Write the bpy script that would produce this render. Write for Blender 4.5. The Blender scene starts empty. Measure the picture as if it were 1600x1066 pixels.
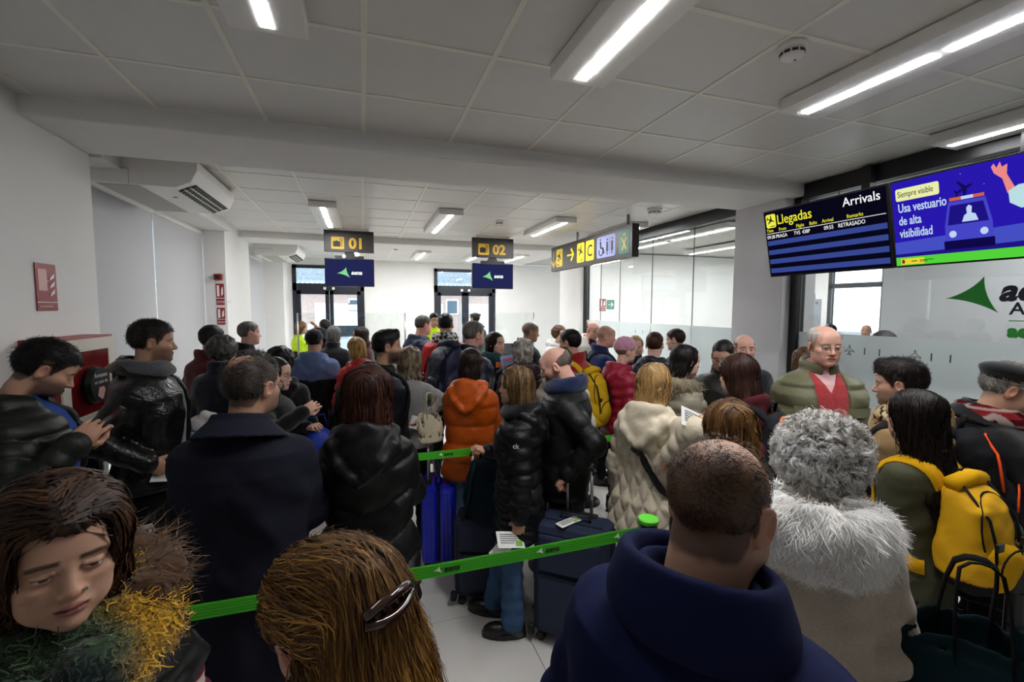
import bpy, math, random
import numpy as np
import openvdb as vdb
from mathutils import Vector, Matrix, Euler
random.seed(7); RNG = np.random.default_rng(7)
SC = bpy.context.scene; COL = SC.collection
PI = math.pi; R = math.radians

# ------------------------------------------------------------------ camera, sky, exposure
cam = bpy.data.cameras.new('camera'); camo = bpy.data.objects.new('camera', cam); COL.objects.link(camo)
cam.sensor_width = 36.0; cam.lens = 16.0; cam.clip_start = 0.05; cam.clip_end = 300
CAM_H = 1.95
def _cam_matrix(yaw, pitch, roll):
    cy, sy, cp, sp, cr, sr = math.cos(yaw), math.sin(yaw), math.cos(pitch), math.sin(pitch), math.cos(roll), math.sin(roll)
    fwd = Vector((sy*cp, cy*cp, -sp)); right = Vector((cy, -sy, 0)); up = right.cross(fwd)
    r2 = right*cr + up*sr; u2 = up*cr - right*sr
    return Matrix((( r2.x, u2.x, -fwd.x, 0), (r2.y, u2.y, -fwd.y, 0), (r2.z, u2.z, -fwd.z, CAM_H), (0, 0, 0, 1)))
camo.matrix_world = _cam_matrix(R(18.14), R(4.18), R(0.16))
SC.camera = camo
wd = bpy.data.worlds.new('overcast_sky'); SC.world = wd; wd.use_nodes = True
_bg = wd.node_tree.nodes['Background']; _bg.inputs[0].default_value = (0.82, 0.91, 1.0, 1); _bg.inputs[1].default_value = 1.1
SC.view_settings.view_transform = 'Standard'; SC.view_settings.look = 'None'
SC.view_settings.gamma = 1.0; SC.view_settings.use_curve_mapping = False
SC.view_settings.exposure = EXPOSURE = 1.9
LED_NEAR, LED_MID, LED_FAR = 36.0, 43.0, 50.0                # lamp rows: over the camera, over the queue, over the desks
SC.cycles.max_bounces = 8; SC.cycles.diffuse_bounces = 4; SC.cycles.glossy_bounces = 4
SC.cycles.transparent_max_bounces = 16; SC.cycles.transmission_bounces = 6
SC.cycles.caustics_reflective = False; SC.cycles.caustics_refractive = False
SC.cycles.sample_clamp_indirect = 4.0

# ------------------------------------------------------------------ materials
_M = {}
def srgb(c):
    if isinstance(c, str):
        c = c.lstrip('#'); c = tuple(int(c[i:i+2], 16)/255 for i in (0, 2, 4))
    return tuple((v/12.92 if v <= .04045 else ((v+.055)/1.055)**2.4) for v in c)
def _new(name):
    m = bpy.data.materials.new(name); m.use_nodes = True
    nt = m.node_tree; b = nt.nodes['Principled BSDF']
    return m, nt, b
def mat(name, col, rough=.5, metal=0.0, spec=.5, noise=0.0, nscale=20.0, bump=0.0, bscale=60.0, sheen=0.0, coat=0.0, emit=0.0, stretch=None):
    key = (name, str(col), rough, metal, spec, noise, nscale, bump, bscale, sheen, coat, emit, str(stretch))
    if key in _M: return _M[key]
    m, nt, b = _new(name); L = nt.links; c = srgb(col) + (1,)
    b.inputs['Base Color'].default_value = c; b.inputs['Roughness'].default_value = rough
    b.inputs['Metallic'].default_value = metal; b.inputs['Specular IOR Level'].default_value = spec
    if sheen: b.inputs['Sheen Weight'].default_value = sheen; b.inputs['Sheen Roughness'].default_value = .5
    if coat: b.inputs['Coat Weight'].default_value = coat; b.inputs['Coat Roughness'].default_value = .08
    if emit:
        b.inputs['Emission Color'].default_value = c; b.inputs['Emission Strength'].default_value = emit
    if noise or bump:
        tc = nt.nodes.new('ShaderNodeTexCoord'); mp = nt.nodes.new('ShaderNodeMapping'); L.new(tc.outputs['Object'], mp.inputs[0])
        if stretch: mp.inputs['Scale'].default_value = stretch
    if noise:
        n = nt.nodes.new('ShaderNodeTexNoise'); n.inputs['Scale'].default_value = nscale; n.inputs['Detail'].default_value = 5; L.new(mp.outputs[0], n.inputs['Vector'])
        r = nt.nodes.new('ShaderNodeValToRGB'); L.new(n.outputs['Fac'], r.inputs[0])
        r.color_ramp.elements[0].position = .3; r.color_ramp.elements[1].position = .7
        r.color_ramp.elements[0].color = tuple(max(0, v*(1-noise)) for v in c[:3]) + (1,)
        r.color_ramp.elements[1].color = tuple(min(1, v*(1+noise)) for v in c[:3]) + (1,)
        L.new(r.outputs[0], b.inputs['Base Color'])
    if bump:
        n2 = nt.nodes.new('ShaderNodeTexNoise'); n2.inputs['Scale'].default_value = bscale; n2.inputs['Detail'].default_value = 4; L.new(mp.outputs[0], n2.inputs['Vector'])
        bp = nt.nodes.new('ShaderNodeBump'); bp.inputs['Strength'].default_value = bump; bp.inputs['Distance'].default_value = .01
        L.new(n2.outputs['Fac'], bp.inputs['Height']); L.new(bp.outputs[0], b.inputs['Normal'])
    _M[key] = m; return m
def crease_mat(name, col, rough, spec, strength, scale, dist):
    key = (name, str(col), rough)
    if key in _M: return _M[key]
    m, nt, b = _new(name); L = nt.links; c = srgb(col) + (1,)
    b.inputs['Base Color'].default_value = c; b.inputs['Roughness'].default_value = rough; b.inputs['Specular IOR Level'].default_value = spec
    tc = nt.nodes.new('ShaderNodeTexCoord'); hs = []
    for sc_, ds, k in ((scale, dist, 1.0), (scale*3.1, 1.5, .45)):
        n = nt.nodes.new('ShaderNodeTexNoise'); n.inputs['Scale'].default_value = sc_; n.inputs['Detail'].default_value = 3; n.inputs['Distortion'].default_value = ds*.35; L.new(tc.outputs['Object'], n.inputs['Vector'])
        s = nt.nodes.new('ShaderNodeMath'); s.operation = 'SUBTRACT'; s.inputs[1].default_value = .5; L.new(n.outputs['Fac'], s.inputs[0])
        a = nt.nodes.new('ShaderNodeMath'); a.operation = 'ABSOLUTE'; L.new(s.outputs[0], a.inputs[0])
        q = nt.nodes.new('ShaderNodeMath'); q.operation = 'POWER'; q.inputs[1].default_value = .6; L.new(a.outputs[0], q.inputs[0])
        w = nt.nodes.new('ShaderNodeMath'); w.operation = 'MULTIPLY'; w.inputs[1].default_value = k; L.new(q.outputs[0], w.inputs[0]); hs.append(w)
    ad = nt.nodes.new('ShaderNodeMath'); L.new(hs[0].outputs[0], ad.inputs[0]); L.new(hs[1].outputs[0], ad.inputs[1])
    bp = nt.nodes.new('ShaderNodeBump'); bp.inputs['Strength'].default_value = strength; bp.inputs['Distance'].default_value = .02
    L.new(ad.outputs[0], bp.inputs['Height']); L.new(bp.outputs[0], b.inputs['Normal']); _M[key] = m; return m
def attr_mat(name, rough=.5, spec=.4, sss=0.0, bump=0.0, bscale=200.0, sheen=0.0, back=False):
    key = ('attr', name, rough, spec, sss, bump)
    if key in _M: return _M[key]
    m, nt, b = _new(name); L = nt.links
    a = nt.nodes.new('ShaderNodeAttribute'); a.attribute_name = 'tint'; L.new(a.outputs['Color'], b.inputs['Base Color'])
    b.inputs['Roughness'].default_value = rough; b.inputs['Specular IOR Level'].default_value = spec
    if sss: b.inputs['Subsurface Weight'].default_value = sss; b.inputs['Subsurface Radius'].default_value = (.012, .004, .002); b.inputs['Subsurface Scale'].default_value = 1.0
    if sheen: b.inputs['Sheen Weight'].default_value = sheen
    if bump:
        tc = nt.nodes.new('ShaderNodeTexCoord')
        n2 = nt.nodes.new('ShaderNodeTexNoise'); n2.inputs['Scale'].default_value = bscale; L.new(tc.outputs['Object'], n2.inputs['Vector'])
        bp = nt.nodes.new('ShaderNodeBump'); bp.inputs['Strength'].default_value = bump; bp.inputs['Distance'].default_value = .004
        L.new(n2.outputs['Fac'], bp.inputs['Height']); L.new(bp.outputs[0], b.inputs['Normal'])
    _M[key] = m; return m
def emis(name, col, s=1.0):
    key = ('em', name, str(col), s)
    if key in _M: return _M[key]
    m = bpy.data.materials.new(name); m.use_nodes = True; nt = m.node_tree; nt.nodes.clear()
    e = nt.nodes.new('ShaderNodeEmission'); e.inputs[0].default_value = srgb(col) + (1,); e.inputs[1].default_value = s if s > 5 else s/2**EXPOSURE*.95
    o = nt.nodes.new('ShaderNodeOutputMaterial'); nt.links.new(e.outputs[0], o.inputs[0]); _M[key] = m; return m
def glass(name, tint=(.96, .985, .98), ior=1.5, frost=0.0, gl=1.0):
    key = ('glass', name, tint, frost)
    if key in _M: return _M[key]
    m = bpy.data.materials.new(name); m.use_nodes = True; nt = m.node_tree; nt.nodes.clear(); L = nt.links
    t = nt.nodes.new('ShaderNodeBsdfTransparent'); t.inputs[0].default_value = tint + (1,)
    g = nt.nodes.new('ShaderNodeBsdfGlossy'); g.inputs['Roughness'].default_value = .02
    lw = nt.nodes.new('ShaderNodeLayerWeight'); pw = nt.nodes.new('ShaderNodeMath'); pw.operation = 'POWER'; pw.inputs[1].default_value = 5.0; L.new(lw.outputs['Facing'], pw.inputs[0])
    f = nt.nodes.new('ShaderNodeMath'); f.operation = 'MULTIPLY_ADD'; f.inputs[1].default_value = .9; f.inputs[2].default_value = .05 if gl else .02; L.new(pw.outputs[0], f.inputs[0])
    mx = nt.nodes.new('ShaderNodeMixShader'); o = nt.nodes.new('ShaderNodeOutputMaterial')
    L.new(f.outputs[0], mx.inputs[0]); L.new(t.outputs[0], mx.inputs[1]); L.new(g.outputs[0], mx.inputs[2])
    out = mx
    if frost:
        d = nt.nodes.new('ShaderNodeBsdfDiffuse'); d.inputs[0].default_value = (.72, .76, .76, 1)
        tr = nt.nodes.new('ShaderNodeBsdfTranslucent'); tr.inputs[0].default_value = (.75, .8, .8, 1)
        ad = nt.nodes.new('ShaderNodeMixShader'); ad.inputs[0].default_value = .5
        L.new(d.outputs[0], ad.inputs[1]); L.new(tr.outputs[0], ad.inputs[2])
        m2 = nt.nodes.new('ShaderNodeMixShader'); m2.inputs[0].default_value = frost
        L.new(mx.outputs[0], m2.inputs[1]); L.new(ad.outputs[0], m2.inputs[2]); out = m2
    L.new(out.outputs[0], o.inputs[0]); _M[key] = m; return m

# ------------------------------------------------------------------ mesh building
def link_mesh(name, v, faces, m=None, parent=None, smooth=True, tint=None, bevel=0.0):
    """faces: list of integer arrays, each (n,3) or (n,4)"""
    v = np.asarray(v, np.float32); me = bpy.data.meshes.new(name)
    faces = [np.asarray(f, np.int32) for f in faces if len(f)]
    nl = sum(f.size for f in faces); npoly = sum(len(f) for f in faces)
    me.vertices.add(len(v)); me.vertices.foreach_set('co', v.ravel())
    me.loops.add(nl); me.polygons.add(npoly)
    me.loops.foreach_set('vertex_index', np.concatenate([f.ravel() for f in faces]))
    tot = np.concatenate([np.full(len(f), f.shape[1], np.int32) for f in faces])
    st = np.concatenate([[0], np.cumsum(tot)[:-1]]).astype(np.int32)
    me.polygons.foreach_set('loop_start', st)
    me.update(calc_edges=True); me.validate()
    me.polygons.foreach_set('use_smooth', np.full(len(me.polygons), bool(smooth)))
    if tint is not None:
        a = me.color_attributes.new('tint', 'FLOAT_COLOR', 'POINT')
        t = np.ones((len(v), 4), np.float32); t[:, :3] = tint; a.data.foreach_set('color', t.ravel())
    o = bpy.data.objects.new(name, me); COL.objects.link(o)
    if m is not None: me.materials.append(m)
    if parent is not None: o.parent = parent
    if bevel:
        bm_ = o.modifiers.new('bevel', 'BEVEL'); bm_.width = bevel; bm_.segments = 2; bm_.limit_method = 'ANGLE'
    return o
class G:
    """collects simple solids into one mesh"""
    def __init__(s): s.v = []; s.f = {}; s.n = 0
    def add(s, v, faces):
        v = np.asarray(v, float)
        for f in faces: s.f.setdefault(len(f), []).append([i + s.n for i in f])
        s.v.append(v); s.n += len(v); return s
    def box(s, x0, x1, y0, y1, z0, z1):
        v = [(x0,y0,z0),(x1,y0,z0),(x1,y1,z0),(x0,y1,z0),(x0,y0,z1),(x1,y0,z1),(x1,y1,z1),(x0,y1,z1)]
        return s.add(v, [(0,3,2,1),(4,5,6,7),(0,1,5,4),(1,2,6,5),(2,3,7,6),(3,0,4,7)])
    def prism(s, poly, y0, y1):
        """polygon in local x,z (counter-clockwise seen from -y) extruded from y0 (front) to y1"""
        n = len(poly); v = [(x, y0, z) for x, z in poly] + [(x, y1, z) for x, z in poly]
        return s.add(v, [tuple(range(n)), tuple(range(2*n-1, n-1, -1))] + [(i, i+n, (i+1) % n+n, (i+1) % n) for i in range(n)])
    def tube(s, pts, r, n=8, cap=True, flat=1.0, up=None):
        pts = np.asarray(pts, float); k = len(pts); r = np.broadcast_to(np.asarray(r, float), (k,))
        t = np.gradient(pts, axis=0); t /= np.linalg.norm(t, axis=1)[:, None] + 1e-9
        u = np.array(up if up is not None else ((0, 0, 1) if abs(t[0][2]) < .9 else (1, 0, 0)), float); V = []
        for i in range(k):
            a = np.cross(t[i], u); a /= np.linalg.norm(a) + 1e-9; b = np.cross(a, t[i]); u = b
            ang = np.arange(n)*2*PI/n
            V.append(pts[i] + r[i]*(np.cos(ang)[:, None]*a + flat*np.sin(ang)[:, None]*b))
        F = [(i*n+j, i*n+(j+1) % n, (i+1)*n+(j+1) % n, (i+1)*n+j) for i in range(k-1) for j in range(n)]
        if cap: F += [tuple(range(n-1, -1, -1)), tuple((k-1)*n+j for j in range(n))]
        return s.add(np.concatenate(V), F)
    def lathe(s, prof, cx=0, cy=0, n=24, axis='z'):
        V = []; ang = np.arange(n)*2*PI/n
        for r_, z in prof: V.append(np.stack([cx + r_*np.cos(ang), cy + r_*np.sin(ang), np.full(n, z)], 1))
        k = len(prof)
        F = [(i*n+j, i*n+(j+1) % n, (i+1)*n+(j+1) % n, (i+1)*n+j) for i in range(k-1) for j in range(n)]
        F += [tuple(range(n-1, -1, -1)), tuple((k-1)*n+j for j in range(n))]
        return s.add(np.concatenate(V), F)
    def obj(s, name, m, parent=None, smooth=False, bevel=0.0, kind=None, rot=None, loc=None):
        faces = [np.array(f) for f in s.f.values() if len(f[0]) <= 4]; ng = [f for k, f in s.f.items() if k > 4]
        me = None
        if ng:
            me = bpy.data.meshes.new(name); me.from_pydata(np.concatenate(s.v).tolist(), [], [f for fs in s.f.values() for f in fs]); me.materials.append(m)
            o = bpy.data.objects.new(name, me); COL.objects.link(o); o.parent = parent
            if smooth: me.shade_smooth()
            if bevel:
                b_ = o.modifiers.new('bevel', 'BEVEL'); b_.width = bevel; b_.segments = 2; b_.limit_method = 'ANGLE'
        else:
            o = link_mesh(name, np.concatenate(s.v), faces, m, parent, smooth, None, bevel)
        if smooth and ng == [] : pass
        if kind: o['kind'] = kind
        if loc is not None: o.location = loc
        if rot is not None: o.rotation_euler = rot
        return o
def sharp(o, a=35):
    o.data.set_sharp_from_angle(angle=R(a)); return o
def box(name, x0, x1, y0, y1, z0, z1, m, parent=None, bevel=0.0, kind=None):
    return G().box(x0, x1, y0, y1, z0, z1).obj(name, m, parent, bevel=bevel, kind=kind)
def empty(name, loc=(0, 0, 0), rz=0.0, label=None, cat=None, group=None, rot=None):
    o = bpy.data.objects.new(name, None); COL.objects.link(o); o.location = loc
    o.rotation_euler = rot if rot else (0, 0, rz); o.empty_display_size = .1
    tag(o, label, cat, group); return o
def tag(o, label=None, cat=None, group=None, kind=None):
    if label: o['label'] = label
    if cat: o['category'] = cat
    if group: o['group'] = group
    if kind: o['kind'] = kind
    return o
def text(body, size, m, parent, x, y, z, align='LEFT', bold=0.0, shear=0.0, sx=1.0, name='lettering', spacing=1.0):
    cu = bpy.data.curves.new(name, 'FONT'); cu.body = body; cu.size = size; cu.align_x = align; cu.offset = bold; cu.shear = shear
    cu.extrude = .0004; cu.resolution_u = 3; cu.space_character = spacing; cu.materials.append(m)
    o = bpy.data.objects.new(name, cu); COL.objects.link(o); o.parent = parent
    bpy.context.view_layer.update(); me = bpy.data.meshes.new_from_object(o); bpy.data.objects.remove(o); bpy.data.curves.remove(cu); me.name = name
    o = bpy.data.objects.new(name, me); COL.objects.link(o); o.parent = parent
    o.location = (x, y, z); o.rotation_euler = (PI/2, 0, 0); o.scale = (sx, 1, 1); return o
def rounded(x0, x1, z0, z1, r, n=5):
    P = []
    for cx, cz, a0 in ((x1-r, z1-r, 0), (x0+r, z1-r, 90), (x0+r, z0+r, 180), (x1-r, z0+r, 270)):
        for i in range(n+1):
            a = R(a0 + 90*i/n); P.append((cx + r*math.cos(a), cz + r*math.sin(a)))
    return P
def swoosh(cx, cz, s):
    """three pointed star with hollow sides"""
    T = [(-1.0, -.02), (.40, .98), (.98, -.70)]; C = (.16, .12); P = []
    for i in range(3):
        a, b = T[i], T[(i+1) % 3]; m_ = ((a[0]+b[0])/2*.45+C[0]*.55, (a[1]+b[1])/2*.45+C[1]*.55)
        for k in range(8):
            t = k/8; P.append(((1-t)**2*a[0]+2*t*(1-t)*m_[0]+t*t*b[0], (1-t)**2*a[1]+2*t*(1-t)*m_[1]+t*t*b[1]))
    P = [(cx+s*x, cz+s*z) for x, z in P]
    return P[::-1]
PLANE_ICON = [(0, 1), (.1, .82), (.12, .35), (.9, -.2), (.9, -.36), (.12, -.08), (.09, -.6), (.34, -.82), (.34, -.94), (0, -.82),
              (-.34, -.94), (-.34, -.82), (-.09, -.6), (-.12, -.08), (-.9, -.36), (-.9, -.2), (-.12, .35), (-.1, .82)][::-1]
def icon(poly, cx, cz, s, ang=0.0):
    c, n = math.cos(R(ang)), math.sin(R(ang)); return [(cx+s*(x*c-z*n), cz+s*(x*n+z*c)) for x, z in poly]
def flat(poly, name, m, parent, y=-.002, t=.0015):
    # make counter-clockwise seen from -y (x right, z up)
    A = sum(poly[i][0]*poly[(i+1) % len(poly)][1]-poly[(i+1) % len(poly)][0]*poly[i][1] for i in range(len(poly)))
    if A < 0: poly = poly[::-1]
    return G().prism(poly, y-t, y).obj(name, m, parent)
# ------------------------------------------------------------------ room shell
H = 3.16; XL = -1.84; XR = 4.0; YB1, YB2 = 3.41, 4.13; YF = 12.3; YN = -3.2
M_wall = mat('painted_plaster', '#e4e3e0', .75, noise=.02, nscale=3, bump=.04, bscale=90)
M_wallg = mat('grey_painted_plaster', '#c2c2c4', .7, noise=.02, nscale=3)
M_ceil = mat('white_ceiling_panel', '#dcdad6', .42, noise=.015, nscale=8)
M_tgrid = mat('cream_ceiling_bar', '#efece0', .5)
M_plenum = mat('ceiling_void', '#b9b7b2', .8)
M_black = mat('black_powder_coat', '#0c0c0e', .45)
M_dark = mat('dark_navy_metal', '#1a1f2a', .4)
M_white = mat('white_enamel', '#eceae6', .4)
M_led = [emis('led_diffuser', '#fdfdff', s_) for s_ in (LED_NEAR, LED_MID, LED_FAR, LED_NEAR*.2, LED_NEAR*.45)]
M_tile = mat('light_porcelain', '#dcd8d2', .28, noise=.03, nscale=2.5, bump=.01, bscale=30)
M_grout = mat('grout', '#9c9890', .8)
GLASS = glass('clear_glass'); FROST = glass('frosted_glass_film', frost=.72)
def structure(name, g, m, parent=None, bevel=0.0, label=None):
    o = g.obj(name, m, parent, bevel=bevel); o['kind'] = 'structure'
    if label: o['label'] = label
    return o
floor = structure('floor', G().box(-2.6, 10.2, YN, YF, -.12, -.012), M_grout)
ti = None
for i in range(11):                                      # porcelain floor tiles, 0.6 x 1.2 m, laid where the floor shows
    for j in range(8):
        x0 = XL - .26 + i*.6; y0 = .3 + j*1.2
        if x0 + .6 > 4.2: continue
        if ti is None:
            ti = G().box(.002, .598, .002, 1.198, -.012, 0).obj('floor_tile', M_tile, floor, bevel=.0015); o = ti
        else: o = ti.copy(); COL.objects.link(o)
        o.location = (x0, y0, 0)
structure('floor_near', G().box(-2.6, 10.2, YN, .3, -.012, 0).box(4.16, 10.2, .3, YF, -.012, 0).box(-2.6, -2.1, .3, YF, -.012, 0).box(-2.1, 4.16, 9.9, YF, -.012, 0), M_tile, floor)
ceiling = structure('ceiling', G().box(-2.6, 10.2, YN, YF+.2, H+.03, H+.15), M_plenum)
ct = None
def ceil_tiles(x0, nx, y0, ny):
    global ct
    for i in range(nx):
        for j in range(ny):
            if ct is None:
                ct = G().box(.010, .590, .010, .590, H, H+.02).obj('ceiling_tile', M_ceil, ceiling, bevel=.003); o = ct
            else: o = ct.copy(); COL.objects.link(o)
            o.location = (x0+.6*i, y0+.6*j, 0)
GX = .03
ceil_tiles(GX-3*.6, 10, 2.21-4*.6, 6)                    # front bay
ceil_tiles(GX-3*.6, 10, YB2+.03, 7)                      # middle bay
ceil_tiles(GX-3*.6, 10, 8.95, 5)                         # far bay
g = G()
for k in range(11):
    x = GX + (k-3)*.6
    g.box(x-.013, x+.013, -.2, YB1, H-.004, H+.03).box(x-.013, x+.013, YB2, 8.36, H-.004, H+.03).box(x-.013, x+.013, 8.9, 12.0, H-.004, H+.03)
for y in [2.21+.6*k for k in range(-4, 3)] + [YB2+.03+.6*k for k in range(8)] + [8.95+.6*k for k in range(6)]:
    g.box(GX-1.8, GX+4.2, y-.013, y+.013, H-.003, H+.03)
bars = g.obj('ceiling_bar', M_tgrid, ceiling); bars['kind'] = 'stuff'
structure('ceiling_border', G().box(-2.2, GX-1.8, YN, YB1, H-.005, H+.05).box(-2.2, GX-1.8, YB2, 7.48, H-.14, H+.05).box(-2.2, GX-1.8, 7.48, YF, H-.01, H+.05)
          .box(GX+4.2, 4.3, YN, YF, H-.005, H+.05).box(-2.2, 4.3, 11.95, YF, H-.004, H+.05).box(-2.2, 4.3, YN, -.19, H-.004, H+.05), M_wall, ceiling)
structure('beam', G().box(-2.2, 4.3, YB1, YB2, H-.12, H+.06), M_wall, bevel=.012)
structure('beam', G().box(-2.2, 4.3, 8.28, 8.94, H-.11, H+.06), M_wall, bevel=.012)
# left side: pillars, recesses with blinds
structure('pillar', G().box(-2.4, XL, 3.02, YB2, 0, H), M_wall, bevel=.006)
structure('pillar', G().box(-2.4, XL, 7.48, 8.94, 0, H), M_wall, bevel=.006)
structure('pillar', G().box(-2.4, XL, YN, .35, 0, H), M_wall, bevel=.006)
structure('pillar', G().box(-2.4, -1.70, 11.55, YF, 0, H), M_wall, bevel=.006)
structure('wall_left', G().box(-2.4, -2.12, .35, 3.02, 2.98, H).box(-2.4, -2.12, YB2, 7.48, 2.98, H).box(-2.4, -2.12, 8.94, 11.55, 2.98, H)
          .box(-2.4, -2.12, .35, 3.02, 0, .55).box(-2.4, -2.12, YB2, 7.48, 0, .55).box(-2.4, -2.12, 8.94, 11.55, 0, .55)
          .box(-2.12, -1.95, YB2, 7.48, 0, .55), M_wall)
M_blind = mat('roller_blind_fabric', '#d9dce2', .85, bump=.05, bscale=300)
def blind_mat():
    m, nt, b = _new('translucent_blind'); L = nt.links
    d = nt.nodes.new('ShaderNodeBsdfDiffuse'); d.inputs[0].default_value = srgb('#c3c3c4')+(1,)
    t = nt.nodes.new('ShaderNodeBsdfTranslucent'); t.inputs[0].default_value = srgb('#c4cbd6')+(1,)
    mx = nt.nodes.new('ShaderNodeMixShader'); mx.inputs[0].default_value = .09
    L.new(d.outputs[0], mx.inputs[1]); L.new(t.outputs[0], mx.inputs[2]); L.new(mx.outputs[0], nt.nodes['Material Output'].inputs[0]); return m
M_blind = blind_mat()
def window_left(name, y0, y1, splits):
    w = empty(name, (0, 0, 0)); w['kind'] = 'structure'
    g = G().box(-2.26, -2.20, y0, y1, .55, .61).box(-2.26, -2.20, y0, y1, 2.92, 2.98)
    for y in [y0+.03] + splits + [y1-.03]: g.box(-2.26, -2.20, y-.03, y+.03, .61, 2.92)
    g.obj('window_frame', M_dark, w); box('pane', -2.235, -2.229, y0, y1, .6, 2.93, GLASS, w)
    ys = [y0] + splits + [y1]
    for a, b in zip(ys[:-1], ys[1:]):
        lo = a + (.012 if a != y0 else .01); hi = b - (.012 if b != y1 else .01)
        o = box('roller_blind', -2.118, -2.114, lo, hi, .62, 2.96, M_blind, w)
        G().tube([(-2.115, lo, 2.965), (-2.115, hi, 2.965)], .02, 10).obj('blind_roller', M_white, o, smooth=True)
        G().box(-2.125, -2.107, lo, hi, .60, .63).obj('blind_bottom_bar', M_white, o)
window_left('window_1', YB2, 7.48, [5.89]); window_left('window_2', .35, 3.02, [1.7]); window_left('window_3', 8.94, 11.55, [10.2])
# far wall with two glazed door openings
D1 = (-1.62, .05); D2 = (1.83, 3.53); DT = 2.99
structure('wall_far', G().box(-2.4, D1[0], YF, YF+.25, 0, H).box(D1[1], D2[0], YF, YF+.25, 0, H).box(D2[1], 10.3, YF, YF+.25, 0, H)
          .box(D1[0], D1[1], YF, YF+.25, DT, H).box(D2[0], D2[1], YF, YF+.25, DT, H), M_wall)
structure('wall_near', G().box(-2.6, 10.3, YN-.2, YN, 0, H), M_wallg)
M_steel = mat('brushed_steel', '#b9babd', .3, 1.0)
def glazed_door(name, x0, x1):
    d = empty(name, (0, 0, 0)); d['kind'] = 'structure'; y0, y1 = YF-.02, YF+.06; zt = 2.42; xm = (x0+x1)/2
    g = G().box(x0, x0+.09, y0, y1, 0, DT).box(x1-.09, x1, y0, y1, 0, DT).box(x0, x1, y0, y1, DT-.08, DT).box(x0, x1, y0, y1, zt-.06, zt+.12)
    g.obj('door_frame', M_dark, d)
    box('transom_pane', x0+.09, x1-.09, YF+.02, YF+.028, zt+.12, DT-.08, GLASS, d)
    for a, b, hx in ((x0+.09, xm-.004, xm-.10), (xm+.004, x1-.09, xm+.10)):
        lf = G().box(a, a+.09, y0+.01, y1-.01, .02, zt-.06).box(b-.09, b, y0+.01, y1-.01, .02, zt-.06).box(a, b, y0+.01, y1-.01, zt-.15, zt-.06).box(a, b, y0+.01, y1-.01, .02, .16).obj('door_leaf', M_dark, d)
        box('door_pane', a+.09, b-.09, YF+.015, YF+.023, .16, zt-.15, GLASS, lf)
        G().tube([(hx, y0-.02, 1.0), (hx, y0-.05, 1.0), (hx, y0-.05, 1.5), (hx, y0-.02, 1.5)], .012, 8).obj('door_handle', M_steel, lf, smooth=True)
        box('closer_cover', hx-.03, hx+.03, y0-.02, y0+.01, zt-.03, zt+.03, M_white, d)
glazed_door('door_1', *D1); glazed_door('door_2', *D2)
# right side: pillars and the long glass partition
structure('pillar', G().box(XR, 4.45, 3.52, 4.16, 0, H), M_wallg, bevel=.006)
structure('pillar', G().box(XR, 4.45, 8.05, 8.94, 0, H), M_wall, bevel=.006)
XG = 4.15
def partition(name, y0, y1, ys, doc):
    w = empty(name, (0, 0, 0)); w['kind'] = 'structure'
    box('frame_header', XG-.05, XG+.05, y0, y1, H-.15, H-.005, M_black, w); box('frame_track', XG-.04, XG+.04, y0, y1, 0, .05, M_black, w)
    for y in (y0, y1): box('frame_post', XG-.05, XG+.05, y-.04, y+.04, 0, H-.1, M_black, w)
    e = [y0+.04] + ys + [y1-.04]
    for a, b in zip(e[:-1], e[1:]):
        p_ = box('glass_panel', XG-.006, XG+.006, a+.003, b-.003, .05, H-.15, GLASS, w)
        box('frosted_band', XG-.0085, XG-.0075, a+.003, b-.003, .95, 1.72, FROST, p_)
        box('panel_seal', XG-.007, XG+.007, b-.0018, b+.0018, .05, H-.15, mat('dark_seal', '#55595c', .5), p_)
    return w
gw1 = partition('window_4', 4.20, 8.02, [5.0, 5.9, 6.8, 7.45], '')
gw2 = partition('window_5', -1.2, 3.47, [-.1, .5, 1.52, 3.1], '')
M_decal = mat('grey_window_decal', '#3a3f45', .6)
g = None
for y, kind in ((2.92, 'p'), (2.79, 'l'), (2.67, 'l'), (2.41, 'p'), (2.30, 'l'), (2.18, 'l'), (6.3, 'l'), (6.1, 'l'), (5.9, 'p'), (5.2, 'p'), (1.15, 'p'), (.95, 'l')):
    z = 1.58
    if kind == 'p':
        P = icon(PLANE_ICON, 0, 0, .046); n = len(P); gg = G()
        Q = [(x*1.0, zz) for x, zz in P]
        for i in range(n):
            a, b = Q[i], Q[(i+1) % n]; gg.tube([(0, -a[0], a[1]), (0, -b[0], b[1])], .0025, 4)
        gg.obj('plane_decal', M_decal, gw2 if y < 4 else gw1, loc=(XG-.010, y, z))
    else: box('tick_decal', XG-.012, XG-.0095, y-.004, y+.004, z-.03, z+.03, M_decal, gw2 if y < 4 else gw1)
# lettering and emblem on the glass
wl = empty('wall_logo', (XG-.012, 2.08, 0), -PI/2, 'green three pointed emblem and dark lettering stuck on the glass wall below the blue screen', 'sign')
M_lgreen = mat('logo_green', '#1f8f2c', .5); M_lnavy = mat('logo_navy', '#1b1e35', .5)
flat(swoosh(-.0, 2.03, .152), 'emblem', M_lgreen, wl)
text('aena', .20, M_lnavy, wl, .145, -.002, 2.01, bold=.008, shear=.25, name='wordmark')
text('Aeropuerto', .115, M_lnavy, wl, .205, -.002, 1.915, bold=.002, name='airport_line')
box('rule_line', .205, .85, -.004, -.002, 1.868, 1.875, M_lgreen, wl)
text('aena.es', .115, M_lgreen, wl, .205, -.002, 1.765, bold=.007, name='web_line')
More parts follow.
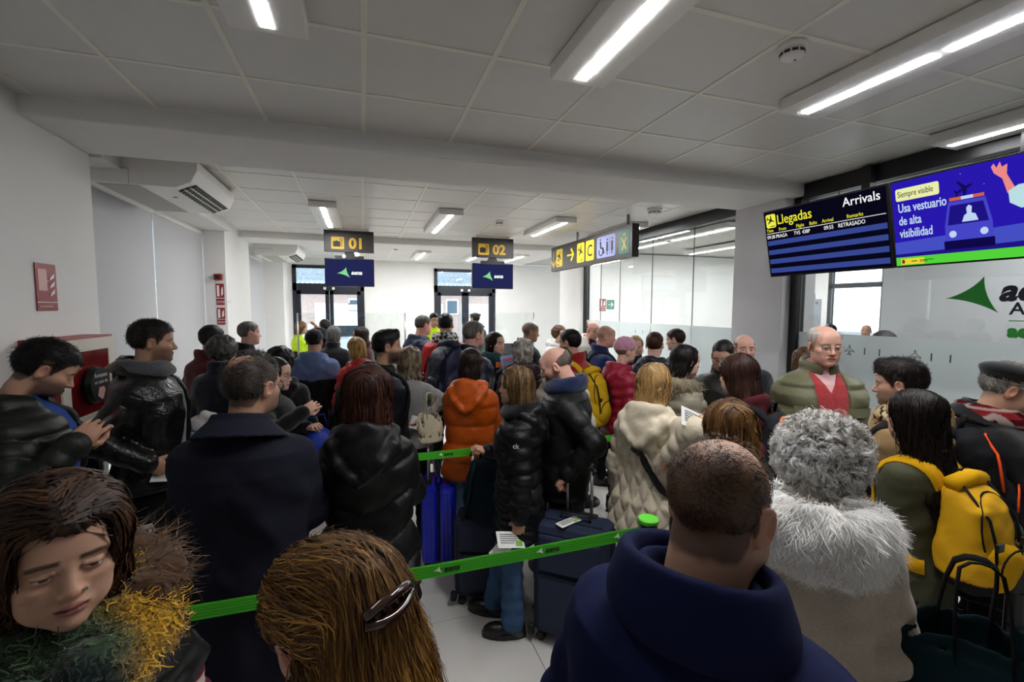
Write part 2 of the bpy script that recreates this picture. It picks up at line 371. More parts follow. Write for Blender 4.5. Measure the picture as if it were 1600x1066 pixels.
# the room behind the glass
XB = 9.6; YW = 9.0
structure('wall_behind_glass', G().box(4.45, XB, YW, YW+.2, 0, H), M_wall)
structure('wall_behind_glass', G().box(5.75, 5.95, YN, 3.72, 0, H), M_wallg)
structure('wall_behind_glass', G().box(XB, XB+.2, YN, 6.15, 0, H).box(XB, XB+.2, 7.3, YW, 0, H).box(XB, XB+.2, 6.15, 7.3, 0, .5).box(XB, XB+.2, 6.15, 7.3, 3.05, H), M_wall)
w6 = empty('window_6'); w6['kind'] = 'structure'
G().box(XB, XB+.08, 6.15, 6.23, .5, 3.05).box(XB, XB+.08, 7.22, 7.3, .5, 3.05).box(XB, XB+.08, 6.15, 7.3, .5, .58).box(XB, XB+.08, 6.15, 7.3, 2.97, 3.05).box(XB, XB+.08, 6.15, 7.3, 2.38, 2.48).obj('window_frame', M_dark, w6)
box('pane', XB+.03, XB+.036, 6.2, 7.25, .55, 3.0, GLASS, w6)
structure('baseboard_far', G().box(D1[1], D2[0], YF-.015, YF, 0, .09).box(D2[1], 4.4, YF-.015, YF, 0, .09), M_white)
# ------------------------------------------------------------------ lamps
def lamp(x, y0, y1, label, group='long white ceiling lamps'):
    e = empty('ceiling_lamp', (x, (y0+y1)/2, H), 0, label, 'lamp', group); l = (y1-y0)/2; w = .15
    G().box(-w, w, -l, l, -.075, -.004).obj('housing', M_white, e, bevel=.004)
    n = 2
    for k in range(n):
        a = -l + .03 + k*(2*l-.03)/n; b = a + (2*l-.06)/n - .03
        box('led_strip', -.026, .026, a, b, -.0775, -.0745, M_led[3 if y1 < 3 and x < 0 else 4 if y1 < 3 and 3 < x < 4.4 else 0 if y1 < 3 and x < 4.4 else 2 if y0 > 9 else 1], e)
LX = [(-.35, 'first'), (1.06, 'second'), (2.52, 'third'), (4.0, 'fourth')]
lamp(-.345, .72, 2.20, 'ceiling lamp over the front bay, above the man in the navy coat')
lamp(1.06, .72, 2.18, 'long ceiling lamp over the front bay, above the woman in the long quilted black coat')
lamp(2.47, .72, 2.12, 'long ceiling lamp over the front bay, beside the smoke detector')
lamp(3.92, .72, 2.20, 'ceiling lamp over the front bay just above the flight board')
lamp(-.41, 5.68, 7.1, 'ceiling lamp in the middle bay above counter sign 01')
lamp(1.06, 5.62, 7.1, 'ceiling lamp in the middle bay between the two counter signs')
lamp(2.60, 5.62, 6.9, 'ceiling lamp in the middle bay between sign 02 and the direction sign')
lamp(3.72, 5.62, 6.9, 'ceiling lamp in the middle bay behind the far end of the direction sign')
lamp(-.10, 9.7, 11.0, 'small ceiling lamp in the far bay seen just below sign 01')
lamp(1.25, 9.7, 11.1, 'small ceiling lamp in the far bay between the glazed doors')
lamp(2.45, 9.6, 11.0, 'small ceiling lamp in the far bay seen behind screen 02')
lamp(3.4, 9.6, 11.0, 'small ceiling lamp in the far bay seen beside screen 02')
for x, y, l_ in ((5.0, 5.2, 'ceiling lamp behind the glass nearest the direction sign'), (4.95, 1.2, 'ceiling lamp behind the glass above the flight board'), (6.5, 5.2, 'ceiling lamp over the middle of the room beyond the glass'), (6.6, 6.7, 'ceiling lamp by the white wall beyond the glass'), (5.0, 6.7, 'ceiling lamp beyond the glass above the exit sign'), (8.2, 6.6, 'ceiling lamp beyond the glass by the far window')):
    lamp(x, y, y+1.4, l_, 'lamps behind the glass')
def detector(x, y, r, label):
    e = empty('smoke_detector', (x, y, H), 0, label, 'detector')
    G().lathe([(r, 0), (r, -.022), (r*.9, -.03)], n=28).obj('base', M_white, e, smooth=True)
    G().lathe([(r*.82, -.03), (r*.82, -.055), (r*.55, -.065), (.0, -.066)][:3], n=28).obj('dome', M_white, e, smooth=True)
    for k in range(10):
        a = k*2*PI/10; G().box(-.012, .012, r*.80, r*.835, -.050, -.038).obj('slot', M_black, e, rot=(0, 0, a))
    G().lathe([(.006, -.068), (.006, -.064)], cx=r*.3, n=8).obj('indicator', mat('red_lens', '#b03020', .3), e)
detector(1.76*1.08, 1.551*1.08, .062, 'round white smoke detector on the ceiling over the front bay')
detector(1.83, 6.16, .055, 'small cream smoke detector on the middle bay ceiling above sign 02')
detector(3.42, 4.85, .09, 'round ceiling sensor with dark top near the direction sign')
detector(.66, 9.6, .05, 'small detector on the far bay ceiling above the white wall')
# ------------------------------------------------------------------ air conditioners hung under the ceiling
def air_con(x0, x1, y0, y1, label):
    e = empty('air_conditioner', (x0, y0, 0), 0, label, 'air conditioner', 'ceiling air conditioners'); w = x1-x0; l = y1-y0; zt = H-.02; zb = H-.245
    prof = [(0, zt), (0, zb+.05), (.05, zb), (w-.16, zb), (w-.05, zb+.05), (w, zb+.15), (w, zt)]
    n = len(prof); gg = G(); gg.prism(prof[::-1] if False else prof, 0, l)
    gg.obj('casing', M_white, e, bevel=.01)
    G().box(.12, .40, .03, l-.03, zb-.004, zb+.001).obj('intake_grille', mat('intake_mesh', '#b7b5ae', .7, bump=.3, bscale=400), e)
    fr = G().prism([(w-.17, zb-.006), (w-.04, zb+.05), (w-.035, zb+.045), (w-.165, zb-.011)], .10, l-.10).obj('outlet', M_black, e)
    for k in range(14):
        y = .12 + k*(l-.24)/13
        G().prism([(w-.168, zb-.010), (w-.042, zb+.0445), (w-.040, zb+.038), (w-.166, zb-.0165)], y-.004, y+.004).obj('fin', mat('fin_grey', '#8d8c86', .5), fr)
    for t_ in (.33, .66):
        xx = w-.17+.13*t_; zz = zb-.012+.055*t_
        G().box(xx-.006, xx+.006, .10, l-.10, zz-.004, zz+.004).obj('louvre', M_white, fr)
    G().box(-.002, w*.42, -.003, .001, zb+.12, zb+.123).box(w*.42, w*.422, -.003, .001, zb+.004, zb+.123).obj('seam', mat('seam_grey', '#88878a', .6), e)
    G().box(w*.62, w*.66, l*.35, l*.37, zb-.003, zb+.001).obj('status_light', M_black, e)
air_con(-2.07, -1.26, 4.42, 5.55, 'white air conditioner under the ceiling beside the tall window blinds')
air_con(-1.9, -1.15, 9.6, 10.9, 'white air conditioner in the far bay, by the first glazed door')
# ------------------------------------------------------------------ outdoors beyond the doors
structure('ground_outside', G().box(-30, 40, YF+.25, 60, -.1, -.02), mat('asphalt', '#6d6f72', .9, noise=.1, nscale=4))
bl = empty('brick_building', (0, 25, 0), 0, 'low brick building with grey tiled roof seen through the glazed doors', 'building')
M_brick = mat('pale_brick', '#c9b3ac', .9, noise=.12, nscale=9); M_roof = mat('grey_roof_tile', '#8b97a1', .8, noise=.15, nscale=6)
box('wall', -14, 18, 0, .3, 0, 3.1, M_brick, bl); box('band', -14.1, 18.1, -.06, .0, 2.62, 3.1, mat('white_band', '#e2e6ea', .7), bl)
gd = None
for k, x in enumerate((-6.5, -2.3, 1.6, 5.2, 9.0)):
    o = box('garage_door', x, x+2.6, -.05, .01, 0, 2.15, mat('white_shutter', '#e6ebee', .6), bl)
    for j in range(6): box('shutter_slat', x+.02, x+2.58, -.065, -.05, .06+j*.345, .37+j*.345, mat('white_shutter', '#e6ebee', .6), o)
for x in (-.7, 4.35, 8.0):
    f = box('window', x, x+.7, -.05, .01, 1.55, 2.4, mat('white_frame', '#f0f2f4', .5), bl); box('pane', x+.08, x+.62, -.06, -.05, 1.63, 2.32, mat('dark_glass', '#5d6f80', .1), f)
v = []; fs = []
nx, ny = 640, 14; xs = np.linspace(-15, 19, nx)
V = []
for j in range(ny+1):
    for dz in ((0, .05) if j else (0,)):
        pass
rows = []
for j in range(ny):
    y0 = -.7 + j*.42; z0 = 3.02 + j*.26
    zz = .07*np.abs(np.sin(xs*PI/.22))
    rows.append(np.stack([xs, np.full(nx, y0), z0+zz+.05], 1)); rows.append(np.stack([xs, np.full(nx, y0+.44), z0+.27+zz], 1))
RV = np.concatenate(rows); idx = np.arange(nx-1); fs = []
for r_ in range(len(rows)-1):
    a = r_*nx+idx; fs.append(np.stack([a, a+1, a+1+nx, a+nx], 1))
o = link_mesh('roof', RV, [np.concatenate(fs)], M_roof, bl)
# ------------------------------------------------------------------ signs and screens
M_sign = mat('sign_brown_black', '#2a2623', .45); M_yel = mat('sign_yellow', '#f2d21f', .5); M_yel2 = mat('sign_amber', '#d9ad22', .5)
M_yel_lit = emis('sign_yellow_backlit', '#f7e32e', .9)
M_bk = mat('print_black', '#141414', .6)
E_navy = emis('screen_navy', '#282d5c', .85); E_mint = emis('screen_mint', '#8fe79a', .95); E_white = emis('screen_white', '#ffffff', 1.0)
M_bezel = mat('black_bezel', '#08080a', .3)
def suitcase_picto(e, x, z, s):
    flat(rounded(x-s, x+s, z-s, z+s, s*.18), 'pictogram', M_yel2, e, -.026)
    p = G(); p.prism(rounded(-s*.72, s*.42, -s*.62, s*.28, s*.1), -.0005, 0).prism([(-.30*s, .28*s), (-.05*s, .28*s), (-.05*s, .42*s), (-.30*s, .42*s)][::1], -.0005, 0)
    p.tube([(s*.62, -.001, -s*.6), (s*.62, -.001, s*.35)], s*.05, 6)
    a = np.arange(13)*2*PI/12; p.tube(np.stack([s*.55+s*.2*np.cos(a), a*0-.001, s*.58+s*.2*np.sin(a)], 1), s*.05, 6, cap=False)
    p.obj('suitcase_mark', M_bk, e, loc=(x, -.028, z))
def counter_sign(x, num, y=7.5):
    zt = H-.045; w, h = .36, .325
    e = empty('counter_sign', (x, y, zt-h), 0, 'dark hanging sign with a yellow zero one and suitcase symbol, nearer the window blinds' if num == '01' else 'dark hanging sign with a yellow zero two and suitcase symbol, nearer the direction sign', 'sign')
    box('panel', -w, w, -.025, .025, 0, h, M_sign, e, bevel=.003); box('hanger', -w*.8, w*.8, -.015, .015, h, h+.05, M_white, e)
    suitcase_picto(e, -.165, .135, .092)
    text(num, .225, M_yel2, e, .105, -.027, .06, 'CENTER', bold=.008, name='number', sx=1.0)
    s = empty('screen', (x, y+.02, zt-h-.52), 0, 'navy screen with a mint emblem in front of the first glazed door' if num == '01' else 'navy screen with a mint emblem in front of the second glazed door', 'screen')
    G().prism([(-.06, .52), (.06, .52), (.09, .47), (.21, .47), (.21, .42), (-.21, .42), (-.21, .47), (-.09, .47)][::-1], -.02, .03).obj('mount', M_black, s)
    G().box(-w, w, -.03, .03, 0, .425).obj('housing', M_bezel, s, bevel=.003)
    box('display', -w+.012, w-.012, -.032, -.0305, .014, .411, E_navy, s)
    flat(swoosh(-.09, .20, .095), 'emblem', E_mint, s, -.033)
    text('aena', .085, E_white, s, .02, -.0345, .185, bold=.004, shear=.25, name='wordmark')
    G().lathe([(.028, .0), (.028, .02)], n=12).obj('sensor', M_white, s, rot=(PI/2, 0, 0), loc=(-.08, -.02, .46)) if num == '01' else None
counter_sign(-.175, '01'); counter_sign(2.11, '02')
# direction sign, hung along the glass partition
XS = 3.3; L_ = 2.6; hS = .42
ds = empty('direction_sign', (XS, 7.66, 2.60), -PI/2, 'long dark direction sign with yellow arrows and pictograms hung before the glass wall', 'sign')
box('panel', 0, L_, -.05, .05, 0, hS, M_sign, ds, bevel=.004)
for x in (.95, 2.42): G().tube([(x, 0, hS), (x, 0, H-2.60)], .02, 10).obj('hanging_rod', mat('grey_rod', '#8e8e90', .4), ds, smooth=True)
def arrow(parent, cx, cz, s, ang, m, y=-.052):
    P = [(-.9, .09), (.55, .09), (.05, .62), (.32, .78), (1.0, 0), (.32, -.78), (.05, -.62), (.55, -.09), (-.9, -.09)]
    c, n = math.cos(R(ang)), math.sin(R(ang))
    flat([(cx+s*(a*c-b*n), cz+s*(a*n+b*c)) for a, b in P], 'arrow', m, parent, y)
arrow(ds, .12, .20, .15, -90, M_yel2)
for x, ang in ((.36, 35), (1.17, -40)):
    w = .13 if x < .5 else .125
    flat(rounded(x-w, x+w, .06, .36, .03), 'pictogram', M_yel, ds, -.051)
    flat(icon(PLANE_ICON, x, .235, .095, ang-60 if x < .5 else ang-75), 'plane_mark', M_bk, ds, -.053)
    box('ground_mark', x-.09 if x < .5 else x-.01, x if x < .5 else x+.09, -.0545, -.053, .088, .100, M_bk, ds)
arrow(ds, .80, .215, .14, 0, M_yel)
flat(rounded(1.345, 1.60, .06, .36, .03), 'pictogram', M_yel, ds, -.051); text('C', .24, M_bk, ds, 1.472, -.053, .125, 'CENTER', bold=.004, name='letter_mark')
flat(rounded(1.69, 2.20, .06, .36, .035), 'pictogram', mat('sign_lilac', '#8f96c9', .5), ds, -.051)
pm = G()
a = np.linspace(R(150), R(400), 14); pm.tube(np.stack([1.815+.055*np.cos(a), a*0-.054, .15+.055*np.sin(a)], 1), .008, 5)
pm.tube([(1.80, -.054, .29), (1.81, -.054, .20), (1.87, -.054, .195), (1.90, -.054, .12)], .013, 5); pm.lathe([(.017, -.002), (.017, .002)], n=10) if False else None
for cx in (1.985, 2.115):
    pm.prism([(cx-.03, .14), (cx-.012, .14), (cx-.012, .09), (cx+.012, .09), (cx+.012, .14), (cx+.03, .14), (cx+.025, .27), (cx-.025, .27)], -.0535, -.0525)
    pm.prism([(cx+.017*math.cos(t), .30+.017*math.sin(t)) for t in np.arange(8)*PI/4], -.0535, -.0525)
pm.prism([(1.793+.017*math.cos(t), .318+.017*math.sin(t)) for t in np.arange(8)*PI/4], -.0535, -.0525)
pm.box(2.046, 2.054, -.0535, -.0525, .09, .32).obj('restroom_mark', M_bk, ds)
flat(rounded(2.29, 2.54, .06, .36, .03), 'pictogram', mat('sign_green', '#1f7a63', .5), ds, -.051)
gm = G()
gm.prism([(2.35, .26), (2.37, .275), (2.48, .12), (2.455, .10)][::-1], -.0535, -.0525).prism([(2.455, .275), (2.475, .26), (2.385, .095), (2.36, .11)][::-1] if False else [(2.36, .11), (2.385, .095), (2.475, .26), (2.455, .275)], -.0545, -.0535)
gm.prism([(2.395, .29), (2.435, .29), (2.445, .325), (2.427, .31), (2.415, .33), (2.403, .31), (2.385, .325)], -.0535, -.0525).obj('emblem', M_yel2, ds)
# arrivals board and safety poster screen, tilted forward
TILT = R(-12)
def wall_screen(x, y, w, label):
    s = empty('wall_screen', (x, y, 2.215), 0, label, 'screen'); s.rotation_euler = Euler((R(12), 0, -PI/2), 'XYZ')
    G().box(0, w, 0, .055, 0, .545).obj('housing', M_bezel, s, bevel=.004)
    return s
SXX = 3.30
fb = wall_screen(SXX, 3.02, .95, 'dark flight board screen reading Llegadas and Arrivals')
box('display', .012, .938, -.002, -.0005, .012, .533, emis('board_black', '#0b0a1c', .8), fb)
flat(rounded(.025, .115, .405, .515, .016), 'pictogram', emis('board_yellow', '#f4f04a', 1.0), fb, -.003)
flat(icon(PLANE_ICON, .068, .468, .040, -115), 'plane_mark', M_bk, fb, -.005)
box('ground_mark', .062, .105, -.0065, -.005, .415, .421, M_bk, fb)
EY = emis('board_text_yellow', '#f1ee3a', 1.0)
text('Llegadas', .105, EY, fb, .125, -.004, .425, bold=.0006, sx=.86); text('Arrivals', .085, E_white, fb, .66, -.004, .455, bold=.0005, sx=.92)
for s_, x in (('Time', .02), ('From', .135), ('Flight', .29), ('Belts', .40), ('Arrival', .50), ('Remarks', .68)): text(s_, .037, EY, fb, x, -.004, .372, sx=.85)
box('rule_line', .02, .93, -.0045, -.003, .357, .361, E_white, fb)
for s_, x in (('09:28 PRAGA', .02), ('TVS', .265), ('438P', .335), ('09:55', .51), ('RETRASADO', .615)): text(s_, .040, E_white, fb, x, -.0045, .318, sx=.82)
for k in range(4): box('row_band', .018, .932, -.0035, -.002, .262-.076*k, .300-.076*k, emis('board_blue', '#3f52a4', .8), fb)
AF = .72
def flat_ad(poly, name, m, parent, y=-.002, t=.0015): return flat([(x*AF if x < .9 else x, z) for x, z in poly], name, m, parent, y, t)
ad = wall_screen(SXX, 2.06, .96, 'bright blue poster screen about high visibility vests, next to the flight board')
box('display', .010, .95, -.002, -.0005, .012, .533, emis('poster_blue', '#2a19b4', .95), ad)
flat_ad(rounded(.045, .36, .415, .49, .014), 'caption_plate', emis('poster_cream', '#eef3ae', 1.0), ad, -.003)
text('Siempre visible', .052, emis('caption_ink', '#1c2a22', .5), ad, .043, -.005, .438, sx=.60)
EL = emis('poster_pale', '#c3d9f6', 1.0)
for k, s_ in enumerate(('Usa vestuario', 'de alta', 'visibilidad')): text(s_, .076, EL, ad, .040, -.004, .345-.078*k, bold=.0012, sx=.60)
flat_ad([(.012, .065), (.95, .065), (.95, .012), (.012, .012)], 'green_field', emis('poster_green', '#55d63c', 1.0), ad, -.003)
flat_ad([(.012, .16), (.95, .20), (.95, .065), (.012, .065)], 'pavement_field', emis('poster_mid_blue', '#4a55d0', .9), ad, -.0025, .0005)
flat_ad([(.012, .085), (.95, .10), (.95, .065), (.012, .065)], 'verge_field', emis('poster_deep_blue', '#23148c', .9), ad, -.003, .0005)
flat_ad(icon(PLANE_ICON, .515, .415, .062, -70), 'plane_mark', emis('poster_ink', '#191060', .8), ad, -.004)
v_ = empty('x') if False else None
EV = emis('van_blue', '#4a49cf', .95); EVD = emis('van_dark', '#20158a', .9)
flat_ad([(.385, .10), (.68, .10), (.68, .22), (.645, .355), (.415, .355), (.385, .22)], 'van_body', EV, ad, -.004)
flat_ad([(.405, .225), (.66, .225), (.632, .335), (.428, .335)], 'van_windscreen', EVD, ad, -.006)
flat_ad([(.375, .085), (.69, .085), (.69, .135), (.375, .135)], 'van_bumper', emis('van_ink', '#120b52', .8), ad, -.006)
flat_ad([(.425, .36), (.50, .36), (.50, .378), (.425, .378)], 'van_beacon', emis('beacon_orange', '#d8643a', 1), ad, -.006); flat_ad([(.50, .36), (.575, .36), (.575, .378), (.50, .378)], 'van_beacon', EL, ad, -.006); flat_ad([(.575, .36), (.64, .36), (.64, .378), (.575, .378)], 'van_beacon', emis('beacon_orange', '#d8643a', 1), ad, -.006)
for x in (.435, .63): flat_ad([(x+.024*math.cos(t), .172+.02*math.sin(t)) for t in np.arange(12)*PI/6], 'van_headlight', EL, ad, -.006)
flat_ad([(.50, .235), (.60, .235), (.585, .272), (.56, .28), (.565, .315), (.545, .325), (.53, .31), (.533, .28), (.515, .27)], 'driver_mark', EL, ad, -.008)
EP = emis('poster_skin', '#ef8d8a', 1)
flat_ad([(.70, .465), (.685, .50), (.70, .535 if False else .515), (.715, .49), (.735, .53 if False else .518), (.745, .49), (.775, .50), (.77, .45), (.81, .375), (.77, .35), (.745, .43)][::-1], 'poster_hand', EP, ad, -.004)
flat_ad([(.775, .36), (.83, .385), (.95, .39), (.95, .27), (.84, .265), (.78, .30)], 'poster_sleeve', emis('poster_sleeve', '#bfe2e8', 1), ad, -.005)
flat_ad(rounded(.05, .225, .018, .055, .003), 'badge_plate', emis('badge_yellow', '#f0d83a', 1), ad, -.005)
flat_ad([(.07+.012*math.cos(t), .037+.014*math.sin(t)) for t in np.arange(10)*PI/5], 'crest', emis('crest_red', '#9a2f3c', .8), ad, -.007)
box('badge_line', .095, .125, -.0085, -.007, .034, .039, M_bk, ad); box('badge_line', .14, .21, -.0085, -.007, .038, .042, M_bk, ad); box('badge_line', .14, .18, -.0085, -.007, .030, .034, M_bk, ad)
for k in range(9): box('star', .06+.1*k, .0625+.1*k, -.0045, -.003, .30+.02*((k*7) % 11), .3025+.02*((k*7) % 11), EL, ad)
for y, l_ in ((2.78, 'black bracket behind the flight board'), (1.80, 'black bracket behind the blue poster screen')):
    cm = empty('wall_bracket', (0, y, 0), 0, l_, 'bracket'); box('upright', XG-.13, XG-.06, -.035, .035, 2.36, H-.02, M_black, cm)
    for z in (2.40, 2.62): box('arm', SXX+.04, XG-.10, -.025, .025, z-.025, z+.025, M_black, cm)
# ------------------------------------------------------------------ fire fighting signs and cabinet
M_red = mat('fire_red', '#8f1418', .45); M_wp = mat('print_white', '#e9e7e4', .5); M_pale = mat('print_pink', '#d8a9a4', .5)
def fire_sign(x, y, z, rz, w, h, label, kind):
    e = empty('fire_sign', (x, y, z), rz, label, 'sign'); G().box(0, w, -.004, 0, 0, h).obj('plate', M_red, e)
    if kind == 'hose':
        box('white_field', w*.10, w*.52, -.0055, -.004, h*.42, h*.88, M_pale, e)
        for k in range(3):
            z0 = h*(.30+.17*k); flat([(w*.62, z0), (w*.86, z0+h*.07), (w*.90, z0+h*.17), (w*.72, z0+h*.10)], 'flame_mark', M_wp, e, -.005)
        box('arrow_mark', w*.48, w*.60, -.0065, -.005, h*.62, h*.635, M_wp, e)
        box('line_rule', 0, w, -.0065, -.005, h*.17, h*.185, M_wp, e); text('BOCA DE INCENDIO', h*.055, M_wp, e, w*.1, -.006, h*.07, sx=.8)
    elif kind == 'ext':
        box('white_field', w*.12, w*.40, -.0055, -.004, h*.40, h*.92, M_wp, e)
        flat([(w*.60, h*.42), (w*.88, h*.50), (w*.86, h*.88), (w*.66, h*.75)], 'flame_mark', M_wp, e, -.005); box('line_rule', 0, w, -.0065, -.005, h*.30, h*.33, M_wp, e); text('EXTINTOR', h*.16, M_wp, e, w*.1, -.006, h*.08, sx=.75)
    return e
fire_sign(XL+.004, 3.45, 1.925, PI/2, .19, .285, 'red fire hose sign with flames on the wall above the hose cabinet', 'hose')
es = fire_sign(4.98, YW-.005, 1.88, 0, .16, .27, 'reddish extinguisher sign on the white wall behind the glass', 'ext')
ee = empty('exit_sign', (5.16, YW-.005, 1.92), 0, 'green exit sign with a white arrow next to the extinguisher sign', 'sign')
box('plate', 0, .19, -.004, 0, 0, .21, mat('exit_green', '#1f7f62', .5), ee); arrow(ee, .095, .105, .07, 0, M_wp, -.005)
fire_sign(XB-.01, 7.86, 2.12, -PI/2, .22, .18, 'red fire sign on the far wall beyond the glass, above the security gate', 'ext')
fire_sign(XB-.01, 7.90, 1.72, -PI/2, .18, .26, 'red fire sign on the far wall beyond the glass, beside the security gate', 'hose')
al = empty('fire_alarm', (XB-.01, 7.85, 2.42), -PI/2, 'red alarm bell on the far wall beyond the glass', 'alarm')
G().lathe([(.07, 0), (.07, .03), (.05, .05)], n=20).obj('bell', M_red, al, rot=(PI/2, 0, 0), smooth=False); box('back_plate', .02, .16, -.03, 0, -.07, .07, M_red, al)
# pillar two : alarm box with stacked notices
ab = empty('alarm_box', (-1.98, 7.475, 2.33), 0, 'red alarm sounder on the white pillar behind the waiting people', 'alarm'); box('body', 0, .10, -.06, 0, 0, .085, M_red, ab, bevel=.006); G().lathe([(.03, 0), (.03, .02)], n=14).obj('sounder', M_black, ab, rot=(PI/2, 0, 0), loc=(.05, -.06, .042))
for z, w, h, l_ in ((1.98, .10, .30, 'narrow red notice with white print under the alarm sounder on the pillar'), (1.70, .10, .24, 'lowest narrow red notice with white print on the pillar')):
    e = fire_sign(-1.97, 7.474, z, 0, w, h, l_, 'ext')
hc = empty('hose_cabinet', (XL+.002, 3.27, 1.20), PI/2, 'red fire hose cabinet with a cream door frame on the pillar', 'cabinet')
W_, H_ = .62, .56
box('body', 0, W_, -.17, 0, 0, H_, M_red, hc, bevel=.004)
fr = G().box(.012, W_-.012, -.182, -.17, H_-.09, H_-.012).box(.012, W_-.012, -.182, -.17, .012, .07).box(.012, .09, -.182, -.17, .07, H_-.09).box(W_-.09, W_-.012, -.182, -.17, .07, H_-.09).obj('door_frame', mat('cream_frame', '#d9d2c4', .5), hc)
box('window', .09, W_-.09, -.178, -.172, .07, H_-.09, mat('red_window', '#6e1519', .12), hc)
G().lathe([(.0, .0), (.11, .0), (.12, .02), (.11, .05), (.0, .05)][1:4], n=28).obj('hose_reel', M_black, hc, rot=(PI/2, 0, 0), loc=(W_/2, -.178, .25))
text('Rompase', .04, M_wp, hc, W_/2, -.231, .30, 'CENTER', name='notice'); text('en caso de', .035, M_wp, hc, W_/2, -.231, .26, 'CENTER', name='notice')
G().prism([(-.05, -.05), (0, -.08), (.05, -.05), (.03, .0), (-.03, .0)], -.002, 0).obj('notice_mark', M_pale, hc, loc=(W_/2, -.230, .235))
box('handle', W_-.06, W_-.035, -.20, -.182, .25, .33, M_black, hc)
# security gate behind the glass
sg = empty('security_gate', (7.55, 6.35, 0), R(-52), 'grey walk through security gate beyond the glass wall', 'gate')
M_gate = mat('gate_grey', '#a4abb2', .5)
for y in (0.0,): pass
box('side_panel', -.40, .40, -.06, .0, 0, 2.12, M_gate, sg, bevel=.01)
box('side_panel', -.40, .40, .85, .91, 0, 2.12, M_gate, sg, bevel=.01)
hd = box('header', -.30, .30, -.04, .89, 2.12, 2.22, mat('gate_header', '#8f9193', .5), sg, bevel=.01); 
for x in (-.33, .33): G().lathe([(.022, 0), (.022, .012)], n=12).obj('bolt_cap', mat('cap_grey', '#6b727a', .5), sg, rot=(PI/2, 0, 0), loc=(x, -.06, 2.05))
box('display', -.12, .12, -.075, -.06, 1.72, 1.80, M_black, sg); box('ready_lamp', -.36, -.34, -.07, -.06, 1.74, 1.78, emis('ready_green', '#60f0a0', 3), sg)
# ------------------------------------------------------------------ check-in desks with glass screens
M_desk = mat('white_laminate', '#d9d8d4', .4); M_worktop = mat('dark_worktop', '#2b2c30', .4)
def desk(x0, x1, y, label):
    e = empty('check_in_desk', (x0, y, 0), 0, label, 'desk'); w = x1-x0
    box('front_panel', 0, w, 0, .04, .06, 1.02, M_desk, e); box('side_panel', 0, .04, .04, .75, .06, 1.02, M_desk, e); box('side_panel', w-.04, w, .04, .75, .06, 1.02, M_desk, e)
    box('plinth', .03, w-.03, .03, .7, 0, .06, M_black, e); box('worktop', -.02, w+.02, -.06, .34, 1.02, 1.06, M_worktop, e, bevel=.004); box('work_surface', .04, w-.04, .3, .8, .72, .75, M_desk, e)
    for x in (.08, w-.08):
        G().tube([(x, .05, 1.06), (x, .05, 1.86)], .012, 8).obj('screen_post', M_steel, e, smooth=True)
    box('glass_screen', .06, w*.46, .047, .053, 1.12, 1.86, GLASS, e); box('glass_screen', w*.54, w-.06, .047, .053, 1.12, 1.86, GLASS, e)
    m_ = box('monitor', w*.62, w*.62+.5, .40, .43, .95, 1.28, M_bezel, e, bevel=.004); box('monitor_stand', w*.62+.21, w*.62+.29, .42, .46, .75, 1.0, M_black, m_)
desk(-1.05, .75, 7.75, 'white check-in desk with a dark top where the blonde staff woman stands'); desk(1.25, 3.05, 7.75, 'white check-in desk with a dark top where the young staff man stands')
M_bs = mat('black_plastic', '#101012', .4)
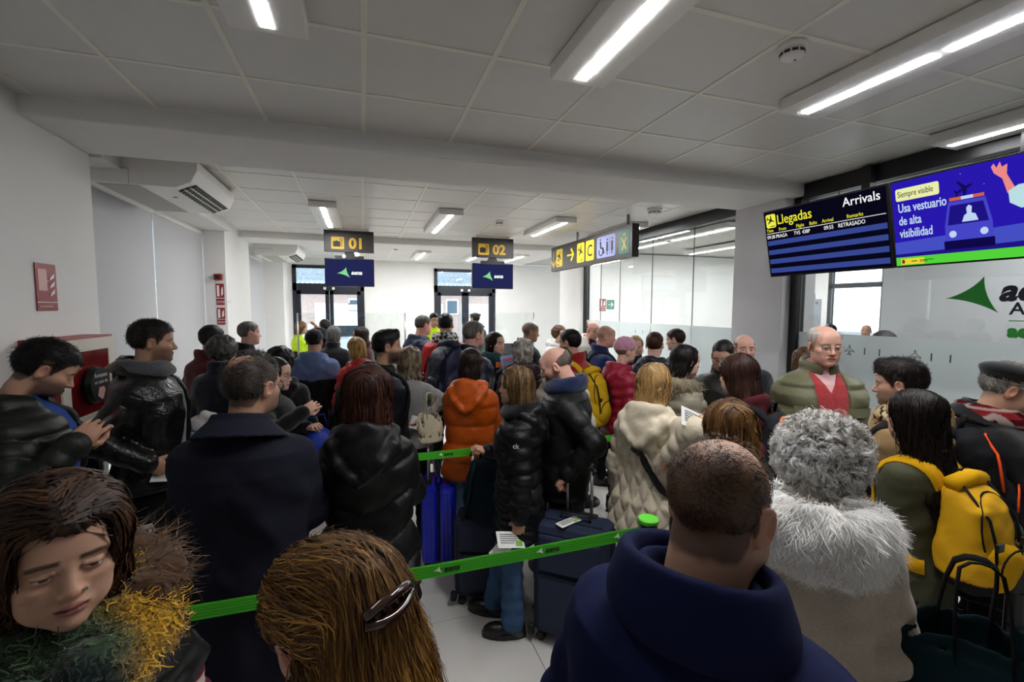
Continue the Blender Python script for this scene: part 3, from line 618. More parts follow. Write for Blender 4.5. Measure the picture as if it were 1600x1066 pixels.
# ------------------------------------------------------------------ people: distance-field modelling
class Field:
    def __init__(s, lo, hi, v):
        s.lo = np.array(lo, np.float32); s.v = v; n = np.ceil((np.array(hi)-s.lo)/v).astype(int)+1
        s.ax = [(s.lo[i]+v*np.arange(n[i])).astype(np.float32) for i in range(3)]; s.n = n
        s.d = np.full(n, 1.0, np.float32)
    def sub(s, lo, hi, full=False):
        sl = []
        for i in range(3):
            a = 0 if full else int(max(0, math.floor((lo[i]-s.lo[i])/s.v))); b = int(s.n[i]) if full else int(min(s.n[i], math.ceil((hi[i]-s.lo[i])/s.v)+1))
            if b <= a: return None
            sl.append(slice(a, b))
        return tuple(sl), s.ax[0][sl[0]][:, None, None], s.ax[1][sl[1]][None, :, None], s.ax[2][sl[2]][None, None, :]
    def all(s): return s.ax[0][:, None, None], s.ax[1][None, :, None], s.ax[2][None, None, :]
    def un(s, sl, val, k):
        d = s.d[sl]
        if k > 0:
            h = np.maximum(k-np.abs(d-val), 0)/k; s.d[sl] = np.minimum(d, val)-h*h*(k*.25)
        else: s.d[sl] = np.minimum(d, val)
    def cut(s, sl, val, k):   # remove the solid val
        d = s.d[sl]; b = -val
        if k > 0:
            h = np.maximum(k-np.abs(d-b), 0)/k; s.d[sl] = np.maximum(d, b)+h*h*(k*.25)
        else: s.d[sl] = np.maximum(d, b)
    def ell(s, c, r, k=.01, rot=None, sub=False, full=False, disp=None):
        m = max(r)+k+2*s.v+.02; q = s.sub([c[i]-m for i in range(3)], [c[i]+m for i in range(3)], full)
        if q is None: return
        sl, X, Y, Z = q; x = X-c[0]; y = Y-c[1]; z = Z-c[2]
        if rot is not None:
            M = rot; x, y, z = M[0][0]*x+M[1][0]*y+M[2][0]*z, M[0][1]*x+M[1][1]*y+M[2][1]*z, M[0][2]*x+M[1][2]*y+M[2][2]*z
        k0 = np.sqrt((x/r[0])**2+(y/r[1])**2+(z/r[2])**2); k1 = np.sqrt((x/r[0]**2)**2+(y/r[1]**2)**2+(z/r[2]**2)**2)+1e-6
        val = k0*(k0-1)/k1
        if disp is not None: val = val-disp(X, Y, Z)
        (s.cut if sub else s.un)(sl, val, k)
    def cap(s, a, b, ra, rb, k=.01, sub=False, full=False, bump=None, flat=None):
        a = np.array(a, float); b = np.array(b, float); m = max(ra, rb)+k+2*s.v+.01
        q = s.sub(np.minimum(a, b)-m, np.maximum(a, b)+m, full)
        if q is None: return
        sl, X, Y, Z = q; ba = b-a; L2 = float(ba@ba)+1e-9
        t = np.clip(((X-a[0])*ba[0]+(Y-a[1])*ba[1]+(Z-a[2])*ba[2])/L2, 0, 1)
        dx = X-a[0]-t*ba[0]; dy = Y-a[1]-t*ba[1]; dz = Z-a[2]-t*ba[2]
        r = ra+(rb-ra)*t
        if bump is not None: r = r+bump(t*math.sqrt(L2))
        val = np.sqrt(dx*dx+dy*dy+dz*dz)-r
        (s.cut if sub else s.un)(sl, val, k)
    def loft(s, zt, at, bt, ct, z0, z1, k=.02, p=2.3, disp=None, ke=.015, sub=False, full=False):
        am = max(at); bm = max(bt)+max(abs(c) for c in ct)
        q = s.sub([-am-.06-k, -bm-.06-k, z0-.05], [am+.06+k, bm+.06+k, z1+.05], full)
        if q is None: return
        sl, X, Y, Z = q; a = np.interp(Z, zt, at); b = np.interp(Z, zt, bt); c = np.interp(Z, zt, ct)
        n = ((np.abs(X)/a)**p+(np.abs(Y-c)/b)**p)**(1/p); val = (n-1)*np.minimum(a, b)
        if disp is not None: val = val-disp(X, Y, Z)
        for e in (z0-Z, Z-z1):
            h = np.maximum(ke-np.abs(val-e), 0)/ke; val = np.maximum(val, e)+h*h*(ke*.25)
        (s.cut if sub else s.un)(sl, val.astype(np.float32), k)
    def ring(s, z0, a, b, cy, rf, rb, slope=0.0, k=.02, zs=1.0, th=None, disp=None, gap=0.0):
        """tube around the neck; rf / rb tube radius at front / back, slope lifts the back"""
        m = max(rf, rb)+.05
        q = s.sub([-a-m, cy-b-m, z0-m*2-abs(slope)*b], [a+m, cy+b+m, z0+m*2+abs(slope)*b])
        if q is None: return
        sl, X, Y, Z = q; yy = (Y-cy)/b; n = np.sqrt((X/a)**2+yy**2); e = (n-1)*min(a, b)
        t = np.clip(.5-.5*yy/np.maximum(n, .3), 0, 1); r = rf+(rb-rf)*t; zc = z0-slope*yy*b
        val = np.sqrt(e*e+((Z-zc)/zs)**2)-r
        if disp is not None: val = val-disp(X, Y, Z)
        if gap: val = np.maximum(val, -np.maximum(np.abs(X)-gap, cy-Y))
        s.un(sl, val, k)
    def cone_collar(s, zt, zb, a0, a1, cy, th, slope, gap, disp=None, k=.006):
        q = s.sub([-a1-.04, cy-a1-.06, zb-.08], [a1+.04, cy+a1+.06, zt+.08])
        if q is None: return
        sl, X, Y, Z = q; zz = Z+slope*(Y-cy)*1.0; a = np.interp(zz, [zb, zb+(zt-zb)*.72, zt], [a1, a0+.012, a0]); n = np.sqrt((X/a)**2+((Y-cy)/(a*.96))**2); e = np.abs((n-1)*a)*.72-th
        val = np.maximum(np.maximum(e, zb-zz), zz-zt); val = np.maximum(val, -np.maximum(np.abs(X)-gap-np.clip(zt-Z, 0, .2)*.5, cy-Y)); s.un(sl, val.astype(np.float32), k)
    def mesh(s):
        n = s.n; d = s.d.copy()
        d[0], d[-1] = .5, .5; d[:, 0], d[:, -1] = .5, .5; d[:, :, 0], d[:, :, -1] = .5, .5
        g = vdb.FloatGrid(1.0); g.copyFromArray(d); g.transform = vdb.createLinearTransform(voxelSize=1.0)
        p, q = g.convertToQuads(0.0)
        return (p*s.v+s.lo).astype(np.float32), q[:, ::-1].astype(np.int32)
    def sample(s, P):
        u = (P-s.lo)/s.v; u = np.clip(u, 0, np.array(s.n)-1.001); i = u.astype(int); f = (u-i); d = s.d
        c = [[[d[i[:, 0]+a, i[:, 1]+b, i[:, 2]+e] for e in (0, 1)] for b in (0, 1)] for a in (0, 1)]
        fx, fy, fz = f[:, 0], f[:, 1], f[:, 2]
        L = lambda a, b, t: a+(b-a)*t
        x00 = L(c[0][0][0], c[1][0][0], fx); x01 = L(c[0][0][1], c[1][0][1], fx); x10 = L(c[0][1][0], c[1][1][0], fx); x11 = L(c[0][1][1], c[1][1][1], fx)
        y0 = L(x00, x10, fy); y1 = L(x01, x11, fy); val = L(y0, y1, fz)
        gx = L(L(c[1][0][0]-c[0][0][0], c[1][1][0]-c[0][1][0], fy), L(c[1][0][1]-c[0][0][1], c[1][1][1]-c[0][1][1], fy), fz)
        gy = L(x10-x00, x11-x01, fz); gz = y1-y0
        g = np.stack([gx, gy, gz], 1); g /= np.linalg.norm(g, axis=1)[:, None]+1e-6
        return val, g
def sm(a, b, x): t = np.clip((x-a)/(b-a), 0, 1); return t*t*(3-2*t)
def wob(P, f, seed=0.0):
    x, y, z = P[..., 0]*f+seed, P[..., 1]*f+seed*1.7, P[..., 2]*f+seed*.6
    return (np.sin(x*1.0+1.3*np.sin(y*.9+z*.7))+np.sin(y*1.1+1.1*np.sin(z*1.05-x*.6))+np.sin(z*.95+1.2*np.sin(x*.8+y*.5)))/3
def wobf(f, amp, seed=0.0):
    def fn(X, Y, Z):
        x, y, z = X*f+seed, Y*f+seed*1.7, Z*f+seed*.6
        return amp*(np.sin(x+1.3*np.sin(y*.9+z*.7))+np.sin(y*1.1+1.1*np.sin(z*1.05-x*.6))+np.sin(z*.95+1.2*np.sin(x*.8+y*.5)))/3
    return fn
def rotz(a): return np.array(Matrix.Rotation(a, 3, 'Z'))
# --- head template, head-local metres, face towards +y, origin between the eyes inside the skull
_HEADS = {}
def head_field(sex, v):
    F = Field((-.115, -.15, -.27), (.115, .16, .15), v); f = sex == 'f'; h = sex == 'heavy'
    F.ell((0, -.012, .035), (.0765, .098, .083), .02, full=True)
    F.ell((0, .022, -.035), (.060 if not h else .066, .070, .078), .03, full=True)
    F.ell((0, .035, -.075), ((.044 if f else .051) if not h else .060, .050, .036), .03)
    F.ell((0, .074, -.099), (.020 if f else .027, .021, .018), .025)
    for s in (-1, 1):
        F.ell((s*.042, .055, -.022), (.024, .030, .020), .025)
        F.ell((s*.034, .050, -.060), (.026 if not h else .032, .030, .028), .025)
        F.ell((s*.030, .074, .019), (.026, .016, .008 if f else .011), .018)
    F.ell((0, .072, .048), (.048, .020, .034), .03)
    for s in (-1, 1): F.ell((s*.032, .098, -.002), (.019, .019, .013), .014, sub=True)
    F.cap((0, .086, .010), (0, .103 if f else .108, -.030), .0080, .0105, .012)
    F.ell((0, .102 if f else .106, -.034), (.0105, .0115, .0095), .008)
    for s in (-1, 1): F.ell((s*.0115, .094, -.037), (.0085, .011, .0075), .006)
    for s in (-1, 1): F.ell((s*.032, .0795, -.001), (.0145, .0125, .0125), .003)
    for s in (-1, 1): F.cap((s*.020, .0905, .0065), (s*.045, .082, .0045), .0042, .0035, .004)
    F.ell((0, .086, -.062), (.024, .013, .010), .012)
    F.ell((0, .0935, -.0605), (.021, .0075, .0052), .004); F.ell((0, .0915, -.0715), (.0185, .0085, .0062), .004)
    F.cap((-.022, .0955, -.0655), (.022, .0955, -.0655), .0022, .0022, .003, sub=True)
    for s in (-1, 1):
        M = np.array(Euler((R(-12), 0, s*R(-28)), 'XYZ').to_matrix())
        F.ell((s*.081, -.008, -.006), (.0085, .020, .033), .006, rot=M)
        F.ell((s*.089, -.004, -.003), (.0075, .011, .019), .005, rot=M, sub=True)
    nr = .046 if f else (.056 if not h else .064)
    F.cap((0, -.020, -.07), (0, -.045, -.27), nr, nr*1.12, .035, full=True)
    if f: F.ell((0, -.005, -.2), (.001, .001, .001), .001)
    return F
def head_mesh(sex, v):
    key = (sex, round(v, 5))
    if key not in _HEADS: _HEADS[key] = head_field(sex, v).mesh()
    return _HEADS[key]
def hairmask(P, front=.066, recede=0.0):
    """>0 where a short haircut grows"""
    x, y, z = np.abs(P[..., 0]), P[..., 1], P[..., 2]
    f = np.interp(y, [-.11, -.05, -.028, -.022, .012, .02, .04, .062, .085], [-.075, -.07, -.045, .022, .026, -.012, .02, .050, front])
    f = f+recede*sm(.0, .06, y)*(1-.55*sm(.03, .0, x)) + .004*np.sin(x*300)*0
    return z-f
SKIN = {'fair': (.60, .375, .28), 'mid': (.52, .30, .205), 'tan': (.42, .235, .155), 'pink': (.62, .34, .26)}
def spot(P, o):
    s_ = o.get('spot')
    return 0*P[:, 0] if s_ is None else s_[4]*sm(s_[3], s_[3]*.45, np.linalg.norm(P-np.array(s_[:3]), axis=1)+.012*wob(P, 90, 4.))
def head_tint(P, o):
    x, y, z = P[:, 0], P[:, 1], P[:, 2]; ax = np.abs(x); n = len(P); s = np.array(SKIN[o.get('skin', 'mid')])
    C = np.tile(s, (n, 1)); hc = np.array(srgb(o['hairc'])); bc = np.array(srgb(o.get('browc', o['hairc'])))
    def mix(m, c):
        nonlocal C; m = np.clip(m, 0, 1)[:, None]; C = C*(1-m)+np.array(c)*m
    C *= (1+.06*wob(P, 60, 2.))[:, None]
    mix(.35*np.exp(-((ax-.045)**2+(y-.06)**2+(z+.025)**2)/.0006), s*np.array([1.05, .72, .68]))
    mix(.30*np.exp(-((ax)**2+(y-.115)**2+(z+.036)**2)/.0003), s*np.array([1.05, .74, .7]))
    mix(.30*np.exp(-((ax-.085)**2+(y+.006)**2)/.0006), s*np.array([1.05, .7, .65]))
    st = o.get('stubble', 0)
    if st:
        m = sm(-.018, -.05, z)*sm(-.02, .01, y)*sm(-.15, -.11, z); m = m*(1-.7*sm(.02, .0, ax)*sm(-.05, -.04, z)); mix(st*m, bc*.8)
    lc = o.get('lip', (s*np.array([.85, .45, .42])))
    mix(sm(1.25, .85, (ax/.023)**2+((y-.093)/.02)**2*.4+((z+.066)/.0105)**2)*.85, lc)
    mix(sm(.0045, .002, np.abs(z+.0655))*sm(.024, .02, ax)*sm(.08, .088, y)*.8, np.array(lc)*.35)
    zb = .0225-.25*np.maximum(ax-.036, 0)+.05*np.minimum(ax-.02, .02)
    mix(sm(.006, .003, np.abs(z-zb))*sm(.010, .015, ax)*sm(.058, .050, ax)*sm(.05, .06, y)*.85, bc*.8)
    e = (ax-.032)**2; lid = o.get('eyes', .0045)
    fr = (y > .083)
    op = sm(.0012, 0, np.abs(z+.0012)-lid*np.sqrt(np.clip(1-e/.000145, 0, 1)))*fr*(e < .000145)
    mix(op, (.62, .60, .57)); ir = e+(z+.0005)**2
    mix(op*sm(.000042, .000028, ir), np.array(srgb(o.get('iris', '#3a2618')))); mix(op*sm(.000011, .000006, ir), (.01, .01, .01))
    mix(sm(.0022, .0008, np.abs(np.abs(z+.0012)-lid*np.sqrt(np.clip(1-e/.00018, 0, 1))))*fr*(e < .00018)*(z > -.002)*.85, (.03, .02, .015))
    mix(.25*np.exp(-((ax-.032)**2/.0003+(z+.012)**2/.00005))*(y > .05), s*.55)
    sc = o.get('scalp', 0)
    if sc: mix(sc*sm(-.006, .010, hairmask(P, o.get('front', .066), o.get('recede', 0))+.004*wob(P, 130, 1.))*np.clip(1-spot(P, o), 0, 1), hc*.9)
    return np.clip(C, 0, 1)
# --- hands (wrist at origin, fingers along -z, palm facing +y, thumb towards +x)
_HANDS = {}
FING = [(-.033, .060, .0078), (-.0115, .078, .0085), (.0115, .084, .0088), (.034, .076, .0085)]
def hand_mesh(style, v):
    key = (style, round(v, 5))
    if key in _HANDS: return _HANDS[key]
    F = Field((-.075, -.06, -.21), (.10, .11, .05), v)
    F.cap((0, 0, .045), (0, 0, -.005), .027, .025, .01)
    F.ell((0, .0, -.045), (.041, .016, .055), .015); F.ell((.026, .012, -.035), (.020, .016, .034), .012); F.ell((-.024, .008, -.04), (.016, .014, .035), .012)
    curl = {'relax': (16, 26, 18), 'grip': (62, 88, 60), 'flat': (4, 8, 6), 'hold': (38, 55, 35)}[style]
    for i, (x, L, r) in enumerate(FING):
        p = np.array((x*1.0, 0, -.088 if i else -.078)); a = 0; sx = x*1.2
        F.cap((x*.8, .0, -.05), p, r*1.2, r*1.1, .006)
        for j, (fr, c) in enumerate(zip((.45, .32, .25), curl)):
            a += R(c*(1+.12*(1.5-i))); d = np.array((sx*(.9 if j == 0 else .2)*(1 if style != 'grip' else .1), math.sin(a), -math.cos(a))); d /= np.linalg.norm(d)
            q = p+d*L*fr; F.cap(p, q, r*(1.06-.08*j), r*(.98-.1*j), .003); p = q
    T = {'relax': [(.026, .008, -.018), (.056, .022, -.050), (.062, .034, -.080), (.060, .042, -.102)], 'flat': [(.026, .005, -.018), (.060, .012, -.045), (.074, .016, -.073), (.080, .018, -.094)],
         'grip': [(.026, .012, -.018), (.050, .040, -.050), (.036, .058, -.075), (.012, .064, -.086)], 'hold': [(.026, .010, -.018), (.052, .036, -.050), (.047, .054, -.082), (.036, .062, -.104)]}[style]
    for a, b, ra, rb in zip(T[:-1], T[1:], (.014, .0105, .0095), (.011, .0098, .008)): F.cap(a, b, ra, rb, .007)
    _HANDS[key] = F.mesh(); return _HANDS[key]
def frame(z, y):
    z = z/np.linalg.norm(z); y = y-z*(y@z); y /= np.linalg.norm(y)+1e-9; return np.stack([np.cross(y, z), y, z], 1)
def ik(sh, hd, L1, L2, pole):
    d = hd-sh; D = np.linalg.norm(d); D2 = min(D, (L1+L2)*.995); d = d/D; hd = sh+d*D2
    a = (L1*L1-L2*L2+D2*D2)/(2*D2); h = math.sqrt(max(0, L1*L1-a*a)); p = pole-d*(pole@d); p /= np.linalg.norm(p)+1e-9
    return sh+d*a+p*h, hd
# --- ribbons of hair that follow a hair field
def strands(F, roots, dirf, length, segs, width, off, jit=.25, taper=.25, curl=0.0, cfreq=40, lift=0.0):
    n = len(roots); P = roots.copy(); step = (length/segs); step = step[:, None] if np.ndim(step) else step
    J = RNG.normal(0, 1, (n, 3)); PT = []; NR = []; o = RNG.uniform(.2, 1.2, n)*off
    val, g = F.sample(P); P = P-g*(val-o)[:, None]; PT.append(P.copy()); NR.append(g)
    for i in range(segs):
        t = (i+.5)/segs; D = dirf(P, t)+jit*J*(.4+.8*t)
        if curl:
            ph = cfreq*t+J[:, :1]*9; D = D+curl*np.concatenate([np.cos(ph), np.sin(ph), np.sin(ph+1)], 1)
        D = D-g*(D*g).sum(1)[:, None]*(1-.25); D /= np.linalg.norm(D, axis=1)[:, None]+1e-6
        P = P+D*step; val, g2 = F.sample(P); ok = np.abs(val) < .25; tgt = o+lift*t*np.abs(J[:, 0])
        P = np.where(ok[:, None], P-g2*np.clip(val-tgt, -.03, .03)[:, None]*(.85), P); g = np.where(ok[:, None], g2, g)
        PT.append(P.copy()); NR.append(g)
    PT = np.array(PT); NR = np.array(NR); T = np.gradient(PT, axis=0); S = np.cross(T, NR); S /= np.linalg.norm(S, axis=2)[:, :, None]+1e-6
    w = width*(np.linspace(1, taper, segs+1))[:, None, None]*RNG.uniform(.6, 1.3, (1, n, 1))
    A = PT-S*w; B = PT+S*w; V = np.stack([A, B], 2)                     # seg+1, n, 2, 3
    idx = np.arange((segs+1)*n*2).reshape(segs+1, n, 2)
    Q = np.stack([idx[:-1, :, 0], idx[:-1, :, 1], idx[1:, :, 1], idx[1:, :, 0]], -1).reshape(-1, 4)
    return V.reshape(-1, 3), Q, np.repeat(np.repeat(np.arange(n)[None, :], segs+1, 0)[:, :, None], 2, 2).ravel(), np.repeat(np.repeat(np.linspace(0, 1, segs+1)[:, None], n, 1)[:, :, None], 2, 2).ravel()
def facecut(F, w=.062, top=.072, y0=.03, low=-.30):
    X, Y, Z = F.all(); hz = (top-low)/2; cz = (top+low)/2
    qx = np.abs(X)-(w-.02); qy = np.abs(Y-(y0+.15))-(.15-.02); qz = np.abs(Z-cz)-(hz-.02)
    q = np.sqrt(np.maximum(qx, 0)**2+np.maximum(qy, 0)**2+np.maximum(qz, 0)**2)+np.minimum(np.maximum(np.maximum(qx, qy), qz), 0)-.02
    F.cut((slice(None),)*3, q, .012)
def hair(o, v, near):
    """returns verts, quads, tint in head space"""
    st = o['style']; hc = np.array(srgb(o['hairc'])); hc2 = np.array(srgb(o.get('hairc2', o['hairc']))); L = o.get('len', .2); vol = o.get('vol', 0.0)
    if st in ('short', 'ring', 'crop'):
        F = Field((-.13, -.16, -.12), (.13, .16, .19), v); t = o.get('t', .010)
        F.ell((0, -.012, .035), (.0765+t*.38, .098+t*.7, .083+t*1.2), .0, full=True)
        F.ell((0, -.005, .065), (.066+t*.9, .088+t, .055+t*1.1), .02, full=True)
        F.ell((0, .022, -.035), (.061+t*.2, .058, .07), .02, full=True)
        if o.get('quiff'): q = o['quiff']; F.ell((0, .035, .098), (.052, .055, .018+q*.7), .02); F.ell((.005, .072, .095+q*.45), (.042, .022, .018+q*.45), .02)
        X, Y, Z = F.all(); f = np.interp(Y, [-.11, -.05, -.03, -.022, .012, .02, .04, .062, .085], [-.075, -.07, -.045, .024, .028, -.008, .022, .052, o.get('front', .066)])+o.get('recede', 0)*sm(.0, .06, Y)*(1-.55*sm(.03, 0, np.abs(X)))
        F.cut((slice(None),)*3, (Z-f)+0*X, .006)
        if st == 'ring':
            F.cut((slice(None),)*3, (.046+o.get('rtop', 0)+.42*np.clip(-Y-.02, 0, .1)-Z)+0*X, .012); F.cut((slice(None),)*3, (o.get('rfront', .010)-Y)+0*X+0*Z, .012)
        F.d -= wobf(95, .0022, 3.)(X, Y, Z)
        if o.get('spiky'): F.d -= wobf(150, .006, 1.)(X, Y, Z)*sm(.05, .1, Z)
    else:
        F = Field((-.19, -.25, -L-.06), (.19, .17, .20), v); t = .011+vol
        F.ell((0, -.012, .038), (.0765+t, .098+t, .083+t), .0, full=True)
        if st == 'curly':
            r = o.get('rad', .14); F.ell((0, -.035, .025), (r, r*1.02, r*.95), .03, full=True); facecut(F, .058, .065, .035)
        elif st in ('long', 'bob', 'wavy'):
            fl = o.get('flare', 1.0); zt = [-L, -L*.75, -.13, -.06, .04, .08]; at = [.070*fl+vol, .086*fl+vol, .084+vol, .087+vol, .088+vol, .075+vol]; bt = [.040+vol, .052+vol, .064+vol, .082+vol, .097+vol, .088+vol]; kq_ = float(np.clip((L-.20)/.16, 0, 1)); ct = [-.075-.075*kq_, -.065-.060*kq_, -.05, -.032, -.012, -.012]
            F.loft(zt, at, bt, ct, -L, .08, .02, 2.2, full=True); facecut(F, o.get('fw', .060), o.get('fringe', .070), o.get('fy', .03), -L-.1)
        elif st == 'pony':
            facecut(F, .066, .062, .02); X, Y, Z = F.all(); F.cut((slice(None),)*3, (Z+.05)+0*X+0*Y, .01)
            F.cap((0, -.115, .045), (0, -.155, -.02), .030, .034, .02, full=True); F.cap((0, -.155, -.02), (0, -.15, -L), .034, .014, .02, full=True)
        elif st == 'clip':
            zt = [-L, -.16, -.08, 0, .06, .1]; at = [.10, .125, .118, .104, .098, .08]; bt = [.06, .085, .095, .105, .11, .09]; ct = [-.085, -.075, -.06, -.035, -.018, -.012]
            F.loft(zt, at, bt, ct, -L, .1, .03, 2.1, full=True); facecut(F, .070, .055, .028, -L-.1); X, Y, Z = F.all(); F.cut((slice(None),)*3, np.maximum(np.maximum(-.035-Y, np.abs(Z+.10)-.115), .060-np.abs(X)), .012)
            F.ell((0, -.02, .085), (.07, .09, .05), .03); F.ell((0, -.085, .065), (.05, .035, .03), .02)
        X, Y, Z = F.all(); w_ = o.get('wave', .004)
        F.d -= wobf(o.get('wf', 45), w_, o.get('seed', 1.))(X, Y, Z)
        if st == 'curly': F.d -= wobf(105, .010, 5.)(X, Y, Z)
        else:
            th = np.arctan2(X, -(Y+.03))*11.; F.d -= (.0028*np.sin(th*3.1+2*np.sin(Z*14+th*.6))+.0022*np.sin(th*7.3+1.7*np.sin(Z*23+1.)))*np.clip(1-(Z-.02)/.1, .35, 1)
            if st in ('long', 'bob', 'wavy'): F.d += .03*sm(-L+.045, -L, Z-.022*np.sin(th*1.7)-.012*np.sin(th*5.1))
    V, Q = F.mesh()
    if len(V) == 0: return V, [Q], np.zeros((0, 3))
    sn = wob(V*np.array([1, 1, .25]), 140, 1.)*.5+.5
    C = hc[None]*(.45+.25*sn[:, None])+(hc2-hc)[None]*(sn[:, None]**2)*.5
    if st in ('short', 'ring', 'crop'):
        hm = hairmask(V, o.get('front', .066), o.get('recede', 0)); fd = sm(.034, .004, hm)[:, None]*(V[:, 2:3] < .06)*o.get('fade', .45); C = C*(1-fd)+np.array(SKIN[o.get('skin', 'mid')])*.7*fd
    faces = [Q]; n = o.get('n', 0) if near else 0
    if st == 'crop' and n: keep_shell = False
    else: keep_shell = True
    if n:
        if st in ('short', 'ring', 'crop'):
            pool = V[(np.linalg.norm(V-np.array([0, -.012, .035]), axis=1) > .07)]
            rts = pool[RNG.integers(0, len(pool), n)]+RNG.normal(0, .002, (n, 3)); rts = rts[RNG.uniform(0, 1, n) > spot(rts, o)*.93]; n = len(rts); ln = o.get('sl', .022)
            df = lambda P, t: np.stack([P[:, 0]*8, .5*np.sign(o.get('comb', 1))+0*P[:, 0], -.15-5*np.clip(.08-P[:, 2], 0, .2)], 1)
            SV, SQ, ID, T = strands(F, rts, df, ln*RNG.uniform(.6, 1.3, n), 4, o.get('sw', .0012), .003, .45, .3, lift=o.get('lift', .006))
        elif st == 'curly':
            nc = max(1, n//8); rts = V[RNG.integers(0, len(V), nc)]; rts = np.repeat(rts, 8, 0); n = len(rts); cid = np.repeat(np.arange(nc), 8)
            dr = RNG.normal(0, .8, (nc, 3))[cid]; df = lambda P, t: np.stack([P[:, 0]*4, P[:, 1]*3, P[:, 2]*2-.7], 1)+dr
            cl = (.085*RNG.uniform(.6, 1.3, nc))[cid]; SV, SQ, ID, T = strands(F, rts, df, cl, 16, o.get('sw', .0013), .004, .05, .5, lift=.006)
            W = SV.reshape(17, n, 2, 3); mid_ = W.mean(2); Tn = np.gradient(mid_, axis=0); Tn /= np.linalg.norm(Tn, axis=2)[:, :, None]+1e-6; Sn = W[:, :, 1]-W[:, :, 0]; Sn /= np.linalg.norm(Sn, axis=2)[:, :, None]+1e-9; Nn = np.cross(Sn, Tn)
            ph = (np.linspace(0, 1, 17)[:, None]*RNG.uniform(9, 16, nc)[cid][None]+RNG.uniform(0, 6.28, nc)[cid][None]+RNG.normal(0, .28, n)[None]); rr = (RNG.uniform(.008, .0165, nc)[cid]+RNG.normal(0, .0012, n))[None]*np.linspace(.5, 1.15, 17)[:, None]
            Of = (np.cos(ph)*rr)[:, :, None]*Sn+((np.sin(ph)+.5)*rr)[:, :, None]*(-Nn)*np.sign(((-Nn)*(mid_-np.array([0, -.03, .03]))).sum(2))[:, :, None]
            SV = (W+Of[:, :, None, :]).reshape(-1, 3)
        elif st == 'clip':
            pool = V[V[:, 2] > -.02]; rts = pool[RNG.integers(0, len(pool), n)]; up = rts[:, 2] > .015
            cp = np.array([0, -.125, .055])
            def df(P, t):
                a = cp-P; a /= np.linalg.norm(a, axis=1)[:, None]+1e-6; dn = np.stack([P[:, 0]*3, -.15+0*P[:, 0], -1+0*P[:, 0]], 1)
                wu = (sm(-.015, .06, rts[:, 2])*sm(-.125, -.075, P[:, 1]))[:, None]; dn /= np.linalg.norm(dn, axis=1)[:, None]; return a*wu+dn*(1-wu)
            SV, SQ, ID, T = strands(F, rts, df, (.17+(L*.9-.17)*(1-sm(-.015, .06, rts[:, 2])))*RNG.uniform(.7, 1.15, n), 14, o.get('sw', .0016), .007, .07, .35, curl=.10, cfreq=7, lift=.007)
        elif st == 'pony':
            pool = V[V[:, 2] > -.05]; rts = pool[RNG.integers(0, len(pool), n)]
            def df(P, t):
                a = np.array([0, -.13, .04])-P; a /= np.linalg.norm(a, axis=1)[:, None]+1e-6; return np.where((P[:, 1] > -.115)[:, None], a, np.array([[0, -.1, -1.]]))
            SV, SQ, ID, T = strands(F, rts, df, .22*RNG.uniform(.7, 1.2, n), 9, o.get('sw', .002), .004, .12, .4)
        else:
            pool = V[V[:, 2] > -.03]; wgt = np.clip((pool[:, 2]+.06)*8, .1, 1); rts = pool[RNG.choice(len(pool), n, p=wgt/wgt.sum())]; px = o.get('part', .0)
            def df(P, t):
                top = sm(.06, .12, P[:, 2])[:, None]; side = np.stack([np.sign(P[:, 0]-px)*1.2, -.35-1.3*sm(-.02, .07, P[:, 1]), -.3+0*P[:, 0]], 1)
                return side*top+(1-top)*np.stack([P[:, 0]*1.5*o.get('flare', 1)-0, -.10+0*P[:, 0], -1+0*P[:, 0]], 1)
            ln = np.minimum(.16+np.clip(rts[:, 2], 0, .2)*1.1, .5)*0+(rts[:, 2]+L+.03)
            SV, SQ, ID, T = strands(F, rts, df, ln*RNG.uniform(.75, 1.03, n), 12, o.get('sw', .0022), .005, o.get('jit', .14), .4, curl=o.get('curl', .0), cfreq=10, lift=.006)
        if st in ('long', 'bob', 'wavy', 'clip', 'pony'):
            W_ = SV.reshape(-1, n, 2, 3).mean(2); bad = ((np.abs(W_[..., 0]) < .056) & (W_[..., 1] > .052) & (W_[..., 2] < .058)).any(0) | (st == 'clip') & ((np.abs(W_[..., 0]) > .06) & (W_[..., 1] > -.03) & (W_[..., 2] < .012)).any(0)
            kq = ~bad[ID[SQ[:, 0]]]; SQ = SQ[kq]
        kk_ = np.clip(.5+.62*wob(rts*np.array([1, 1, .35]), 95, 2.)+RNG.normal(0, .16, n), 0, 1); k = kk_[ID][:, None]; br = RNG.uniform(.82, 1.16, n)[ID][:, None]
        SC_ = (hc*(1-k*k)+hc2*k*k)*br*(.8+.3*T[:, None]) if o.get('tipc') is None else (hc*(1-T[:, None])+np.array(srgb(o['tipc']))*T[:, None])*br
        if keep_shell: faces.append(SQ+len(V)); V = np.concatenate([V, SV]); C = np.concatenate([C, SC_])
        else: faces = [SQ]; V = SV; C = SC_
    return V, faces, np.clip(C, 0, 1)
M_skin = attr_mat('skin', .52, .35, .0, .10, 260.); M_hair = attr_mat('hair_strands', .50, .22); M_fur = attr_mat('fur_fibres', .8, .2, sheen=.3)
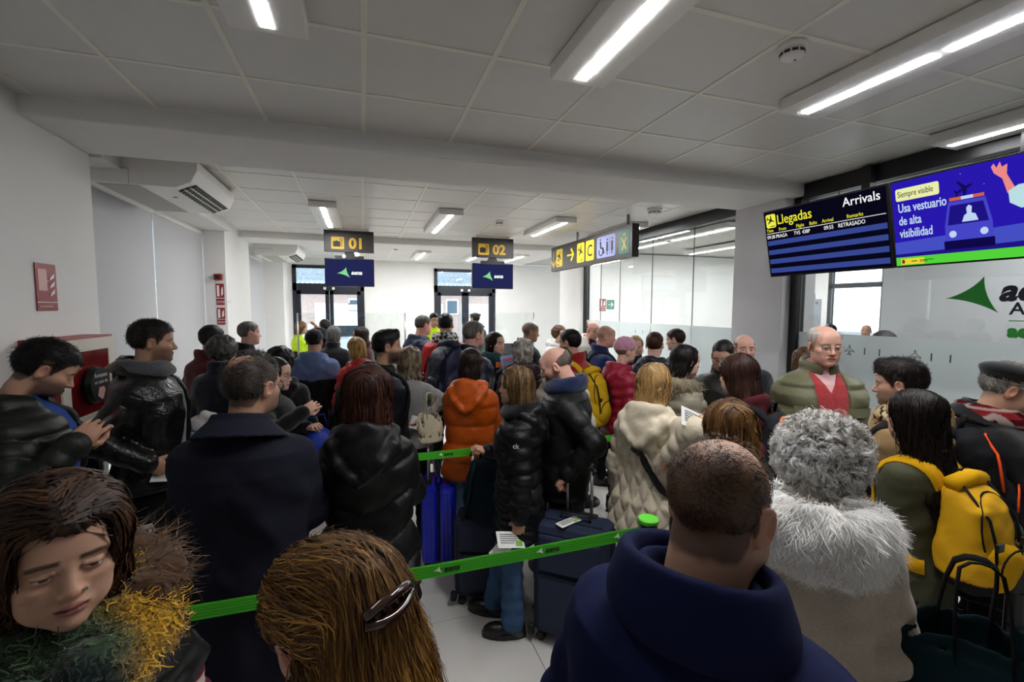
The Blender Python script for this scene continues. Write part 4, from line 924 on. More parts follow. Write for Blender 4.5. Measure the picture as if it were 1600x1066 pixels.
def cloth_mat(c, kind):
    if kind == 'nylon': return crease_mat('quilted_nylon', c, .48, .28, .16, 7., 3.)
    if kind == 'wool': return mat('wool_cloth', c, .95, spec=.15, noise=.12, nscale=160, bump=.25, bscale=240, sheen=.25)
    if kind == 'cotton': return crease_mat('cotton_cloth', c, .85, .12, .11, 5., 3.)
    if kind == 'leather': return crease_mat('creased_leather', c, .30, .42, .38, 7., 4.)
    if kind == 'denim': return mat('denim_cloth', c, .9, spec=.15, noise=.18, nscale=14, bump=.3, bscale=150)
    if kind == 'knit': return mat('knitted_wool', c, .95, spec=.1, noise=.15, nscale=120, bump=.6, bscale=170, sheen=.3)
    return mat('plain_cloth', c, .85)
def bfun(q, along=False):
    """quilting relief as a function of position"""
    if q is None: return None
    k, sp, am = q[:3]
    pf = lambda u: am*1.5*(np.power(np.abs(np.sin(PI*u/sp))+1e-4, .55)-.75)
    if along: return (lambda s: pf(s)) if k != 'd' else (lambda s: pf(s)*.6)
    if k == 'h': return lambda X, Y, Z: pf(Z+0*X)
    if k == 'c': return lambda X, Y, Z: pf(Z+.45*np.abs(X)*np.where(Y < 0, 1, -1)*(-1))
    if k == 'w': return lambda X, Y, Z: pf(Z+.016*np.sin(X*28)+.016*np.sin(Y*28))
    if k == 'd':
        def fd(X, Y, Z):
            u = np.arctan2(X, Y+.02)*.20; a = np.abs(np.sin(PI*(u+Z*.62)/sp)); b = np.abs(np.sin(PI*(u-Z*.62)/sp)); return am*1.35*(np.power(np.minimum(a, b)+1e-4, .55)-.65)
        return fd
TORSO_Z = [.40, .62, .80, .92, 1.02, 1.12, 1.25, 1.34, 1.41, 1.445, 1.475, 1.52]
TA = {'m': [.185, .185, .180, .172, .163, .168, .182, .188, .176, .135, .085, .062], 'f': [.185, .185, .182, .176, .150, .142, .156, .160, .150, .115, .070, .052]}
TB = {'m': [.12, .12, .118, .115, .110, .112, .122, .120, .105, .085, .070, .064], 'f': [.12, .12, .122, .118, .102, .100, .114, .112, .095, .075, .060, .054]}
TC = [0, 0, 0, -.005, 0, .002, .004, -.004, -.014, -.022, -.028, -.03]
def prof(sex, t, flare=0.0, belly=0.0, heavy=1.0):
    z = np.array(TORSO_Z); tt = t*(1-.72*sm(1.36, 1.50, z)); a = list(np.array(TA[sex])*heavy+tt); b = list(np.array(TB[sex])*heavy+tt)
    a = list(np.array(a)+flare*np.clip((.98-z)/.4, 0, 1)); bel = belly*np.exp(-((z-1.08)/.17)**2); b = list(np.array(b)+bel*.6+flare*.8*np.clip((.98-z)/.4, 0, 1)); c = list(np.array(TC)+bel*.4)
    return TORSO_Z, a, b, c
PEOPLE_BUILT = {}
def person(p):
    S = p['H']/1.75; d = p['d']; sex = p.get('sex', 'm'); sx2 = 'f' if sex == 'f' else 'm'; near = d < 2.9; mid = d < 4.4
    vc = float(np.clip(.0031*d, .0062, .018))*1.0/S; vh = float(np.clip(.0016*d, .0028, .009)); hs = p.get('hs', 1.0)
    cz, sz = math.cos(p['rz']), math.sin(p['rz'])
    def tolocal(w): x, y, z = w[0]-p['x'], w[1]-p['y'], w[2]; return np.array([x*cz+y*sz, -x*sz+y*cz, z])/S
    # ---- pose
    sw = (.182 if sx2 == 'm' else .160)*p.get('heavy', 1.0); arms = {}
    for side, s in (('L', -1), ('R', 1)):
        a = p.get('arm'+side, 'down'); sh = np.array([s*sw, -.012, 1.378]); L1, L2 = (.295, .262) if sx2 == 'm' else (.280, .250); pole = np.array([s*.32, -1., -.55])
        if isinstance(a, str):
            hd = {'down': (s*(sw+.085), .05, .865), 'fwd': (s*.14, .36, 1.08), 'belly': (s*.03, .26, 1.06), 'hold': (s*.16, .34, .98), 'phone': (s*.045, .32, 1.10), 'up': (s*.12, .24, 1.30), 'pocket': (s*(sw+.035), .13, .93), 'back': (s*.08, -.20, .98), 'mouth': (s*.05, .19, 1.50), 'strap': (s*.13, .17, 1.27)}[a]
            hd = np.array(hd, float)
        else: hd = tolocal(a)
        el, hd = ik(sh, hd, L1, L2, pole); arms[side] = (sh, el, hd, s)
    # ---- body: one mesh of head, torso, limbs and hands
    Hm = np.array(Euler((R(-p.get('hp', 0)), R(p.get('hr', 0)), R(-p.get('hy', 0))), 'YXZ').to_matrix()) if False else np.array((Matrix.Rotation(R(-p.get('hy', 0)), 3, 'Z') @ Matrix.Rotation(R(-p.get('hp', 0)), 3, 'X') @ Matrix.Rotation(R(p.get('hr', 0)), 3, 'Y')))
    Hc = np.array([0, .022, 1.635]); Pv = np.array([0, -.02, 1.535])
    def headpos(V, lo=1.46, hi=1.555):
        B = V*hs*np.array(p.get('hsc', (1, 1, 1)))+Hc; w = sm(lo, hi, B[:, 2])[:, None]; return B*(1-w)+((B-Pv)@Hm.T+Pv)*w
    HV, HQ = head_mesh(p.get('face', 'f' if sex == 'f' else 'm'), vh)
    tint = head_tint(HV, p); parts = [(headpos(HV), HQ, tint)]
    vb = max(.016, vc*1.3); F = Field((-.55, -.40, -.02), (.55, .62, 1.60), vb)
    z_, a_, b_, c_ = prof(sx2, -.022, 0, p.get('belly', 0)*.6, p.get('heavy', 1.0)); F.loft(z_, a_, b_, c_, .84, 1.51, .02)
    for s in (-1, 1):
        fx, fy = p.get('stance', ((-.10, 0.), (.10, 0.)))[0 if s < 0 else 1]; kn = (s*.092+(fx-s*.1)*.5, fy*.5+.012, .50)
        F.cap((s*.09, 0, .90), kn, .076, .052, .03); F.cap(kn, (fx, fy-.015, .10), .050, .036, .02); F.cap((fx, fy-.02, .06), (fx+s*.01, fy+.12, .045), .032, .026, .02)
    for sh, el, hd, s in arms.values(): F.cap(sh, el, .040, .030, .03); F.cap(el, hd, .030, .026, .02)
    V, Q = F.mesh(); parts.append((V, Q, np.tile(np.array(SKIN[p.get('skin', 'mid')]), (len(V), 1))))
    for side, (sh, el, hd, s) in arms.items():
        sty = p.get('hand'+side, 'relax'); hv, hq = hand_mesh(sty, .0038 if near else (.0055 if mid else .008))
        fz = (el-hd); py = np.array(p.get('palm'+side, (-s*1.0, .25, 0.) if not sty == 'grip' else (0, .3, -1.)), float)
        M = frame(fz, py); hv2 = hv.copy()
        want = np.array(p.get('thumb'+side, (0, 1, .3)), float)
        if (M[:, 0] @ want) < 0: hv2[:, 0] *= -1; hq = hq[:, ::-1]
        W = (hv2*(.93 if sx2 == 'f' else 1.0))@M.T+hd
        sk = np.array(SKIN[p.get('skin', 'mid')]); parts.append((W, hq, np.tile(sk*np.array([1.0, .93, .9]), (len(W), 1))))
    n = 0; VV = []; QQ = []; TT = []
    for v, q, t in parts: VV.append(v); QQ.append(q+n); TT.append(t); n += len(v)
    body = link_mesh('person', np.concatenate(VV)*S, [np.concatenate(QQ)], M_skin, None, True, np.concatenate(TT))
    body.location = (p['x'], p['y'], 0); body.rotation_euler = (0, 0, p['rz']); tag(body, p['label'], 'person', 'people queuing in the hall')
    # ---- hair
    if p['style'] != 'bald':
        hv, hf, ht = hair(p, float(np.clip(.0022*d, .0042, .012)), near)
        if len(hv): link_mesh('hair', headpos(hv, 1.30, 1.56)*S, hf, M_hair, body, True, ht)
    # ---- clothes
    lo = (-.62, -.46, 0); hi = (.62, .66, 1.66)
    def fld(z0, z1=1.66, wide=True): return Field((-.62 if wide else -.36, -.46 if wide else -.34, z0), (.62 if wide else .36, .66 if wide else .34, z1), vc)
    c = p['coat']; hem = c.get('hem', .80); t = c.get('t', .03); q = c.get('quilt'); kind = c.get('mat', 'nylon')
    wr = wobf(19, .010 if kind not in ('knit', 'wool') else .005, p['seed']); bq = bfun(q)
    wf = wobf(48, .004 if kind != 'knit' else .001, p['seed']+3)
    if kind in ('cotton', 'wool', 'leather'):
        wr0 = wr; sd_ = p['seed']
        def wr(X, Y, Z):
            th_ = np.arctan2(X, Y+.02); return wr0(X, Y, Z)+.008*sm(1.12, .80, Z)*np.sin(th_*7+sd_+1.5*np.sin(Z*6+sd_))+.0045*sm(.95, 1.15, Z)*np.sin(X*38+Z*26*np.sign(X+.001)+sd_+2*np.sin(Z*9))*np.exp(-((Z-1.22)/.16)**2)
    disp = (lambda X, Y, Z: wr(X, Y, Z)*sm(1.42, 1.30, Z)+wf(X, Y, Z)*sm(1.42, 1.30, Z)+bq(X, Y, Z)) if bq else (lambda X, Y, Z: wr(X, Y, Z)*sm(1.42, 1.25, Z)+wf(X, Y, Z)*sm(1.44, 1.30, Z))
    F = fld(hem-.06); z_, a_, b_, c_ = prof(sx2, t, c.get('flare', 0), p.get('belly', 0), p.get('heavy', 1.0))
    F.loft(z_, a_, b_, c_, hem, c.get('top', 1.50), .02, 2.35, disp)
    if c.get('open'):
        X, Y, Z = F.all(); w0, w1 = c['open']; w = np.interp(Z, [hem, 1.05, 1.44], [w1, (w0+w1)/2, w0]); cb = np.interp(Z, z_, np.array(b_))
        F.cut((slice(None),)*3, np.maximum(np.abs(X)-w, (.35*cb)-Y), .012)
    ba = bfun(q, True)
    if not c.get('sleeveless'):
        for side, (sh, el, hd, s) in arms.items():
            at_ = t; r0 = .053+at_*.48; r1 = .043+at_*.46; r2 = (.034+at_*.34)
            crease = lambda L, r: (lambda u: (ba(u) if ba else 0)+.004*np.sin(u*95+s)*np.clip(1.6-np.abs(u-L)/.09, 0, 1)+.003*np.sin(u*55))
            L1 = np.linalg.norm(el-sh); cf = hd+(el-hd)/np.linalg.norm(el-hd)*.012
            F.cap(sh+np.array([-s*.015, 0, -.004]), el, r0*.97, r1, .030, bump=crease(L1, r0)); F.cap(el, cf, r1*1.02, r2, .03, bump=crease(0, r1))
            dv = (cf-el)/np.linalg.norm(cf-el); F.cap(cf-dv*.012, cf+dv*.002, r2+.004, r2+.004, .006)
    col = c.get('collar', 'stand'); nr = .075 if sx2 == 'm' else .064
    if col == 'stand': F.ring(1.505, nr+t*.25, nr+t*.25, -.028, .014, .018, .22, .02, 2.4, gap=.02)
    elif col == 'lapel':
        F.cone_collar(1.540, 1.452, nr+.006, nr+.066+t*.3, -.032, max(.0065, vc*.8), .30, .02)
    elif col in ('hood', 'bighood'):
        g_ = 1.0 if col == 'hood' else 1.10
        F.ring(1.468, .088*g_, .090*g_, -.036, .020, .036*g_, .16, .03, 1.5, gap=.03, disp=wobf(44, .007, p['seed']))
        F.ell((0, -.128*g_, 1.372), (.118*g_, .050*g_, .110*g_), .030, disp=wobf(34, .010, p['seed']+1))
        F.ell((0, -.088*g_, 1.500), (.062*g_, .030, .045), .02, sub=True)
        RP = np.array([(.078, .045, 1.475), (.112, -.03, 1.472), (.118, -.105, 1.435), (.082, -.158, 1.375), (.030, -.172, 1.315), (0, -.172, 1.290)])*np.array([g_, g_, 1])
        for s in (-1, 1):
            for i_ in range(5):
                ra, rb_ = (.020, .027, .030, .025, .019, .016)[i_:i_+2]; w_ = .006*math.sin(i_*2.1+p['seed']+s); F.cap(RP[i_]*[s, 1, 1]+[0, 0, w_], RP[i_+1]*[s, 1, 1], ra, rb_, .024)
        F.cap((0, -.02, 1.38), (0, -.02, 1.60), nr-.012, nr-.012, .01, sub=True) if False else None
    elif col == 'crew': F.ring(1.485, nr+.002, nr+.002, -.03, .010, .010, .25, .012, 1.2)
    elif col == 'roll': F.ring(1.50, nr+.004, nr+.004, -.028, .016, .018, .2, .015, 2.4)
    V, Q = F.mesh(); nm = c.get('name', 'coat')
    if c.get('color2'):
        zz = V[:, 2]+.012*wob(V, 30); m_ = sm(c['split']+.006, c['split']-.006, zz)[:, None]; T = np.array(srgb(c['color']))*(1-m_)+np.array(srgb(c['color2']))*m_
        o = link_mesh(nm, V*S, [Q], attr_mat('two_tone_cloth', .8, .2, 0, .3, 40), body, True, T)
    elif c.get('tintf'):
        o = link_mesh(nm, V*S, [Q], attr_mat('printed_cloth', .8, .2, 0, .2, 40), body, True, c['tintf'](V))
    else: o = link_mesh(nm, V*S, [Q], cloth_mat(c['color'], kind), body)
    coat = o; CF = F
    if c.get('zip'):
        G().tube([(0, np.interp(zq, z_, np.array(c_)+np.array(b_))+.004, zq) for zq in np.linspace(hem+.03, 1.42, 14)], .006, 6).obj('zip', mat('dark_zip', c['zip'], .4), coat, smooth=True).scale = (S, S, S)
    if c.get('cuffs'):
        for side, (sh, el, hd, s) in arms.items():
            dv = (hd-el)/np.linalg.norm(hd-el); G().tube([(hd-dv*.04)*S, (hd+dv*.018)*S], .036*S, 14).obj('cuff', cloth_mat(c['cuffs'], 'knit'), coat, smooth=True)
    if p.get('inner'):
        i_ = p['inner']; F = fld(.88, 1.56, False); z_, a_, b_, c_ = prof(sx2, t-.020, 0, p.get('belly', 0), p.get('heavy', 1.0)); F.loft(z_, a_, b_, c_, .90, 1.50, .02, 2.35, wobf(26, .004, 1.))
        if i_.get('vneck'):
            X, Y, Z = F.all(); F.cut((slice(None),)*3, np.maximum(np.abs(X)-np.interp(Z, [1.36, 1.50], [0, .075]), .02-Y), .005)
        else: F.ring(1.485, nr, nr, -.03, .011, .012, .2, .01, 1.5)
        V, Q = F.mesh(); link_mesh(i_.get('name', 'sweater'), V*S, [Q], cloth_mat(i_['color'], i_.get('mat', 'knit')), body)
        if i_.get('shirt'):
            F = fld(1.28, 1.58, False); z_, a_, b_, c_ = prof(sx2, t-.027); F.loft(z_, a_, b_, c_, 1.30, 1.505, .02); F.ring(1.500, nr-.004, nr, -.028, .008, .012, .28, .01, 2.2, gap=.025); F.cap((-.025, .05, 1.485), (-.055, .045, 1.43), .010, .004, .006); F.cap((.025, .05, 1.485), (.055, .045, 1.43), .010, .004, .006)
            V, Q = F.mesh(); link_mesh('shirt', V*S, [Q], cloth_mat(i_['shirt'], 'cotton'), body)
    if p.get('scarf'):
        s_ = p['scarf']; F = Field((-.22, -.22, 1.30), (.22, .24, 1.62), vc*.8); F.ring(1.505, nr+.022, nr+.022, -.02, s_.get('r', .032), s_.get('r', .032)*.95, .12, .02, 1.25, disp=wobf(45, .007, 2.)); F.ring(1.475, nr+.04, nr+.035, -.01, s_.get('r', .032)*.9, s_.get('r', .032)*.7, .05, .02, 1.1, disp=wobf(40, .008, 5.))
        if s_.get('tail'): F.cap((.03, .11, 1.46), (.06, .155, 1.30), .035, .028, .02)
        V, Q = F.mesh(); 
        if s_.get('tintf'): link_mesh('scarf', V*S, [Q], attr_mat('patterned_scarf', .95, .1, 0, .4, 150), body, True, s_['tintf'](V))
        else: link_mesh('scarf', V*S, [Q], cloth_mat(s_['color'], s_.get('mat', 'knit')), body)
    if c.get('fur'):
        f_ = c['fur']; rr = f_.get('r', .05); sc_ = f_.get('scale', 1.0)
        F = Field((-.34, -.34, 1.20), (.34, .30, 1.62), max(vc*.8, .009)); F.ring(f_.get('z', 1.465), (nr+.04)*sc_, (nr+.045)*sc_, -.045, rr*.75, rr, f_.get('slope', .15), .02, f_.get('zs', 1.25), disp=wobf(50, .010, 1.))
        V, Q = F.mesh(); fc = np.array(srgb(f_['color'])); fc2 = np.array(srgb(f_.get('color2', f_['color']))); k = wob(V, 70, 2.)[:, None]*.5+.5
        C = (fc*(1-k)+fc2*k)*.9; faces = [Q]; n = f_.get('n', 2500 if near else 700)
        rt = V[RNG.integers(0, len(V), n)]
        df = lambda P, t: np.stack([P[:, 0]*3, P[:, 1]*3, -.8-.6*t+0*P[:, 0]], 1)
        SV, SQ, ID, T = strands(F, rt, df, f_.get('len', .05)*RNG.uniform(.6, 1.3, n), 4, f_.get('w', .0014 if near else .003), .008, .6, .2, lift=f_.get('lift', .03))
        kk = RNG.uniform(0, 1, n)[ID][:, None]; faces.append(SQ+len(V)); C = np.concatenate([C, (fc*(1-kk)+fc2*kk)*RNG.uniform(.85, 1.1, n)[ID][:, None]]); V = np.concatenate([V, SV])
        link_mesh('fur_collar', V*S, faces, M_fur, body, True, np.clip(C, 0, 1))
    # trousers, shoes
    tr = p.get('trousers', '#15161a'); vt = vc*1.15 if near else vc*1.3; F = Field((-.34, -.24, .0), (.34, .30, 1.02), max(vt, .012)); fl = p.get('legflare', 0); st = p.get('stance', ((-.10, 0.), (.10, 0.)))
    wl = wobf(34, .006, p['seed']); z_, a_, b_, c_ = prof(sx2, .006); F.loft(z_, a_, b_, c_, .84, 1.0, .02)
    for s, (fx, fy) in zip((-1, 1), st):
        F.cap((s*.088, 0, .90), (s*.092+(fx-s*.1)*.5, fy*.5+.012, .50), .094, .068, .03, bump=lambda u: .004*np.sin(u*60)); F.cap((s*.092+(fx-s*.1)*.5, fy*.5+.012, .50), (fx, fy-.015, .095), .068, .056+fl, .02, bump=lambda u: .004*np.sin(u*70+1))
    F.d[:, :, :max(1, int(.075/F.v))] = .2
    V, Q = F.mesh(); link_mesh('trousers', V*S, [Q], cloth_mat(tr, p.get('trmat', 'cotton')), body)
    for s, (fx, fy) in zip((-1, 1), st):
        F = Field((-.07, -.11, -.002), (.07, .21, .17), .007 if near else .012); F.ell((0, .10, .042), (.049, .092, .052), .02); F.ell((0, -.02, .055), (.044, .068, .070), .03); F.cap((0, -.03, .07), (0, -.035, .14), .046, .048, .02); F.d = np.maximum(F.d, .004-F.all()[2])
        V, Q = F.mesh(); rz_ = rotz(-s*.15); V2 = V@rz_.T+np.array([fx, fy-.01, 0]); sh_ = link_mesh('shoe', V2*S, [Q], mat('shoe_leather', p.get('shoes', '#0d0d0f'), .35, bump=.05), body)
        P = [(.050*math.cos(a)*(1 if math.sin(a) > 0 else .88), .052+.146*math.sin(a)) for a in np.arange(20)*2*PI/20]; th = p.get('sole', .018)
        Vs = np.array([(x, y, z) for z in (0.0, th) for x, y in P])@rz_.T+np.array([fx, fy-.01, 0]); n = 20
        g_ = G().add(Vs*S, [tuple(range(n-1, -1, -1)), tuple(range(n, 2*n))] + [(i, (i+1) % n, n+(i+1) % n, n+i) for i in range(n)]); g_.obj('sole', M_bs, sh_)
    # ---- small things that are worn
    def onhead(P): return headpos(np.asarray(P, float))*S
    if p.get('glasses'):
        gl = p['glasses']; g_ = G(); m_ = mat('spectacle_frame', gl.get('color', '#2a2622'), .3, gl.get('metal', 0.)); a = np.linspace(0, 2*PI, 19)
        for s in (-1, 1): g_.tube(onhead(np.stack([s*.033+.025*np.cos(a), .103-.006*np.abs(np.cos(a))*(np.sign(np.cos(a)) == s), -.003+.020*np.sin(a)], 1)), gl.get('r', .0016), 6, cap=False)
        g_.tube(onhead([(-.009, .106, .002), (0, .109, .004), (.009, .106, .002)]), .0015, 6)
        for s in (-1, 1): g_.tube(onhead([(s*.057, .099, .004), (s*.073, .07, .006), (s*.080, .0, .010), (s*.082, -.014, .0), (s*.080, -.022, -.012)]), .0016, 6)
        go = g_.obj('glasses', m_, body, smooth=True)
        for s in (-1, 1):
            L_ = onhead(np.stack([s*.033+.024*np.cos(a[:-1]), .1025+0*a[:-1], -.003+.019*np.sin(a[:-1])], 1)); link_mesh('lens', np.concatenate([L_, L_.mean(0)[None]]), [np.array([(i, (i+1) % 18, 18) for i in range(18)])], GLASS, go)
    if p.get('hat'):
        h_ = p['hat']; F = Field((-.17, -.18, -.08), (.17, .24, .20), max(vh, .005))
        if h_['kind'] == 'beanie':
            F.ell((0, -.014, .045), (.092, .112, .098), 0, full=True); X, Y, Z = F.all(); F.cut((slice(None),)*3, (Z-.018-.22*Y)+0*X, .008); F.d -= wobf(120, .004, 1.)(X, Y, Z)
        else:
            F.ell((0, -.012, .085), (.108, .120, .042), 0); F.loft([.02, .05, .09], [.082, .084, .10], [.104, .106, .118], [-.012]*3, .035, .09, .012, 2.0, full=False)
            F.ell((0, .118, .045), (.062, .055, .007), .008)
        V, Q = F.mesh(); link_mesh('hat', onhead(V), [Q], cloth_mat(h_['color'], h_.get('mat', 'wool')), body)
    if p.get('extra'): p['extra'](body, p, S, onhead, arms, coat, CF)
    PEOPLE_BUILT[p['key']] = dict(o=body, arms=arms, S=S, p=p, F=CF)
    return body
POS = {
    'A': dict(x=-0.536, y=1.006, H=1.63, rz=-2.514, d=0.8, hp=4),
    'B': dict(x=-0.037, y=0.713, H=1.568, rz=0.733, d=0.7, hp=6),
    'C': dict(x=0.545, y=0.602, H=1.728, rz=-1.173, d=0.78, hp=10),
    'D': dict(x=1.278, y=0.966, H=1.608, rz=-0.994, d=1.35, hp=6),
    'E': dict(x=2.259, y=1.277, H=1.591, rz=0.03, d=1.95, hp=4),
    'F': dict(x=2.55, y=1.504, H=1.692, rz=0.436, d=2.25, hp=6),
    'G': dict(x=2.801, y=2.15, H=1.838, rz=-3.623, d=2.9, hp=4),
    'H': dict(x=2.888, y=1.331, H=1.693, rz=-2.513, d=2.15, hp=12),
    'I': dict(x=1.322, y=1.352, H=1.594, rz=-0.383, d=1.75, hp=10),
    'J': dict(x=1.561, y=2.195, H=1.627, rz=-1.04, d=2.6, hp=5),
    'K': dict(x=0.869, y=2.506, H=1.594, rz=1.097, d=2.67, hp=0),
    'L': dict(x=1.234, y=2.671, H=1.713, rz=1.062, d=2.95, hp=24),
    'M': dict(x=0.009, y=2.072, H=1.674, rz=-0.215, d=2.0, hp=4),
    'N': dict(x=-0.429, y=1.905, H=1.769, rz=-0.13, d=1.7, hp=4),
    'O': dict(x=-1.25, y=3.3, H=1.859, rz=-1.456, d=2.75, hp=3),
    'P': dict(x=-1.431, y=2.56, H=1.821, rz=-1.342, d=2.05, hp=30),
    'Q': dict(x=-0.601, y=3.44, H=1.601, rz=-1.787, d=3.1, hp=6),
    'R_': dict(x=-0.63, y=3.967, H=1.623, rz=-0.018, d=3.6, hp=4),
    'S': dict(x=0.153, y=3.631, H=1.76, rz=-1.508, d=3.5, hp=0),
    'T': dict(x=0.363, y=3.845, H=1.604, rz=-0.164, d=3.8, hp=6),
    'U': dict(x=0.754, y=3.303, H=1.639, rz=-0.435, d=3.4, hp=4),
    'V': dict(x=0.969, y=4.199, H=1.811, rz=-1.137, d=4.3, hp=4),
    'W': dict(x=0.913, y=5.279, H=1.869, rz=-0.311, d=5.3, hp=2),
    'X': dict(x=0.713, y=5.967, H=1.837, rz=-1.135, d=5.9, hp=6),
    'Y': dict(x=1.288, y=8.795, H=1.842, rz=-3.027, d=8.7, hp=12),
    'Z': dict(x=-1.097, y=9.088, H=1.688, rz=-1.418, d=8.3, hp=6),
    'AA': dict(x=-0.499, y=5.187, H=1.702, rz=-0.149, d=4.8, hp=6),
    'AB': dict(x=-0.375, y=6.42, H=1.697, rz=-0.361, d=6.0, hp=4),
    'AC': dict(x=-0.548, y=7.545, H=1.751, rz=0.422, d=7.0, hp=2),
    'AD': dict(x=-0.054, y=4.827, H=1.644, rz=0.397, d=4.6, hp=8),
    'AE': dict(x=-0.011, y=6.421, H=1.682, rz=1.399, d=6.1, hp=2),
    'AF': dict(x=2.218, y=9.179, H=1.829, rz=0.462, d=9.4, hp=2),
    'AG': dict(x=1.308, y=4.621, H=1.686, rz=-2.459, d=4.8, hp=2),
    'AH': dict(x=1.326, y=3.737, H=1.676, rz=-0.482, d=4.0, hp=8),
    'AI': dict(x=1.923, y=5.26, H=1.775, rz=-1.717, d=5.6, hp=8),
    'AJ': dict(x=2.783, y=6.263, H=1.675, rz=-2.864, d=6.8, hp=6),
    'AK': dict(x=1.836, y=3.805, H=1.74, rz=0.566, d=4.2, hp=4),
    'AL': dict(x=1.537, y=3.362, H=1.628, rz=-0.464, d=3.7, hp=4),
    'AM': dict(x=2.926, y=5.539, H=1.79, rz=-2.938, d=6.1, hp=22),
    'AN': dict(x=2.503, y=4.441, H=1.759, rz=-1.915, d=5.0, hp=8),
    'AO': dict(x=2.27, y=3.66, H=1.67, rz=-1.643, d=4.2, hp=8),
    'AP': dict(x=2.907, y=4.421, H=1.634, rz=-3.584, d=5.1, hp=4),
    'AQ': dict(x=2.669, y=3.736, H=1.705, rz=-0.76, d=4.4, hp=4),
    'AR': dict(x=3.354, y=4.245, H=1.711, rz=0.593, d=5.1, hp=8),
    'AS': dict(x=2.194, y=2.741, H=1.68, rz=-1.763, d=3.3, hp=6),
    'AT': dict(x=2.69, y=2.854, H=1.715, rz=2.18, d=3.5, hp=20),
    'AU': dict(x=3.108, y=3.087, H=1.721, rz=-3.669, d=3.9, hp=2),
    'AV': dict(x=2.089, y=2.073, H=1.676, rz=0.299, d=2.65, hp=6),
    'AY': dict(x=-1.315, y=4.736, H=1.767, rz=-0.603, d=4.1, hp=2),
    'AZ': dict(x=-1.08, y=4.167, H=1.71, rz=-0.237, d=3.65, hp=6),
    'BA': dict(x=-1.192, y=5.548, H=1.779, rz=-1.115, d=4.9, hp=0),
    'BG': dict(x=4.685, y=5.638, H=1.702, rz=-3.319, d=6.7, hp=35),
    'BH': dict(x=4.607, y=2.958, H=1.734, rz=-1.84, d=4.25, hp=4),
    'BI': dict(x=8.63, y=5.807, H=1.658, rz=2.024, d=8.2, hp=2),
    'BJ': dict(x=4.895, y=2.523, H=1.477, rz=1.875, d=3.9, hp=26),
    'BK': dict(x=3.217, y=2.604, H=1.642, rz=-0.89, d=3.5, hp=4),
    'BL': dict(x=6.048, y=4.544, H=1.724, rz=-1.101, d=6.2, hp=0),
}
HT = {'K_L': (0.801, 2.297, 0.653), 'K_R': (0.701, 2.605, 1.086), 'L_L': (1.138, 2.421, 0.955), 'O_R': (-1.171, 3.038, 1.061), 'P_R': (-1.163, 2.362, 1.371), 'P_L': (-1.259, 2.560, 1.335), 'Q_R': (-0.372, 3.130, 1.283), 'Q_L': (-0.369, 3.277, 1.146), 'J_R': (1.522, 1.974, 1.175), 'AV_L': (1.664, 1.834, 1.337), 'H_R': (2.676, 1.159, 0.977), 'AP_R': (2.732, 4.157, 1.508), 'AG_R': (1.292, 4.223, 1.313), 'AG_L': (1.193, 4.356, 1.254), 'AC_R': (-0.648, 7.469, 1.642), 'T_R': (0.432, 3.589, 1.070)}
GP = {'s1': (0.455, 3.548, 0.000), 's2': (0.644, 2.979, 0.000), 's3': (1.108, 2.262, 0.000), 's4': (1.878, 2.419, 0.450), 's5': (-1.229, 3.138, 0.620), 's6': (2.833, 1.241, 0.600), 'post1': (1.204, 1.696, 1.000), 'belt1': (-0.453, 1.696, 0.950), 'belt0': (-0.673, 1.699, 0.950), 'b2a': (-0.391, 3.086, 0.950), 'b2b': (2.897, 3.061, 0.950), 'b3a': (-0.712, 5.817, 0.950), 'b3b': (0.005, 5.771, 0.950), 'b4a': (-1.655, 4.543, 0.950), 'b4b': (-1.275, 4.812, 0.950), 'b5a': (2.327, 4.124, 0.950), 'b5b': (2.990, 4.302, 0.950), 'b6a': (2.697, 1.119, 0.950)}
# ------------------------------------------------------------------ the crowd
SEED = 0
def P(key, label, **kw):
    global SEED
    SEED += 1
    p = dict(key=key, label=label, seed=SEED*1.37, style='short', hairc='#1a1411'); p.update(POS[key]); p.update(kw)
    for s in 'LR':
        if f'{key}_{s}' in HT: p['arm'+s] = HT[f'{key}_{s}']
    return person(p)
def ct(color, **k): return dict(color=color, **k)
DK = '#17120f'; BRN = '#3a2619'; GREY = '#8d8a86'
